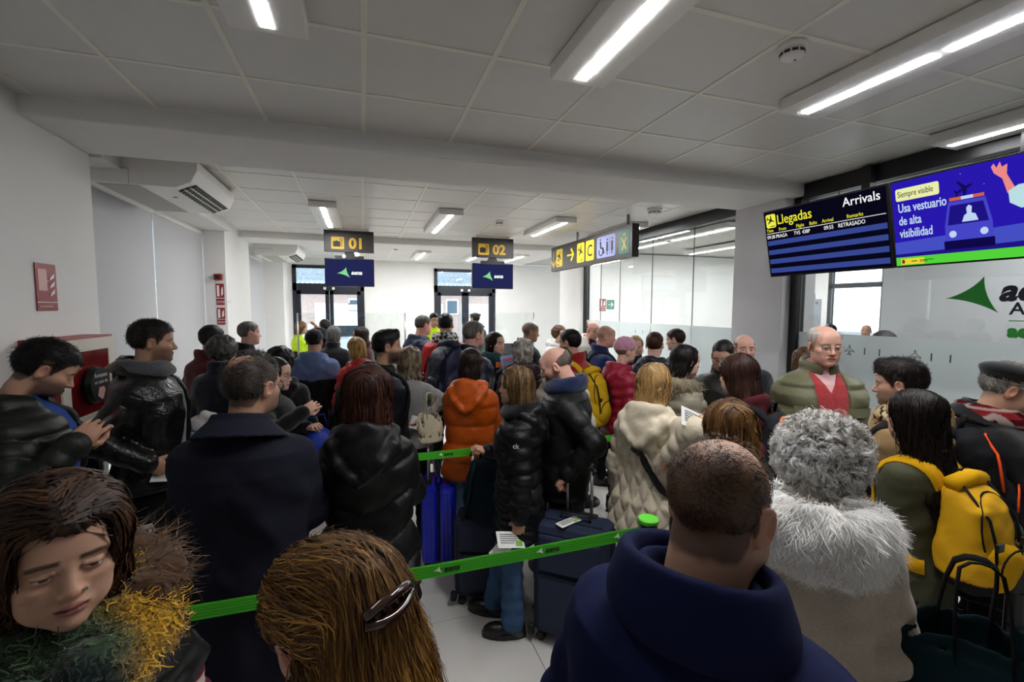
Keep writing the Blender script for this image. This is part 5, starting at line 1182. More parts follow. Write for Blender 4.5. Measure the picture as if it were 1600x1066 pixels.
# --- close to the camera
def stripes(V):
    s = (np.sin(V[:, 2]*2*PI/.085) > .35)[:, None]; return np.where(s, np.array(srgb('#c9b8ae')), np.array(srgb('#5b1630')))
def vest(body, p, S, onhead, arms, coat, CF):
    F = Field((-.36, -.34, .84), (.36, .34, 1.6), .009); z_, a_, b_, c_ = prof('f', .042); F.loft(z_, a_, b_, c_, .86, 1.50, .02, 2.3, bfun(('h', .10, .012)))
    for s in (-1, 1):
        F.cap((s*.155, -.01, 1.37), (s*.185, -.01, 1.30), .085, .075, .03); F.cap((s*.165, -.01, 1.38), (s*.30, -.01, 1.33), .066, .066, .01, sub=True)
    F.ring(1.505, .085, .085, -.028, .02, .024, .2, .02, 1.8, gap=.03)
    V, Q = F.mesh(); link_mesh('vest', V*S, [Q], cloth_mat('#121315', 'nylon'), body)
    # fibres of the chunky scarf
    F = Field((-.26, -.26, 1.22), (.26, .28, 1.66), .008); F.ring(1.475, .105, .10, -.02, .036, .042, .16, .02, 1.3, disp=wobf(60, .012, 2.)); F.ring(1.420, .145, .135, -.005, .046, .035, .10, .02, 1.1, disp=wobf(55, .012, 5.)); F.cap((-.02, .14, 1.44), (-.05, .19, 1.30), .05, .045, .02, bump=lambda u: .006*np.sin(u*120))
    V, Q = F.mesh(); ye = np.array(srgb('#b98d1c')); gr = np.array(srgb('#3d5236')); bl = np.array(srgb('#23333a'))
    def colr(P_):
        m1 = sm(.02, .10, P_[:, 0]*(-1)+.02*wob(P_, 30))[:, None]; m2 = sm(.3, .8, wob(P_, 22, 3.)*.5+.5)[:, None]; return ye*m1+(gr*m2+bl*(1-m2))*(1-m1)
    n = 5200; rt = V[RNG.integers(0, len(V), n)]; df = lambda P_, t: RNG.normal(0, 1, (n, 3))*.8+np.array([0, 0, -.4])
    SV, SQ, ID, T = strands(F, rt, df, .035*RNG.uniform(.5, 1.5, n), 5, .0016, .006, .9, .5, curl=1.2, cfreq=8, lift=.018)
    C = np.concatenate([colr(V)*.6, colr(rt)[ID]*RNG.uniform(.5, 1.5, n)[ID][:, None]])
    link_mesh('scarf', np.concatenate([V, SV])*S, [Q, SQ+len(V)], M_fur, body, True, np.clip(C, 0, 1))
    F = Field((-.34, -.30, 1.30), (.34, .22, 1.60), .01); F.ring(1.50, .165, .13, -.05, .03, .05, .2, .02, 1.2, disp=wobf(50, .012, 1.)); X, Y, Z = F.all(); F.cut((slice(None),)*3, .05-Y+0*X+0*Z, .02)
    V, Q = F.mesh(); n = 3000; rt = V[RNG.integers(0, len(V), n)]; SV, SQ, ID, T = strands(F, rt, lambda P_, t: np.stack([P_[:, 0]*4, P_[:, 1]*3, -.5+0*P_[:, 0]], 1), .05*RNG.uniform(.5, 1.3, n), 4, .0013, .008, .6, .2, lift=.03)
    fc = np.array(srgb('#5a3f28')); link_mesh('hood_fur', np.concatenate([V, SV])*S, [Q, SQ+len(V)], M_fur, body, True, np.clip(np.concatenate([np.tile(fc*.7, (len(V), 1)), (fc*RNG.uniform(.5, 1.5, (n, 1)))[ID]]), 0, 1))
    G().lathe([(.003, 0), (.003, .004)], n=8).obj('nose_stud', M_steel, body, loc=Vector(onhead([(-.016, .109, -.034)])[0]))
P('A', 'brown haired woman looking down in a black vest and fuzzy yellow scarf', sex='f', skin='mid', style='long', len=.26, hairc='#24150d', hairc2='#6b4628', n=5200, part=.01, flare=1.08, vol=.008, fringe=.068, fw=.066, fy=.025, eyes=.0016, lip=(.36, .12, .11),
  coat=ct('#5b1630', mat='knit', hem=.84, t=.022, collar='crew', tintf=stripes, name='striped_sweater'), trousers='#1b1d26', extra=vest, sw=.0018, hs=1.04)
def clip_extra(body, p, S, onhead, arms, coat, CF):
    m_ = mat('tortoiseshell_clip', '#2e160c', .15, coat=.5); c = empty('clip_anchor') if False else None
    g_ = G()
    for s in (-1, 1):
        a = np.linspace(-1, 1, 9); g_.tube(onhead(np.stack([a*.05, -.146-.012*(1-a*a)+0*a, .062+s*.016*(1-.6*a*a)+0*a], 1)), .0075, 8)
        for x in (-.03, -.012, .012, .03): g_.tube(onhead([(x, -.150, .062+s*.016), (x, -.145, .062-s*.012)]), .004, 6)
    g_.obj('hair_clip', m_, body, smooth=True)
    for s in (-1, 1): G().lathe([(.004, 0), (.0045, .004), (.003, .008)], n=10).obj('earring', mat('pearl', '#e8e4da', .2), body, loc=Vector(onhead([(s*.083, -.006, -.042)])[0]))
P('B', 'woman seen from behind with golden brown hair held up by a brown clip', sex='f', skin='pink', style='clip', len=.30, hairc='#4d3218', hairc2='#b98740', n=9000, wave=.007, wf=30, vol=.006, coat=ct('#2a2019', mat='wool', hem=.8, t=.03, collar='stand', top=1.48), extra=clip_extra, sw=.0013, streak=.5, hs=1.0)
def big_collar(body, p, S, onhead, arms, coat, CF):
    F = Field((-.22, -.22, 1.36), (.22, .16, 1.66), .007); F.ring(1.515, .118, .112, -.03, .018, .020, .20, .01, 2.6, gap=.03); F.ring(1.475, .132, .124, -.03, .018, .02, .2, .02, 2.0, gap=.05)
    V, Q = F.mesh(); link_mesh('collar', V*S, [Q], cloth_mat('#161b3c', 'cotton'), body)
P('C', 'man seen from behind in a navy blue jacket with short thinning dark hair', face='heavy', skin='mid', style='crop', t=.002, hairc='#35241a', hairc2='#6b4f38', n=9000, sl=.009, sw=.0007, lift=.0012, scalp=.75, spot=(0, .015, .13, .12, .9), recede=.02, front=.07,
  coat=ct('#131a3c', mat='cotton', hem=.78, t=.055, collar='stand', flare=.02), heavy=1.08, extra=big_collar, stubble=.3)
P('D', 'woman with big curly grey hair in a cream coat with a white fur collar', sex='f', skin='pink', style='curly', rad=.118, hairc='#c4bfb6', hairc2='#ffffff', n=7600, sw=.0013, coat=ct('#b9ad9c', mat='wool', hem=.62, t=.045, collar='crew', fur=dict(color='#f4efe6', color2='#ffffff', r=.072, scale=1.38, z=1.435, n=16000, len=.036, w=.0013, zs=1.5, slope=.12, lift=.014)), trousers='#1a1a1a')
P('E', 'young woman with long straight dark hair and olive jacket carrying the yellow backpack', sex='f', skin='fair', style='long', len=.44, armR='belly', armL='belly', hairc='#120b08', hairc2='#2a1a13', n=4500, part=.0, flare=.98, fringe=.076, sw=.0019, coat=ct('#4a4a38', mat='cotton', hem=.62, t=.022, collar='crew'), trousers='#1d1d20')
def leopard(V): return np.where((wob(V, 150, 3.) > .22)[:, None], np.array((.015, .01, .008)), np.array(srgb('#c9b48a')))
P('F', 'young man with dark quiff in a tan jacket with leopard lining, smiling in profile', skin='mid', quiff=.022, t=.012, hairc='#16100d', hairc2='#2c211b', n=3500, sl=.03, sw=.0013, stubble=.45, coat=ct('#8d7350', mat='cotton', hem=.80, t=.045, collar='bighood', quilt=('h', .13, .006), open=(.05, .02)), inner=dict(color='#c8451f', mat='cotton'), trousers='#2a2f3b', scarf=dict(color='#b79a6a', r=.026, tintf=leopard, tail=True))
def jacket_pockets(body, p, S, onhead, arms, coat, CF):
    m_ = cloth_mat('#5d5c43', 'nylon')
    for s in (-1, 1):
        g_ = G(); n = 9; U = np.linspace(-.065, .065, n); V = []
        for z in (1.285, 1.235): 
            pts = np.stack([s*.135+U, np.full(n, .30), np.full(n, z)], 1)
            for _ in range(14):
                v_, g2 = CF.sample(pts); pts[:, 1] -= np.clip(v_-.010, -.03, .03)
            V.append(pts)
        A, B = V; pts = np.concatenate([A, B, A-[0, .02, 0], B-[0, .02, 0]]); F_ = [(i, i+n, i+n+1, i+1) for i in range(n-1)]+[(i+2*n, i+1+2*n, i+n+1+2*n, i+n+2*n) for i in range(n-1)]+[(i+n, i+3*n, i+1+3*n, i+1+n) for i in range(n-1)]
        g_.add(pts*S, F_); g_.obj('pocket_flap', m_, coat, smooth=False)
P('G', 'white haired man with glasses in an open green quilted jacket over a red sweater', skin='pink', style='ring', t=.014, rtop=.040, rfront=.045, hairc='#cfcac2', hairc2='#f0ece4', browc='#8d857c', n=2500, sl=.035, recede=.02, eyes=.003, glasses=dict(color='#b9a98a', metal=.8, r=.0013), belly=.06, heavy=1.04,
  coat=ct('#5d5c43', mat='nylon', hem=.80, t=.055, collar='stand', open=(.085, .07), quilt=('h', .115, .012)), inner=dict(color='#a03538', vneck=True, shirt='#cfa9a8'), trousers='#23252c', extra=jacket_pockets, armL='down', armR='down')
def plaid(V):
    a = (np.sin(V[:, 0]*90) > .55)|(np.sin(V[:, 2]*90) > .55); b = (np.sin(V[:, 0]*90+2) > .85)|(np.sin(V[:, 2]*90+2) > .85)
    c = np.where(a[:, None], np.array(srgb('#3a0c10')), np.array(srgb('#7a1d22'))); return np.where(b[:, None], np.array(srgb('#8f7f78')), c)
P('H', 'grey haired man in a black peaked cap, black coat and red plaid scarf', face='heavy', skin='tan', style='short', hairc='#6d6a66', hairc2='#a19d97', n=1800, stubble=.2, hat=dict(kind='cap', color='#0b0b0c'), coat=ct('#0c0c0e', mat='wool', hem=.60, t=.05, collar='lapel'), scarf=dict(color='#7a1d22', tintf=plaid, tail=True), handR='grip', trousers='#111113')
P('I', 'woman with light brown hair in a dark coat, behind the man in the navy jacket', sex='f', skin='fair', style='long', len=.20, hairc='#4b2f18', hairc2='#a8793f', n=3500, part=-.01, sw=.0024, fringe=.07, coat=ct('#141416', mat='nylon', hem=.75, t=.035, collar='hood'))
P('J', 'blonde woman in a long cream diamond quilted coat with a black shoulder strap', sex='f', skin='fair', style='wavy', len=.20, hairc='#9a7038', hairc2='#ead0a0', n=3200, wave=.009, wf=38, sw=.003, curl=.3, coat=ct('#c9bda6', mat='nylon', hem=.72, t=.055, collar='bighood', quilt=('d', .105, .016), flare=.03), trousers='#0e0e10', handR='grip')
def k_extra(body, p, S, onhead, arms, coat, CF):
    pts = np.array([[-.20, .06, 1.20]]); 
    sh, el, hd, s = arms['L']; d_ = el-sh; q = sh+d_*.30; n_ = np.array([-.95, .05, .1]); q2 = q+n_*.093
    t_ = text('ck', .042*S, mat('print_grey', '#c9c9c9', .5), body, *(q2*S), bold=.0006, name='logo'); t_.rotation_euler = (PI/2, 0, -PI/2+.05); t_.location.y += .02
P('K', 'woman with blonde streaked hair in a long shiny black puffer coat and flared jeans', sex='f', skin='mid', style='long', len=.24, hairc='#3d2a18', hairc2='#b08d5c', n=4000, part=.0, sw=.0026, flare=1.0, fringe=.074, coat=ct('#06070b', mat='nylon', hem=.66, t=.040, collar='hood', quilt=('w', .085, .014)), scarf=dict(color='#09090b', r=.036), trousers='#3c5678', trmat='denim', legflare=.022, handL='hold', handR='grip', stance=((-.09, .04), (.10, .20)), sole=.035, extra=k_extra)
P('L', 'balding bearded man in a black jacket with navy scarf, looking down', face='heavy', skin='pink', style='ring', t=.005, rtop=-.006, hairc='#73675b', hairc2='#8f8478', n=2500, sl=.018, stubble=.85, browc='#2c2620', coat=ct('#0a0b0c', mat='nylon', hem=.76, t=.055, collar='stand', quilt=('h', .20, .006)), scarf=dict(color='#1a2747', mat='knit', r=.038), trousers='#1b2436', trmat='denim', handL='grip', eyes=.002)
P('M', 'woman with a reddish brown bob in a black hooded puffer coat, seen from behind', sex='f', skin='mid', style='bob', len=.175, hairc='#2a130d', hairc2='#6a3a2a', n=4200, sw=.0022, flare=1.22, vol=.010, coat=ct('#09090a', mat='nylon', hem=.66, t=.050, collar='bighood', quilt=('c', .16, .014)), trousers='#0d0d0f', armL='fwd', armR='fwd')
P('N', 'man with glasses and a bald spot in a long navy coat, seen from behind', skin='tan', style='crop', t=.009, hairc='#1d1a18', hairc2='#5b5752', n=5200, sl=.018, sw=.0009, lift=.007, scalp=.8, spot=(-.02, -.045, .115, .075, .85), spiky=True, glasses=dict(color='#1b1715', r=.0024), stubble=.5, hy=24, coat=ct('#1a1b26', mat='cotton', hem=.50, t=.045, collar='lapel', flare=.03), trousers='#1c2740', trmat='denim', heavy=1.04, armL='fwd', armR='fwd')
P('O', 'man in a black leather jacket over a grey jumper beside the pillar', hy=-14, skin='tan', style='short', t=.009, hairc='#1a1512', hairc2='#3a332c', n=3000, stubble=.6, coat=ct('#0d0c0c', mat='leather', hem=.82, t=.055, collar='lapel', open=(.05, .10)), inner=dict(color='#4b4b4c', mat='knit'), scarf=dict(color='#4b4b4f', r=.030), trousers='#111114', handR='hold', heavy=1.03, belly=.01)
P('P', 'dark haired man in a green black puffer jacket looking at his phone', hy=-16, skin='tan', style='short', t=.012, hairc='#0e0b0a', hairc2='#1d1815', n=3200, sl=.02, scalp=.8, stubble=.75, eyes=.0012, coat=ct('#12160f', mat='nylon', hem=.84, t=.055, collar='hood', quilt=('h', .075, .010), open=(.06, .09)), inner=dict(color='#24417f', mat='cotton', name='shirt'), trousers='#14161b', handR='hold', handL='hold')
# --- the middle of the hall
P('Q', 'young woman with round glasses and dark hair in a black coat looking sideways', sex='f', skin='fair', style='long', len=.17, hairc='#0d0908', hairc2='#1f1613', n=1600, sw=.003, part=.0, fringe=.078, glasses=dict(color='#3a3836', r=.0014), coat=ct('#0b0b0c', mat='wool', hem=.70, t=.045, collar='roll', cuffs='#d5d3cf'), handR='hold', handL='grip')
P('R_', 'person with a round black head of hair behind the young woman with glasses', sex='f', skin='mid', style='curly', rad=.118, hairc='#070606', hairc2='#151210', coat=ct('#0d0d0f', mat='wool', hem=.7, t=.05, collar='hood'))
P('S', 'bearded man with a black quiff in a dark hooded coat looking across the hall', skin='tan', quiff=.03, t=.013, hairc='#0c0908', hairc2='#1d1613', n=900, sl=.03, sw=.003, stubble=.85, scalp=.5, coat=ct('#0e1119', mat='nylon', hem=.78, t=.055, collar='bighood'), inner=dict(color='#12292d'))
P('T', 'woman with beige wavy hair in a light grey knitted top with a canvas tote', sex='f', skin='fair', style='wavy', len=.17, hairc='#6a5a45', hairc2='#b3a284', wave=.014, wf=60, curl=.5, n=1400, sw=.004, flare=1.25, vol=.018, coat=ct('#9b9b97', mat='knit', hem=.86, t=.020, collar='crew', name='sweater'), trousers='#141416')
P('U', 'woman with long dark brown hair in an orange hooded puffer coat', sex='f', skin='mid', style='long', len=.28, hairc='#1d100c', hairc2='#3a2219', n=1600, sw=.004, coat=ct('#b04c0c', mat='nylon', hem=.72, t=.050, collar='bighood', quilt=('h', .145, .014)), trousers='#6d86a8', trmat='denim', shoes='#cfcac4', armR='fwd', armL='fwd')
P('V', 'grey haired man with a large navy rucksack on his back', skin='pink', style='short', t=.010, hairc='#5d5a57', hairc2='#8f8b86', coat=ct('#141829', mat='nylon', hem=.78, t=.05, collar='stand'))
def scarf_bw(V): return np.where((wob(V, 130, 1.) > .05)[:, None], np.array((.75, .75, .73)), np.array((.02, .02, .02)))
P('W', 'man in a red jacket with a black and white patterned scarf, near sign 02', skin='tan', t=.009, hairc='#0e0b0a', coat=ct('#b3181a', mat='nylon', hem=.8, t=.05, collar='stand'), scarf=dict(color='#ffffff', tintf=scarf_bw, r=.045))
P('X', 'grey haired man in a navy hooded coat at the second desk', face='heavy', skin='pink', t=.009, hairc='#4b4845', hairc2='#7f7b76', coat=ct('#1d2440', mat='nylon', hem=.75, t=.06, collar='bighood'), heavy=1.06)
HV = '#c6e52a'
P('Y', 'young staff man in a yellow high visibility vest behind the second desk', skin='tan', hairc='#120e0c', coat=ct(HV, mat='cotton', hem=.85, t=.03, collar='crew', name='high_visibility_vest'))
P('Z', 'blonde staff woman in a yellow high visibility vest behind the first desk', sex='f', skin='fair', style='long', len=.16, hairc='#7a5128', hairc2='#b98f55', coat=ct(HV, mat='cotton', hem=.8, t=.035, collar='crew', color2='#101217', split=1.20, name='high_visibility_vest'))
P('AA', 'person in a blue and black jacket and dark cap standing at the first desk', skin='tan', hairc='#15110f', hat=dict(kind='beanie', color='#101114'), coat=ct('#54658a', mat='cotton', hem=.72, t=.055, collar='bighood', color2='#0b0b0d', split=1.24, name='jacket'), heavy=1.08)
P('AB', 'woman with a grey bob in a dark coat near the first desk', sex='f', skin='fair', style='bob', len=.12, hairc='#5a5a58', hairc2='#8d8d8a', flare=1.15, coat=ct('#10121a', mat='wool', hem=.7, t=.045, collar='stand'))
P('AC', 'person in dark clothes with one hand raised at the first desk', sex='f', skin='tan', style='short', hairc='#2a2724', coat=ct('#1a1b20', mat='wool', hem=.75, t=.04, collar='stand'), handR='flat')
P('AD', 'blonde woman in a red puffer jacket, seen from behind', sex='f', skin='fair', style='bob', len=.15, hairc='#a67a3a', hairc2='#e3c07c', flare=1.05, coat=ct('#a81a1e', mat='nylon', hem=.8, t=.055, collar='hood', quilt=('h', .10, .01)))
P('AE', 'brown haired woman in a maroon coat turned toward the first desk', sex='f', skin='tan', style='long', len=.2, hairc='#241610', hairc2='#4b3223', coat=ct('#3a1519', mat='wool', hem=.7, t=.04, collar='stand'))
P('AF', 'uniformed guard in a peaked cap and grey green jacket by the second glazed door', skin='mid', hairc='#2a241f', hat=dict(kind='cap', color='#3a4038'), coat=ct('#4b5a52', mat='cotton', hem=.85, t=.03, collar='lapel', name='uniform_jacket'))
P('AG', 'smiling dark haired woman with a teal scarf and a black coat holding a brochure', sex='f', skin='fair', style='long', len=.22, hairc='#190d0a', hairc2='#3a221a', n=700, sw=.005, coat=ct('#0d0f10', mat='wool', hem=.7, t=.04, collar='stand'), scarf=dict(color='#1c4246', r=.036, tail=True), handR='hold', handL='hold')
P('AH', 'woman with spiky white grey hair in a dark maroon fur collar coat', sex='f', skin='fair', style='bob', len=.12, hairc='#8f8a80', hairc2='#ded9cd', wave=.014, wf=75, n=1100, sw=.005, jit=.4, coat=ct('#1d1014', mat='wool', hem=.65, t=.05, collar='crew', fur=dict(color='#2a161b', color2='#45262c', r=.05, scale=1.2, n=900)))
P('AI', 'man with very short grey hair in a black coat, in profile before the white wall', skin='tan', style='bald', hairc='#5a534c', scalp=.75, coat=ct('#0e0e10', mat='wool', hem=.75, t=.045, collar='stand'))
P('AJ', 'woman with curly brown hair in a white fluffy coat', sex='f', skin='fair', style='curly', rad=.115, hairc='#4a2c18', hairc2='#8d6037', coat=ct('#d9d8d6', mat='nylon', hem=.7, t=.055, collar='crew', quilt=('h', .09, .01), fur=dict(color='#cfcfcc', color2='#eeeeea', r=.045, scale=1.15, n=500)))
P('AK', 'dark haired man in a red fleece wearing a yellow backpack', skin='tan', hairc='#0d0a09', t=.011, coat=ct('#8d1315', mat='knit', hem=.82, t=.035, collar='stand', name='fleece'))
P('AL', 'woman with a dark blonde ponytail in a cream quilted coat with a fur hood', sex='f', skin='fair', style='pony', len=.16, hairc='#4b3218', hairc2='#8f6a38', n=900, sw=.004, coat=ct('#c9c2b6', mat='nylon', hem=.70, t=.055, collar='hood', quilt=('h', .10, .012), fur=dict(color='#8f8677', color2='#c9bfae', r=.05, scale=1.25, z=1.46, n=900)))
P('AM', 'balding man in a beige jacket over a purple shirt looking down', skin='pink', style='ring', hairc='#3a3028', coat=ct('#c9c4ba', mat='cotton', hem=.82, t=.045, collar='lapel', open=(.07, .08)), inner=dict(color='#4a1f3f', mat='cotton', name='shirt'))
P('AN', 'bald man in a bright navy sweater with a dark bag strap', face='heavy', skin='pink', style='bald', hairc='#6b5f55', scalp=.4, spot=(0, .03, .11, .10, 1.0), coat=ct('#1e2a5c', mat='knit', hem=.86, t=.03, collar='roll', name='sweater'), heavy=1.06)
P('AO', 'person in a pink knitted beanie and a crimson puffer vest', sex='f', skin='fair', style='short', hairc='#8d7a60', hat=dict(kind='beanie', color='#c08ba0', mat='knit'), coat=ct('#8d1730', mat='nylon', hem=.8, t=.05, collar='hood', quilt=('h', .085, .010), name='vest', color2=None) if False else ct('#8d1730', mat='nylon', hem=.8, t=.05, collar='hood', quilt=('h', .085, .010), name='jacket'))
P('AP', 'pale blonde woman with her hand at her chin, facing the queue', sex='f', skin='pink', style='bob', len=.14, hairc='#b9985c', hairc2='#e8d3a0', coat=ct('#1c2440', mat='wool', hem=.75, t=.04, collar='stand'), handR='relax')
P('AQ', 'boy with auburn hair in a navy puffer jacket, seen from behind', skin='fair', hairc='#3a1c0e', hairc2='#6b3a1e', t=.012, coat=ct('#161b2c', mat='nylon', hem=.8, t=.05, collar='bighood', quilt=('h', .09, .010)))
P('AR', 'man with short brown hair in a black jacket in front of the frosted glass', skin='fair', hairc='#2a1d15', scalp=.6, coat=ct('#0f1012', mat='wool', hem=.8, t=.045, collar='stand'))
P('AS', 'woman with a dark bob in a grey beige puffer coat with a fur trimmed hood', sex='f', skin='fair', style='bob', len=.15, hairc='#0f0a09', hairc2='#251a16', n=1400, sw=.004, coat=ct('#8f8775', mat='nylon', hem=.66, t=.050, collar='hood', quilt=('h', .085, .012), fur=dict(color='#6d5e49', color2='#a8987c', r=.055, scale=1.3, n=1500, z=1.45)))
P('AT', 'man with glasses looking down, in a black and olive jacket', face='heavy', skin='mid', style='crop', t=.004, hairc='#1d1714', scalp=.5, n=900, glasses=dict(color='#1b1715', r=.0022), stubble=.3, eyes=.001, coat=ct('#14140f', mat='nylon', hem=.82, t=.05, collar='stand'), armL='down')
P('AU', 'bald man with a serious face in a dark navy coat standing before the grey pillar', skin='pink', style='ring', hairc='#2c241f', stubble=.55, t=.005, rtop=.01, rfront=.035, coat=ct('#0f1119', mat='wool', hem=.7, t=.045, collar='stand'))
P('AV', 'woman with chestnut hair in a maroon jacket with a black and orange backpack', sex='f', skin='fair', style='long', len=.19, hairc='#2a1611', hairc2='#5a382b', n=2000, sw=.003, coat=ct('#4a1c22', mat='cotton', hem=.75, t=.035, collar='hood'), handL='hold', armR='strap')
P('AY', 'dark haired man in a rust red coat by the window blinds', skin='tan', hairc='#120d0b', t=.014, coat=ct('#4d1512', mat='wool', hem=.62, t=.04, collar='stand'))
P('AZ', 'woman with short curly grey hair in a dark navy coat by the window blinds', sex='f', skin='mid', style='curly', rad=.112, hairc='#3d3a3a', hairc2='#827e7b', n=900, sw=.004, coat=ct('#10131f', mat='wool', hem=.62, t=.045, collar='stand'))
P('BA', 'thin grey haired man in a black coat, in profile before the white pillar', skin='pink', hairc='#55514d', hairc2='#8d8883', t=.008, coat=ct('#0d0d0f', mat='wool', hem=.7, t=.045, collar='roll'))
P('BK', 'brown haired person standing right behind the white haired man in green', sex='f', skin='mid', style='bob', len=.13, hairc='#4a3019', hairc2='#7d5a34', coat=ct('#3a3a34', mat='wool', hem=.75, t=.04, collar='stand'))
# --- beyond the glass
P('BG', 'worker bending forward in an orange and silver vest beyond the glass wall', skin='tan', hairc='#5b3a20', coat=ct('#b9bcbd', mat='cotton', hem=.85, t=.04, collar='crew', name='vest', color2='#e2571a', split=1.10), armL='fwd', armR='fwd')
P('BH', 'grey haired man beyond the glass near the security gate', skin='pink', hairc='#4f4c4a', hairc2='#77736f', coat=ct('#2c3038', mat='wool', hem=.8, t=.04, collar='stand'))
P('BI', 'bald man in a pale shirt beside the far window beyond the glass', skin='pink', style='bald', hairc='#6b5f55', stubble=.4, coat=ct('#a9a4b5', mat='cotton', hem=.86, t=.02, collar='crew', name='shirt'))
P('BJ', 'short haired woman in a white coat looking down beyond the glass', sex='f', skin='pink', style='bob', len=.10, hairc='#4b3a2c', coat=ct('#cdd2c6', mat='nylon', hem=.75, t=.05, collar='stand'), scarf=dict(color='#55534b', r=.034))
P('BL', 'dark haired person passing the security gate beyond the glass', skin='tan', hairc='#100c0b', coat=ct('#1a1c22', mat='wool', hem=.8, t=.04, collar='stand'))
# ------------------------------------------------------------------ queue posts and belts
M_belt = mat('green_webbing', '#49c21f', .6, bump=.15, bscale=220, stretch=(1, 1, 6)); M_cap = mat('lime_cap', '#63d13a', .45)
M_post = mat('black_post', '#131416', .3); M_pw = mat('belt_print_white', '#e9f4e2', .6); M_pk = mat('belt_print_black', '#0e2310', .6)
def queue_post(x, y, label, cap=True):
    e = empty('queue_post', (x, y, 0), 0, label, 'barrier post', 'green belt queue posts')
    G().lathe([(.17, 0), (.17, .012), (.14, .022), (.04, .03)], n=32).obj('base', M_post, e, smooth=True); sharp(e.children[0])
    sharp(G().lathe([(.030, .02), (.030, .90)], n=20).obj('pole', M_post, e, smooth=True))
    h_ = sharp(G().lathe([(.033, .88), (.038, .89), (.038, .985), (.033, .99)], n=24).obj('belt_cassette', M_post, e, smooth=True))
    sharp(G().lathe([(.044, .988), (.046, .992), (.046, 1.004), (.042, 1.008)], n=28).obj('cap', M_cap, e, smooth=True))
    for a in range(4): G().box(-.012, .012, .034, .042, .92, .978).obj('belt_slot', M_steel, h_, rot=(0, 0, a*PI/2))
    return e
def belt(a, b, label, logos=(.3,), z=.947, sag=.012):
    a = np.array(a[:2]); b = np.array(b[:2]); L = np.linalg.norm(b-a); rz = math.atan2(b[1]-a[1], b[0]-a[0])
    e = empty('queue_belt', (a[0], a[1], 0), rz, label, 'barrier belt', 'green queue belts'); n = 24; U = np.linspace(0, 1, n); zc = z-sag*4*U*(1-U); hh = .0265
    V = []
    for dy in (-.0011, .0011):
        for s in (-1, 1): V.append(np.stack([U*L, np.full(n, dy), zc+s*hh], 1))
    V = np.concatenate(V); i = np.arange(n-1); q = lambda p, r: np.stack([p*n+i, p*n+i+1, r*n+i+1, r*n+i], 1)
    link_mesh('webbing', V, [np.concatenate([q(0, 1), q(3, 2), q(1, 3), q(2, 0)])], M_belt, e, False)
    for k in (-.6, -.2, .2, .6):
        V2 = np.concatenate([np.stack([U*L, np.full(n, -.0018), zc+hh*k+s*.0012], 1) for s in (-1, 1)]+[np.stack([U*L, np.full(n, -.001), zc+hh*k+s*.0012], 1) for s in (-1, 1)])
        link_mesh('stitch_rib', V2, [np.concatenate([q(0, 1), q(1, 3), q(2, 0)])], mat('belt_dark_green', '#2f9a16', .7), e, False)
    for u in logos:
        zz = np.interp(u, U, zc); flat(swoosh(u*L-.035, zz, .016), 'emblem', M_pw, e, -.002); text('aena', .034, M_pk, e, u*L-.012, -.0032, zz-.009, bold=.0008, shear=.25, name='wordmark')
    return e
p1 = np.array(GP['post1'][:2]); p0 = np.array(GP['belt1'][:2]); pL = np.array([-1.30, p0[1]+.0])
queue_post(*p1, 'black queue post with green cap next to the big navy suitcase')
queue_post(*pL, 'black queue post at the end of the front belt behind the fuzzy scarf')
belt(pL+[.04, 0], p1-[.04, 0], 'long green belt stretched across in front of the woman in flared jeans', (.265, .50, .64, .815, .965))
b2 = [np.array(GP['b2a'][:2]), np.array([1.32, (GP['b2a'][1]+GP['b2b'][1])/2]), np.array(GP['b2b'][:2])]; b2[0] = b2[0]+[-.35, 0]
for q_, l_ in zip(b2, ('black queue post beside the young woman with glasses', 'black queue post behind the bearded man with the navy suitcase', 'black queue post near the bald man in the dark navy coat')): queue_post(*q_, l_)
belt(b2[0]+[.04, 0], b2[1]-[.04, 0], 'green belt in front of the orange coat and the grey knitted top', (.28, .62, .9)); belt(b2[1]+[.04, 0], b2[2]-[.04, 0], 'green belt behind the cream coat', (.2, .55))
b3 = [np.array(GP['b3a'][:2])-[.25, 0], np.array(GP['b3b'][:2])+[.8, 0]]
queue_post(*b3[0], 'black queue post nearest the first desk'); queue_post(*b3[1], 'black queue post between the two desks'); belt(b3[0]+[.04, 0], b3[1]-[.04, 0], 'green belt behind the blue and black jacket near the first desk', (.3, .5))
b4 = [np.array([-1.62, 4.05]), np.array([-.80, 4.62])]; queue_post(*b4[0], 'black queue post by the window blinds'); queue_post(*b4[1], 'black queue post behind the curly grey haired woman'); belt(b4[0], b4[1], 'green belt by the window blinds', (.5,))
b5 = [np.array(GP['b5a'][:2])-[.25, .1], np.array(GP['b5b'][:2])]; queue_post(*b5[0], 'black queue post beside the pink beanie'); queue_post(*b5[1], 'black queue post near the frosted glass'); belt(b5[0], b5[1], 'green belt beyond the yellow backpack and the pink beanie', (.5,))
b6 = [np.array([2.35, .98]), np.array([3.3, 1.30])]; queue_post(*b6[0], 'black queue post beside the black peaked cap man'); queue_post(*b6[1], 'black queue post by the glass wall'); belt(b6[0], b6[1], 'green belt beside the hand of the man in the black cap', (.6,))
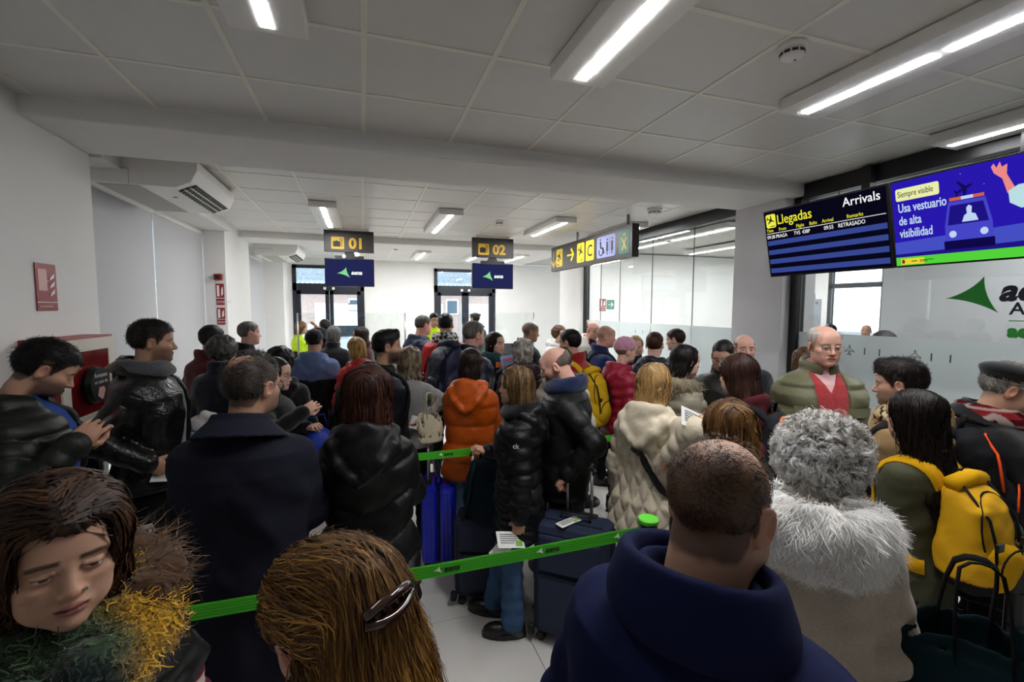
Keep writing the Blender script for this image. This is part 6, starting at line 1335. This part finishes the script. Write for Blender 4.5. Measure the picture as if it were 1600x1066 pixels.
# ------------------------------------------------------------------ luggage
M_chrome = mat('aluminium_tube', '#c4c6c9', .28, 1.0); M_rub = mat('black_rubber', '#0c0c0d', .6)
def suitcase(x, y, rz, w, d, h, color, label, hard=False, handle=.0, hcol=None, grip='#101011'):
    e = empty('suitcase', (x, y, 0), rz, label, 'suitcase'); z0 = .055
    m = mat('glossy_shell', color, .22, spec=.5) if hard else mat('suitcase_canvas', color, .75, bump=.35, bscale=320, noise=.06, nscale=200)
    def rbox(x0, x1, y0, y1, za, zb, name, mm, r, par=e):
        return G().box(x0, x1, y0, y1, za, zb).obj(name, mm, par, bevel=r)
    if hard:
        for s, nm in ((-1, 'rear_shell'), (1, 'front_shell')):
            sh = rbox(-w/2, w/2, min(0, s*d/2)+.004*(s > 0), max(0, s*d/2)-.004*(s < 0), z0, z0+h, nm, m, .028)
            for k in range(7): G().box(-w/2+.05+k*(w-.1)/6-.008, -w/2+.05+k*(w-.1)/6+.008, s*d/2-.003*(s < 0)-.006*(s > 0)+0, s*d/2+.006*(s < 0)*0+.004, z0+.05, z0+h-.05).obj('rib', m, sh, bevel=.003)
            for sx_ in (-1, 1):
                for k in range(3): G().box(sx_*w/2-.004, sx_*w/2+.004, s*d*(.14+.11*k)-.007, s*d*(.14+.11*k)+.007, z0+.05, z0+h-.05).obj('rib', m, sh, bevel=.003)
        rbox(-w/2-.002, w/2+.002, -.006, .006, z0-.002, z0+h+.002, 'zip_band', mat('zip_band', '#0c1030', .5), .02)
    else:
        b_ = rbox(-w/2, w/2, -d/2, d/2, z0, z0+h, 'body', m, .045)
        G().tube([(-w/2+.02, -d*.18, z0+.05), (-w/2-.003, -d*.18, z0+.08), (-w/2-.003, -d*.18, z0+h-.06), (-w/2+.05, -d*.18, z0+h+.003), (w/2-.05, -d*.18, z0+h+.003), (w/2+.003, -d*.18, z0+h-.06), (w/2+.003, -d*.18, z0+.08), (w/2-.02, -d*.18, z0+.05)], .005, 6).obj('zip', mat('zip_teeth', '#0b0f1c', .5), b_)
        pk = rbox(-w*.41, w*.41, -d/2-.022, -d/2+.01, z0+.06, z0+h*.56, 'front_pocket', m, .02); rbox(-w*.41, w*.41, -d/2-.02, -d/2+.01, z0+h*.60, z0+h*.92, 'front_pocket', m, .018)
        G().tube([(-w*.38, -d/2-.02, z0+h*.565), (w*.38, -d/2-.02, z0+h*.565)], .004, 6).obj('pocket_zip', mat('zip_teeth', '#0b0f1c', .5), pk)
        lk = box('lock', -w/2-.012, -w/2+.002, -.02, .02, z0+h*.80, z0+h*.93, M_rub, e, bevel=.006); G().lathe([(.006, 0), (.006, .003)], n=8).obj('lock_button', M_red, lk, rot=(0, -PI/2, 0), loc=(-w/2-.012, 0, z0+h*.88))
        G().tube([(-w/2, 0, z0+h*.34), (-w/2-.03, 0, z0+h*.38), (-w/2-.03, 0, z0+h*.60), (-w/2, 0, z0+h*.64)], .014, 8, flat=.5).obj('side_handle', m, e, smooth=True)
        for sx_ in (-1, 1):
            for sy_ in (-1, 1): rbox(sx_*w/2-.02, sx_*w/2+.02, sy_*d/2-.02, sy_*d/2+.02, z0-.01, z0+.05, 'corner_guard', M_rub, .012)
    for sx_ in (-1, 1):
        for sy_ in (-1, 1):
            px, py = sx_*(w/2-.05), sy_*(d/2-.04)
            f_ = G().prism([(-.018, .06), (.018, .06), (.012, .025), (-.012, .025)][::-1], -.018, .018).obj('wheel_fork', M_rub, e, loc=(px, py, 0))
            for q in (-1, 1): sharp(G().lathe([(.008, -.008), (.024, -.008), (.027, 0), (.024, .008), (.008, .008)], n=18).obj('wheel', M_rub, f_, smooth=True, rot=(PI/2, 0, 0), loc=(0, q*.014, .027)))
    G().tube([(-.09, 0, z0+h), (-.08, 0, z0+h+.03), (.08, 0, z0+h+.03), (.09, 0, z0+h)], .011, 8, flat=.6).obj('carry_handle', M_rub if not hcol else mat('carry_grip', hcol, .5), e, smooth=True)
    if handle:
        for s in (-1, 1): G().tube([(s*.075, d/2-.05, z0+h-.03), (s*.075, d/2-.05, handle-.01)], .0095, 10).obj('handle_tube', M_chrome, e, smooth=True)
        box('handle_seat', -.11, .11, d/2-.075, d/2-.025, z0+h-.005, z0+h+.008, M_rub, e, bevel=.004)
        G().tube([(-.085, d/2-.05, handle-.03), (-.08, d/2-.05, handle), (.08, d/2-.05, handle), (.085, d/2-.05, handle-.03)], .016, 10, flat=.8).obj('handle_grip', mat('grip', grip, .4), e, smooth=True)
    return e
NAVY = '#16223f'
suitcase(1.155, 2.33, R(-42), .44, .27, .66, NAVY, 'big navy soft suitcase held by its handle by the balding bearded man', handle=1.00)
suitcase(.735, 2.86, R(-20), .36, .23, .54, '#121a33', 'dark navy suitcase with a backpack hung on it beside the woman in flared jeans', handle=.98)
suitcase(.53, 3.42, R(80), .36, .25, .58, '#1524b4', 'glossy royal blue hard shell suitcase behind the black hooded puffer coat', hard=True, handle=.98, hcol='#1524b4')
suitcase(1.70, 2.02, R(-60), .36, .23, .52, '#20232a', 'suitcase with a lime green grip held by the woman in the cream coat', handle=1.115, grip='#7ed321')
suitcase(-1.02, 2.45, R(30), .36, .23, .55, '#1b3168', 'blue suitcase with a silver pull handle beside the leather jacket', handle=.90, grip='#7f8288')
suitcase(2.42, .80, R(20), .40, .25, .58, '#0c0d11', 'black suitcase in front of the man with the black cap', handle=0)
# ------------------------------------------------------------------ bags worn or carried
def worn(key): b = PEOPLE_BUILT[key]; return b['o'], b['S'], b['F'], b['p']
def on_coat(key, pts, off=.006, n=26):
    o, S, F, p = worn(key); pts = np.array(pts, float); u = np.linspace(0, len(pts)-1, n); q = np.stack([np.interp(u, range(len(pts)), pts[:, i]) for i in range(3)], 1)
    for _ in range(12):
        v, g = F.sample(q); k = np.abs(v) < .3; q = q-np.where(k, np.clip(v-off, -.02, .02), 0)[:, None]*g
        q[1:-1] = q[1:-1]*.6+.2*(q[2:]+q[:-2])
    v, g = F.sample(q); return q*S, g
def strap(name, key, pts, width, m, parent, off=.006):
    q, g = on_coat(key, pts, off); T = np.gradient(q, axis=0); T /= np.linalg.norm(T, axis=1)[:, None]; Sd = np.cross(T, g); Sd /= np.linalg.norm(Sd, axis=1)[:, None]+1e-6; n = len(q); w = width/2
    V = np.concatenate([q-Sd*w-g*.003, q+Sd*w-g*.003, q+Sd*w+g*.005, q-Sd*w+g*.005]); i = np.arange(n-1); Q = np.concatenate([np.stack([a*n+i, a*n+i+1, b*n+i+1, b*n+i], 1) for a, b in ((0, 1), (1, 2), (2, 3), (3, 0))])
    return link_mesh(name, V, [Q[:, ::-1]], m, parent, True)
def backpack(key, label, color, w=.29, d=.15, h=.44, zc=1.20, trim=None, base=None, roll=False, v=.010, dy=0.0, dx=0.0, tilt=0.0, seed=1.0, kind='cotton'):
    o, S, F, p = worn(key); cz, sz = math.cos(p['rz']), math.sin(p['rz'])
    e = empty('backpack', (p['x'], p['y'], 0), p['rz'], label, 'backpack', 'rucksacks worn in the queue'); back = np.array([[dx, -.40, zc]])
    for _ in range(20): vv, g = F.sample(back); back[:, 1] += np.clip(vv, -.04, .04)
    y1 = back[0, 1]-.005-dy; yc = y1-d/2; m = cloth_mat(color, kind)
    B = Field((dx-w/2-.06, yc-d/2-.08, zc-h/2-.06), (dx+w/2+.06, yc+d/2+.05, zc+h/2+.08), v)
    zt = [zc-h/2, zc-h*.3, zc, zc+h*.3, zc+h/2]; at_ = [w*.46, w*.52, w*.5, w*.44, w*(.30 if not roll else .36)]; bt = [d*.5, d*.56, d*.52, d*.44, d*(.22 if not roll else .26)]; ct_ = [yc, yc-d*.04, yc, yc+d*.05, yc+d*.22]
    q = B.sub([-9]*3, [9]*3, True); sl, X, Y, Z = q; a = np.interp(Z, zt, at_); b = np.interp(Z, zt, bt); c = np.interp(Z, zt, ct_); n_ = ((np.abs(X-dx)/a)**3.2+(np.abs(Y-c)/b)**2.8)**(1/3.); val = (n_-1)*np.minimum(a, b)-wobf(26, .008, seed)(X, Y, Z)-wobf(60, .003, seed)(X, Y, Z)
    for e_ in (zt[0]-Z, Z-zt[-1]): k_ = .06; hh = np.maximum(k_-np.abs(val-e_), 0)/k_; val = np.maximum(val, e_)+hh*hh*k_*.25
    B.un(sl, val.astype(np.float32), 0); B.d[:] = B.d
    V, Q = B.mesh()
    if base:
        T_ = np.where((V[:, 2] < zc-h*.33)[:, None], np.array(srgb(base)), np.array(srgb(color))); bo = link_mesh('main_bag', V*S, [Q], attr_mat('bag_cloth', .75, .25, 0, .3, 40), e, True, T_)
    else: bo = link_mesh('main_bag', V*S, [Q], m, e)
    Fp = Field((dx-w/2, yc-d-.10, zc-h/2), (dx+w/2, yc+d/2, zc+h/2), v); Fp.ell((dx, yc-d*.42, zc-h*.20), (w*.40, d*.34, h*.24), 0, disp=wobf(40, .006, seed+2)); V, Q = Fp.mesh(); pk = link_mesh('front_pocket', V*S, [Q], m, e)
    tm = cloth_mat(trim or '#141416', 'cotton'); yz = lambda z: np.interp(z, zt, np.array(ct_)-np.array(bt))
    A = np.linspace(R(200), R(-20), 16); G().tube(np.stack([dx+w*.44*np.cos(A), np.interp(zc+h*.10+h*.34*np.sin(A), zt, np.array(ct_)-np.array(bt)*.86)-.004, zc+h*.10+h*.34*np.sin(A)], 1)*S, .0055*S if trim else .004*S, 6).obj('zip', tm, bo, smooth=True)
    A = np.linspace(R(190), R(-10), 10); G().tube(np.stack([dx+w*.36*np.cos(A), yc-d*.42-d*.30+.0*A, zc-h*.16+h*.16*np.sin(A)], 1)*S, .004*S, 6).obj('pocket_zip', tm, pk, smooth=True)
    top = zc+h/2; G().tube(np.array([(dx-.035, ct_[-1]+.02, top-.01), (dx-.03, ct_[-1]+.01, top+.045), (dx+.03, ct_[-1]+.01, top+.045), (dx+.035, ct_[-1]+.02, top-.01)])*S, .009*S, 8, flat=.5).obj('grab_loop', cloth_mat('#141416', 'cotton'), e, smooth=True)
    if roll:
        G().tube(np.array([(dx-w*.36, ct_[-1], top-.005), (dx, ct_[-1]-.012, top+.02), (dx+w*.36, ct_[-1], top-.005)])*S, .034*S, 12).obj('roll_top', m, e, smooth=True)
        for s in (-1, 1):
            G().tube(np.array([(dx+s*w*.3, ct_[-1]-.03, top), (dx+s*w*.31, yz(zc+h*.25)-.006, zc+h*.25), (dx+s*w*.31, yz(zc)-.010, zc+.02), (dx+s*w*.30, yz(zc-h*.2)-.008, zc-h*.2)])*S, .010*S, 6, flat=.4).obj('compression_strap', cloth_mat('#141416', 'cotton'), bo, smooth=True)
            G().box(-.02, .02, -.012, .0, -.016, .016).obj('buckle', M_bs, bo, loc=Vector((dx+s*w*.31, yz(zc)-.014, zc+.02))*S, bevel=.003)
    for s in (-1, 1):
        st = strap('shoulder_strap', key, [(s*.075, y1-.02, zc+h*.40), (s*.105, -.10, 1.46), (s*.12, .02, 1.45), (s*.125, .14, 1.36), (s*.14, .15, 1.18), (s*.17, .08, 1.02), (s*.15, -.10, .98), (s*w*.40, y1+.01, zc-h*.40)], .055, cloth_mat(color if not base or trim is None else color, 'cotton'), e)
    return e
backpack('E', 'big yellow backpack with a black bottom worn by the long haired woman in olive', '#d9a312', w=.29, d=.19, h=.46, zc=1.17, base='#101010', roll=True, v=.008, seed=2., dx=.0)
backpack('F', 'black backpack with bright orange zips on the back of the man in the tan jacket', '#191a1d', w=.32, d=.19, h=.48, zc=1.22, trim='#e8501e', v=.009, seed=4.)
backpack('AV', 'small black backpack with orange piping on the maroon jacket', '#202125', w=.28, d=.14, h=.42, zc=1.24, trim='#e0601f', seed=5.)
backpack('V', 'large navy rucksack with a drawstring lid, near the second desk', '#161c34', w=.36, d=.24, h=.56, zc=1.28, roll=True, v=.012, seed=7., kind='nylon')
backpack('AK', 'yellow backpack with black straps on the back of the man in the red fleece', '#c49a1a', w=.32, d=.18, h=.50, zc=1.14, roll=True, seed=9.)
backpack('S', 'black backpack on the bearded man with the quiff', '#0d0d0f', w=.32, d=.19, h=.48, zc=1.18, seed=3.)
backpack('AN', 'dark grey backpack on the bald man in the navy sweater', '#20242e', w=.28, d=.13, h=.40, zc=1.22, seed=6., v=.012)
def open_bag(name, label, loc, rz, w, d, h, color, strap_top, scol=None, kind='cotton', cat='bag'):
    e = empty(name, loc, rz, label, cat); F = Field((-w*.65, -d-.05, -.03), (w*.65, d+.05, h+.05), .009)
    zt = [0, h*.4, h]; wf_ = wobf(22, .010, 2.); F.loft(zt, [w*.40, w*.47, w*.5], [d*.55, d*.6, d*.42], [0, 0, 0], 0, h, .01, 2.8, lambda X, Y, Z: wf_(X, Y, Z))
    F.loft([h*.1, h+.05], [w*.44, w*.485], [d*.50, d*.38], [0, 0], h*.15, h+.06, .004, 2.8, lambda X, Y, Z: wf_(X, Y, Z), sub=True); V, Q = F.mesh(); link_mesh('body', V, [Q], cloth_mat(color, kind), e)
    for s in (-1, 1):
        G().tube([(-w*.13, s*d*.44, h*.78), (-w*.13, s*d*.42, h*1.0), (-w*.12, s*d*.24, h+strap_top*.55), (-w*.10, s*d*.12, h+strap_top*.88), (-w*.05, s*d*.09, h+strap_top*.98), (0, s*d*.08, h+strap_top), (w*.05, s*d*.09, h+strap_top*.98), (w*.10, s*d*.12, h+strap_top*.88), (w*.12, s*d*.24, h+strap_top*.55), (w*.13, s*d*.42, h*1.0), (w*.13, s*d*.44, h*.78)], .012, 8, flat=.3).obj('handle', cloth_mat(scol or color, kind), e, smooth=True)
    return e
open_bag('tote_bag', 'cream canvas tote bag carried by the woman in the light grey knit', (.44, 3.25, .98), R(10), .22, .08, .23, '#b8ab92', .13)
open_bag('shopping_bag', 'large dark teal open tote bag hanging beside the fur collar coat', (1.48, .69, .74), R(-50), .40, .18, .40, '#0f2429', .17, '#0a0a0b')
# shoulder bags
o, S, F, p = worn('J'); sb = empty('shoulder_bag', (p['x'], p['y'], 0), p['rz'], 'black cross body bag whose strap crosses the cream quilted coat', 'bag')
strap('strap', 'J', [(-.03, -.24, 1.27), (.01, -.24, 1.235), (.06, -.22, 1.18), (.17, -.14, 1.02), (.24, .02, .96)], .038, cloth_mat('#0c0c0d', 'leather'), sb, .010)
F2 = Field((.16, -.08, .76), (.34, .22, 1.0), .009); F2.loft([.78, .88, .98], [.20]*3, [.07]*3, [.05]*3, .78, .97, .01, 3.) if False else F2.ell((.25, .07, .87), (.045, .10, .085), 0); V, Q = F2.mesh(); link_mesh('bag_body', V*S, [Q], cloth_mat('#0c0c0d', 'leather'), sb)
o, S, F, p = worn('O'); sb = empty('shoulder_bag', (p['x'], p['y'], 0), p['rz'], 'black shoulder bag behind the man in the leather jacket', 'bag')
F2 = Field((-.12, -.52, .80), (.30, -.12, 1.16), .009); F2.ell((.08, -.30, .97), (.15, .09, .13), 0, disp=wobf(30, .012, 2.)); V, Q = F2.mesh(); link_mesh('bag_body', V*S, [Q], cloth_mat('#0a0a0b', 'leather'), sb)
strap('strap', 'O', [(-.08, .12, 1.36), (-.08, -.02, 1.46), (-.02, -.16, 1.36), (.06, -.24, 1.12)], .03, cloth_mat('#0c0c0d', 'leather'), sb, .008)
# ------------------------------------------------------------------ papers, phone and other small things in hands
M_paper = mat('white_paper', '#e8e7e2', .7); M_ink = mat('paper_ink', '#4b4b4b', .7); M_gr = mat('paper_green', '#7fbf4a', .7)
def hand_point(key, side, f=.10): b = PEOPLE_BUILT[key]; sh, el, hd, s = b['arms'][side]; d_ = (hd-el)/np.linalg.norm(hd-el); q = (hd+d_*f)*b['S']; p = b['p']; c, n = math.cos(p['rz']), math.sin(p['rz']); return np.array([p['x']+q[0]*c-q[1]*n, p['y']+q[0]*n+q[1]*c, q[2]])
def paper(name, label, loc, rot, w, h, print_=True, cat='paper', m=None):
    e = empty(name, loc, 0, label, cat, rot=rot); n = 8; U = np.linspace(-w/2, w/2, n); V = []
    for t_ in (0, .0012):
        for z in (-h/2, h/2): V.append(np.stack([U, .06*U*U*4+t_, np.full(n, z)], 1))
    i = np.arange(n-1); q = lambda a, b: np.stack([a*n+i, a*n+i+1, b*n+i+1, b*n+i], 1); link_mesh('sheet', np.concatenate(V), [np.concatenate([q(0, 1), q(3, 2), q(1, 3), q(2, 0)])], m or M_paper, e, False)
    if print_:
        for k in range(5): box('print_line', -w*.40, w*(.1+.07*((k*3) % 4)), -.0012, -.0004, h*(.30-.13*k), h*(.34-.13*k), M_ink, e)
        box('print_band', w*.15, w*.40, -.0014, -.0004, -h*.38, -h*.05, M_gr, e)
    return e
k_ = hand_point('K', 'L', .10); paper('boarding_pass', 'folded white boarding passes in the hand of the woman in flared jeans', k_+[-.05, -.03, .0], (R(-35), R(20), R(25)), .21, .085); paper('boarding_pass', 'white paper slip under the folded boarding passes', k_+[-.10, -.02, -.05], (R(-20), R(-35), R(15)), .13, .08, False)
k_ = hand_point('O', 'R', .11); paper('boarding_pass', 'white boarding pass in the hand of the man in the leather jacket', k_+[.0, -.01, -.01], (R(-40), R(0), R(-10)), .19, .08)
k_ = hand_point('AV', 'L', .11); paper('boarding_pass', 'white and green paper held up by the woman in the maroon jacket', k_+[.0, -.02, .0], (R(-30), R(25), R(0)), .20, .10)
k_ = hand_point('T', 'R', .08); paper('paper_slip', 'small white paper in the hand of the woman in the grey knit', k_+[.0, 0, .02], (R(-10), R(20), R(10)), .07, .10, False)
k_ = hand_point('AG', 'R', .10); br = paper('brochure', 'glossy brochure with a sea photo held by the dark haired woman in the teal scarf', k_+[-.03, -.04, .03], (R(-15), R(-10), R(-8)), .15, .21, False, 'brochure', mat('brochure_cover', '#5a76b5', .3))
box('picture_field', -.07, .07, .0-.003, -.0015, -.10, .0, mat('brochure_land', '#7c5f5c', .4), br); box('title_band', -.05, .05, -.003, -.0015, .05, .075, mat('brochure_red', '#b3282c', .4), br)
k_ = hand_point('AG', 'L', .05); tg = paper('luggage_tag', 'bright orange card by the woman with the teal scarf', k_+[.10, .0, .12], (R(-10), R(6), 0), .085, .055, False, 'card', mat('orange_card', '#ee7a1c', .5))
k_ = (hand_point('P', 'R', .09)+hand_point('P', 'L', .09))/2; ph = empty('mobile_phone', k_+np.array([.055, -.02, .035]), 0, 'black mobile phone held by the man in the green puffer jacket', 'phone', rot=(R(-50), 0, R(-55)))
box('case', -.037, .037, -.005, .005, -.075, .075, M_bs, ph, bevel=.004); box('display', -.034, .034, -.0058, -.005, -.068, .068, mat('dark_glass_screen', '#08090c', .08), ph)
sl = paper('baggage_tag', 'white paper tag lying on top of the big navy suitcase', (1.10, 2.30, .728), (R(-88), 0, R(20)), .16, .06, True)
# window ledge table with a crumpled white garment and a bottle
tb = empty('side_table', (-1.17, 3.76, 0), 0, 'small high table with a pale blue top behind the leather jacket man', 'table'); box('top', -.16, .16, -.13, .13, 1.05, 1.08, mat('pale_blue_top', '#7f9fc6', .4), tb, bevel=.004)
for sx_ in (-.14, .14):
    for sy_ in (-.11, .11): box('leg', sx_-.012, sx_+.012, sy_-.012, sy_+.012, 0, 1.05, M_black, tb)
F = Field((-.20, -.18, -.02), (.20, .18, .20), .01); F.ell((0, 0, .04), (.10, .09, .06), .02, disp=wobf(38, .02, 3.)); F.ell((.06, -.03, .08), (.07, .06, .05), .03, disp=wobf(50, .015, 1.)); F.d[:, :, :3] = np.maximum(F.d[:, :, :3], .01)
V, Q = F.mesh(); tag(link_mesh('folded_jacket', V, [Q], cloth_mat('#c9c7c2', 'cotton')), 'crumpled white jacket lying on the small pale blue table', 'jacket').location = (-1.12, 3.75, 1.076)
bt_ = empty('water_bottle', (-1.29, 3.80, 1.08), 0, 'clear plastic water bottle standing on the pale blue table', 'bottle'); sharp(G().lathe([(.030, 0), (.033, .02), (.033, .14), (.026, .17), (.012, .195), (.012, .21)], n=18).obj('body', glass('bottle_plastic', (.85, .92, .97)), bt_, smooth=True)); sharp(G().lathe([(.014, .205), (.014, .225)], n=14).obj('cap', mat('bottle_cap', '#2c58a8', .4), bt_, smooth=True))
# backpack hung on the navy suitcase and a blue holdall
def loose_pack(loc, rz, label, color, w, d, h, lean, seed, trim='#1a2a33'):
    e = empty('backpack', loc, rz, label, 'backpack', rot=(lean, 0, rz)); F = Field((-w, -d-.08, -.04), (w, d+.08, h+.08), .008)
    F.loft([0, h*.3, h*.7, h], [w*.46, w*.5, w*.47, w*.30], [d*.5, d*.55, d*.5, d*.3], [0, 0, 0, 0], 0, h, .02, 3., (lambda f1: lambda X, Y, Z: f1(X, Y, Z))(wobf(28, .008, seed)), ke=.06); V, Q = F.mesh(); b_ = link_mesh('main_bag', V, [Q], cloth_mat(color, 'cotton'), e)
    for s in (-1, 1): G().tube([(s*.06, -d*.45, h*.93), (s*.075, -d*.62, h*.72), (s*.09, -d*.66, h*.42), (s*w*.42, -d*.45, h*.08)], .028, 10, flat=.35).obj('shoulder_strap', cloth_mat(trim, 'cotton'), e, smooth=True)
    G().tube([(-.04, 0, h-.01), (-.035, 0, h+.04), (.035, 0, h+.04), (.04, 0, h-.01)], .009, 8).obj('grab_loop', cloth_mat('#101214', 'cotton'), e, smooth=True)
    A = np.linspace(0, PI, 14); G().tube(np.stack([w*.40*np.cos(A), np.full(14, d*.46), h*.45+h*.42*np.sin(A)], 1), .005, 6).obj('zip', M_bs, b_); return e
loose_pack((.735, 2.80, .55), R(-25), 'dark teal backpack hung over the handle of the dark navy suitcase', '#14222b', .30, .16, .42, R(-8), 3.)
k_ = hand_point('Q', 'L', .06); F = Field((-.20, -.16, -.22), (.20, .16, .18), .011); F.ell((0, 0, -.02), (.12, .09, .15), .02, disp=wobf(30, .018, 2.)); V, Q = F.mesh(); hb = empty('holdall', k_+np.array([.02, .05, -.14]), 0, 'bright blue soft bag held by the young woman with round glasses', 'bag'); link_mesh('bag_body', V, [Q], cloth_mat('#1b2f8f', 'nylon'), hb); G().tube([(-.06, 0, .12), (-.04, 0, .20), (.04, 0, .20), (.06, 0, .12)], .010, 8).obj('handle', cloth_mat('#101a4a', 'cotton'), hb, smooth=True)
# parked car outside
ca = empty('parked_car', (-.9, 17.5, 0), R(6), 'white car parked outside the first glazed door', 'car'); F = Field((-2.2, -1.0, .1), (2.2, 1.0, 1.6), .05)
F.loft([.2, .5, .85, .95], [2.0, 2.05, 2.0, 1.85], [.82, .86, .82, .74], [0]*4, .22, .92, .05, 4.); F.loft([.85, 1.1, 1.42], [1.45, 1.2, .85], [.78, .72, .60], [0]*3, .85, 1.42, .08, 3.5)
for x in (-1.3, 1.3):
    for y in (-.85, .85): F.cap((x, y-.2, .32), (x, y+.2, .32), .36, .36, .02, sub=True)
V, Q = F.mesh(); link_mesh('body', V, [Q], mat('white_car_paint', '#dfe5ea', .2, coat=.6), ca)
for x in (-1.3, 1.3):
    for y in (-.78, .78): w_ = G().lathe([(.16, -.10), (.31, -.10), (.33, 0), (.31, .10), (.16, .10)], n=22).obj('wheel', M_rub, ca, rot=(PI/2, 0, 0), loc=(x, y, .33), smooth=True); G().lathe([(.17, -.09), (.17, .09)], n=14).obj('rim', M_steel, w_)
for s in (-1, 1): G().prism([(-1.05, .96), (.95, .96), (.62, 1.34), (-.72, 1.34)], -.01, .01).obj('side_window', mat('car_glass', '#39444d', .08), ca, loc=(0, s*.755, 0), rot=(s*R(-9) if s > 0 else R(9), 0, 0)) if True else None
# ground the exit flow: nothing else
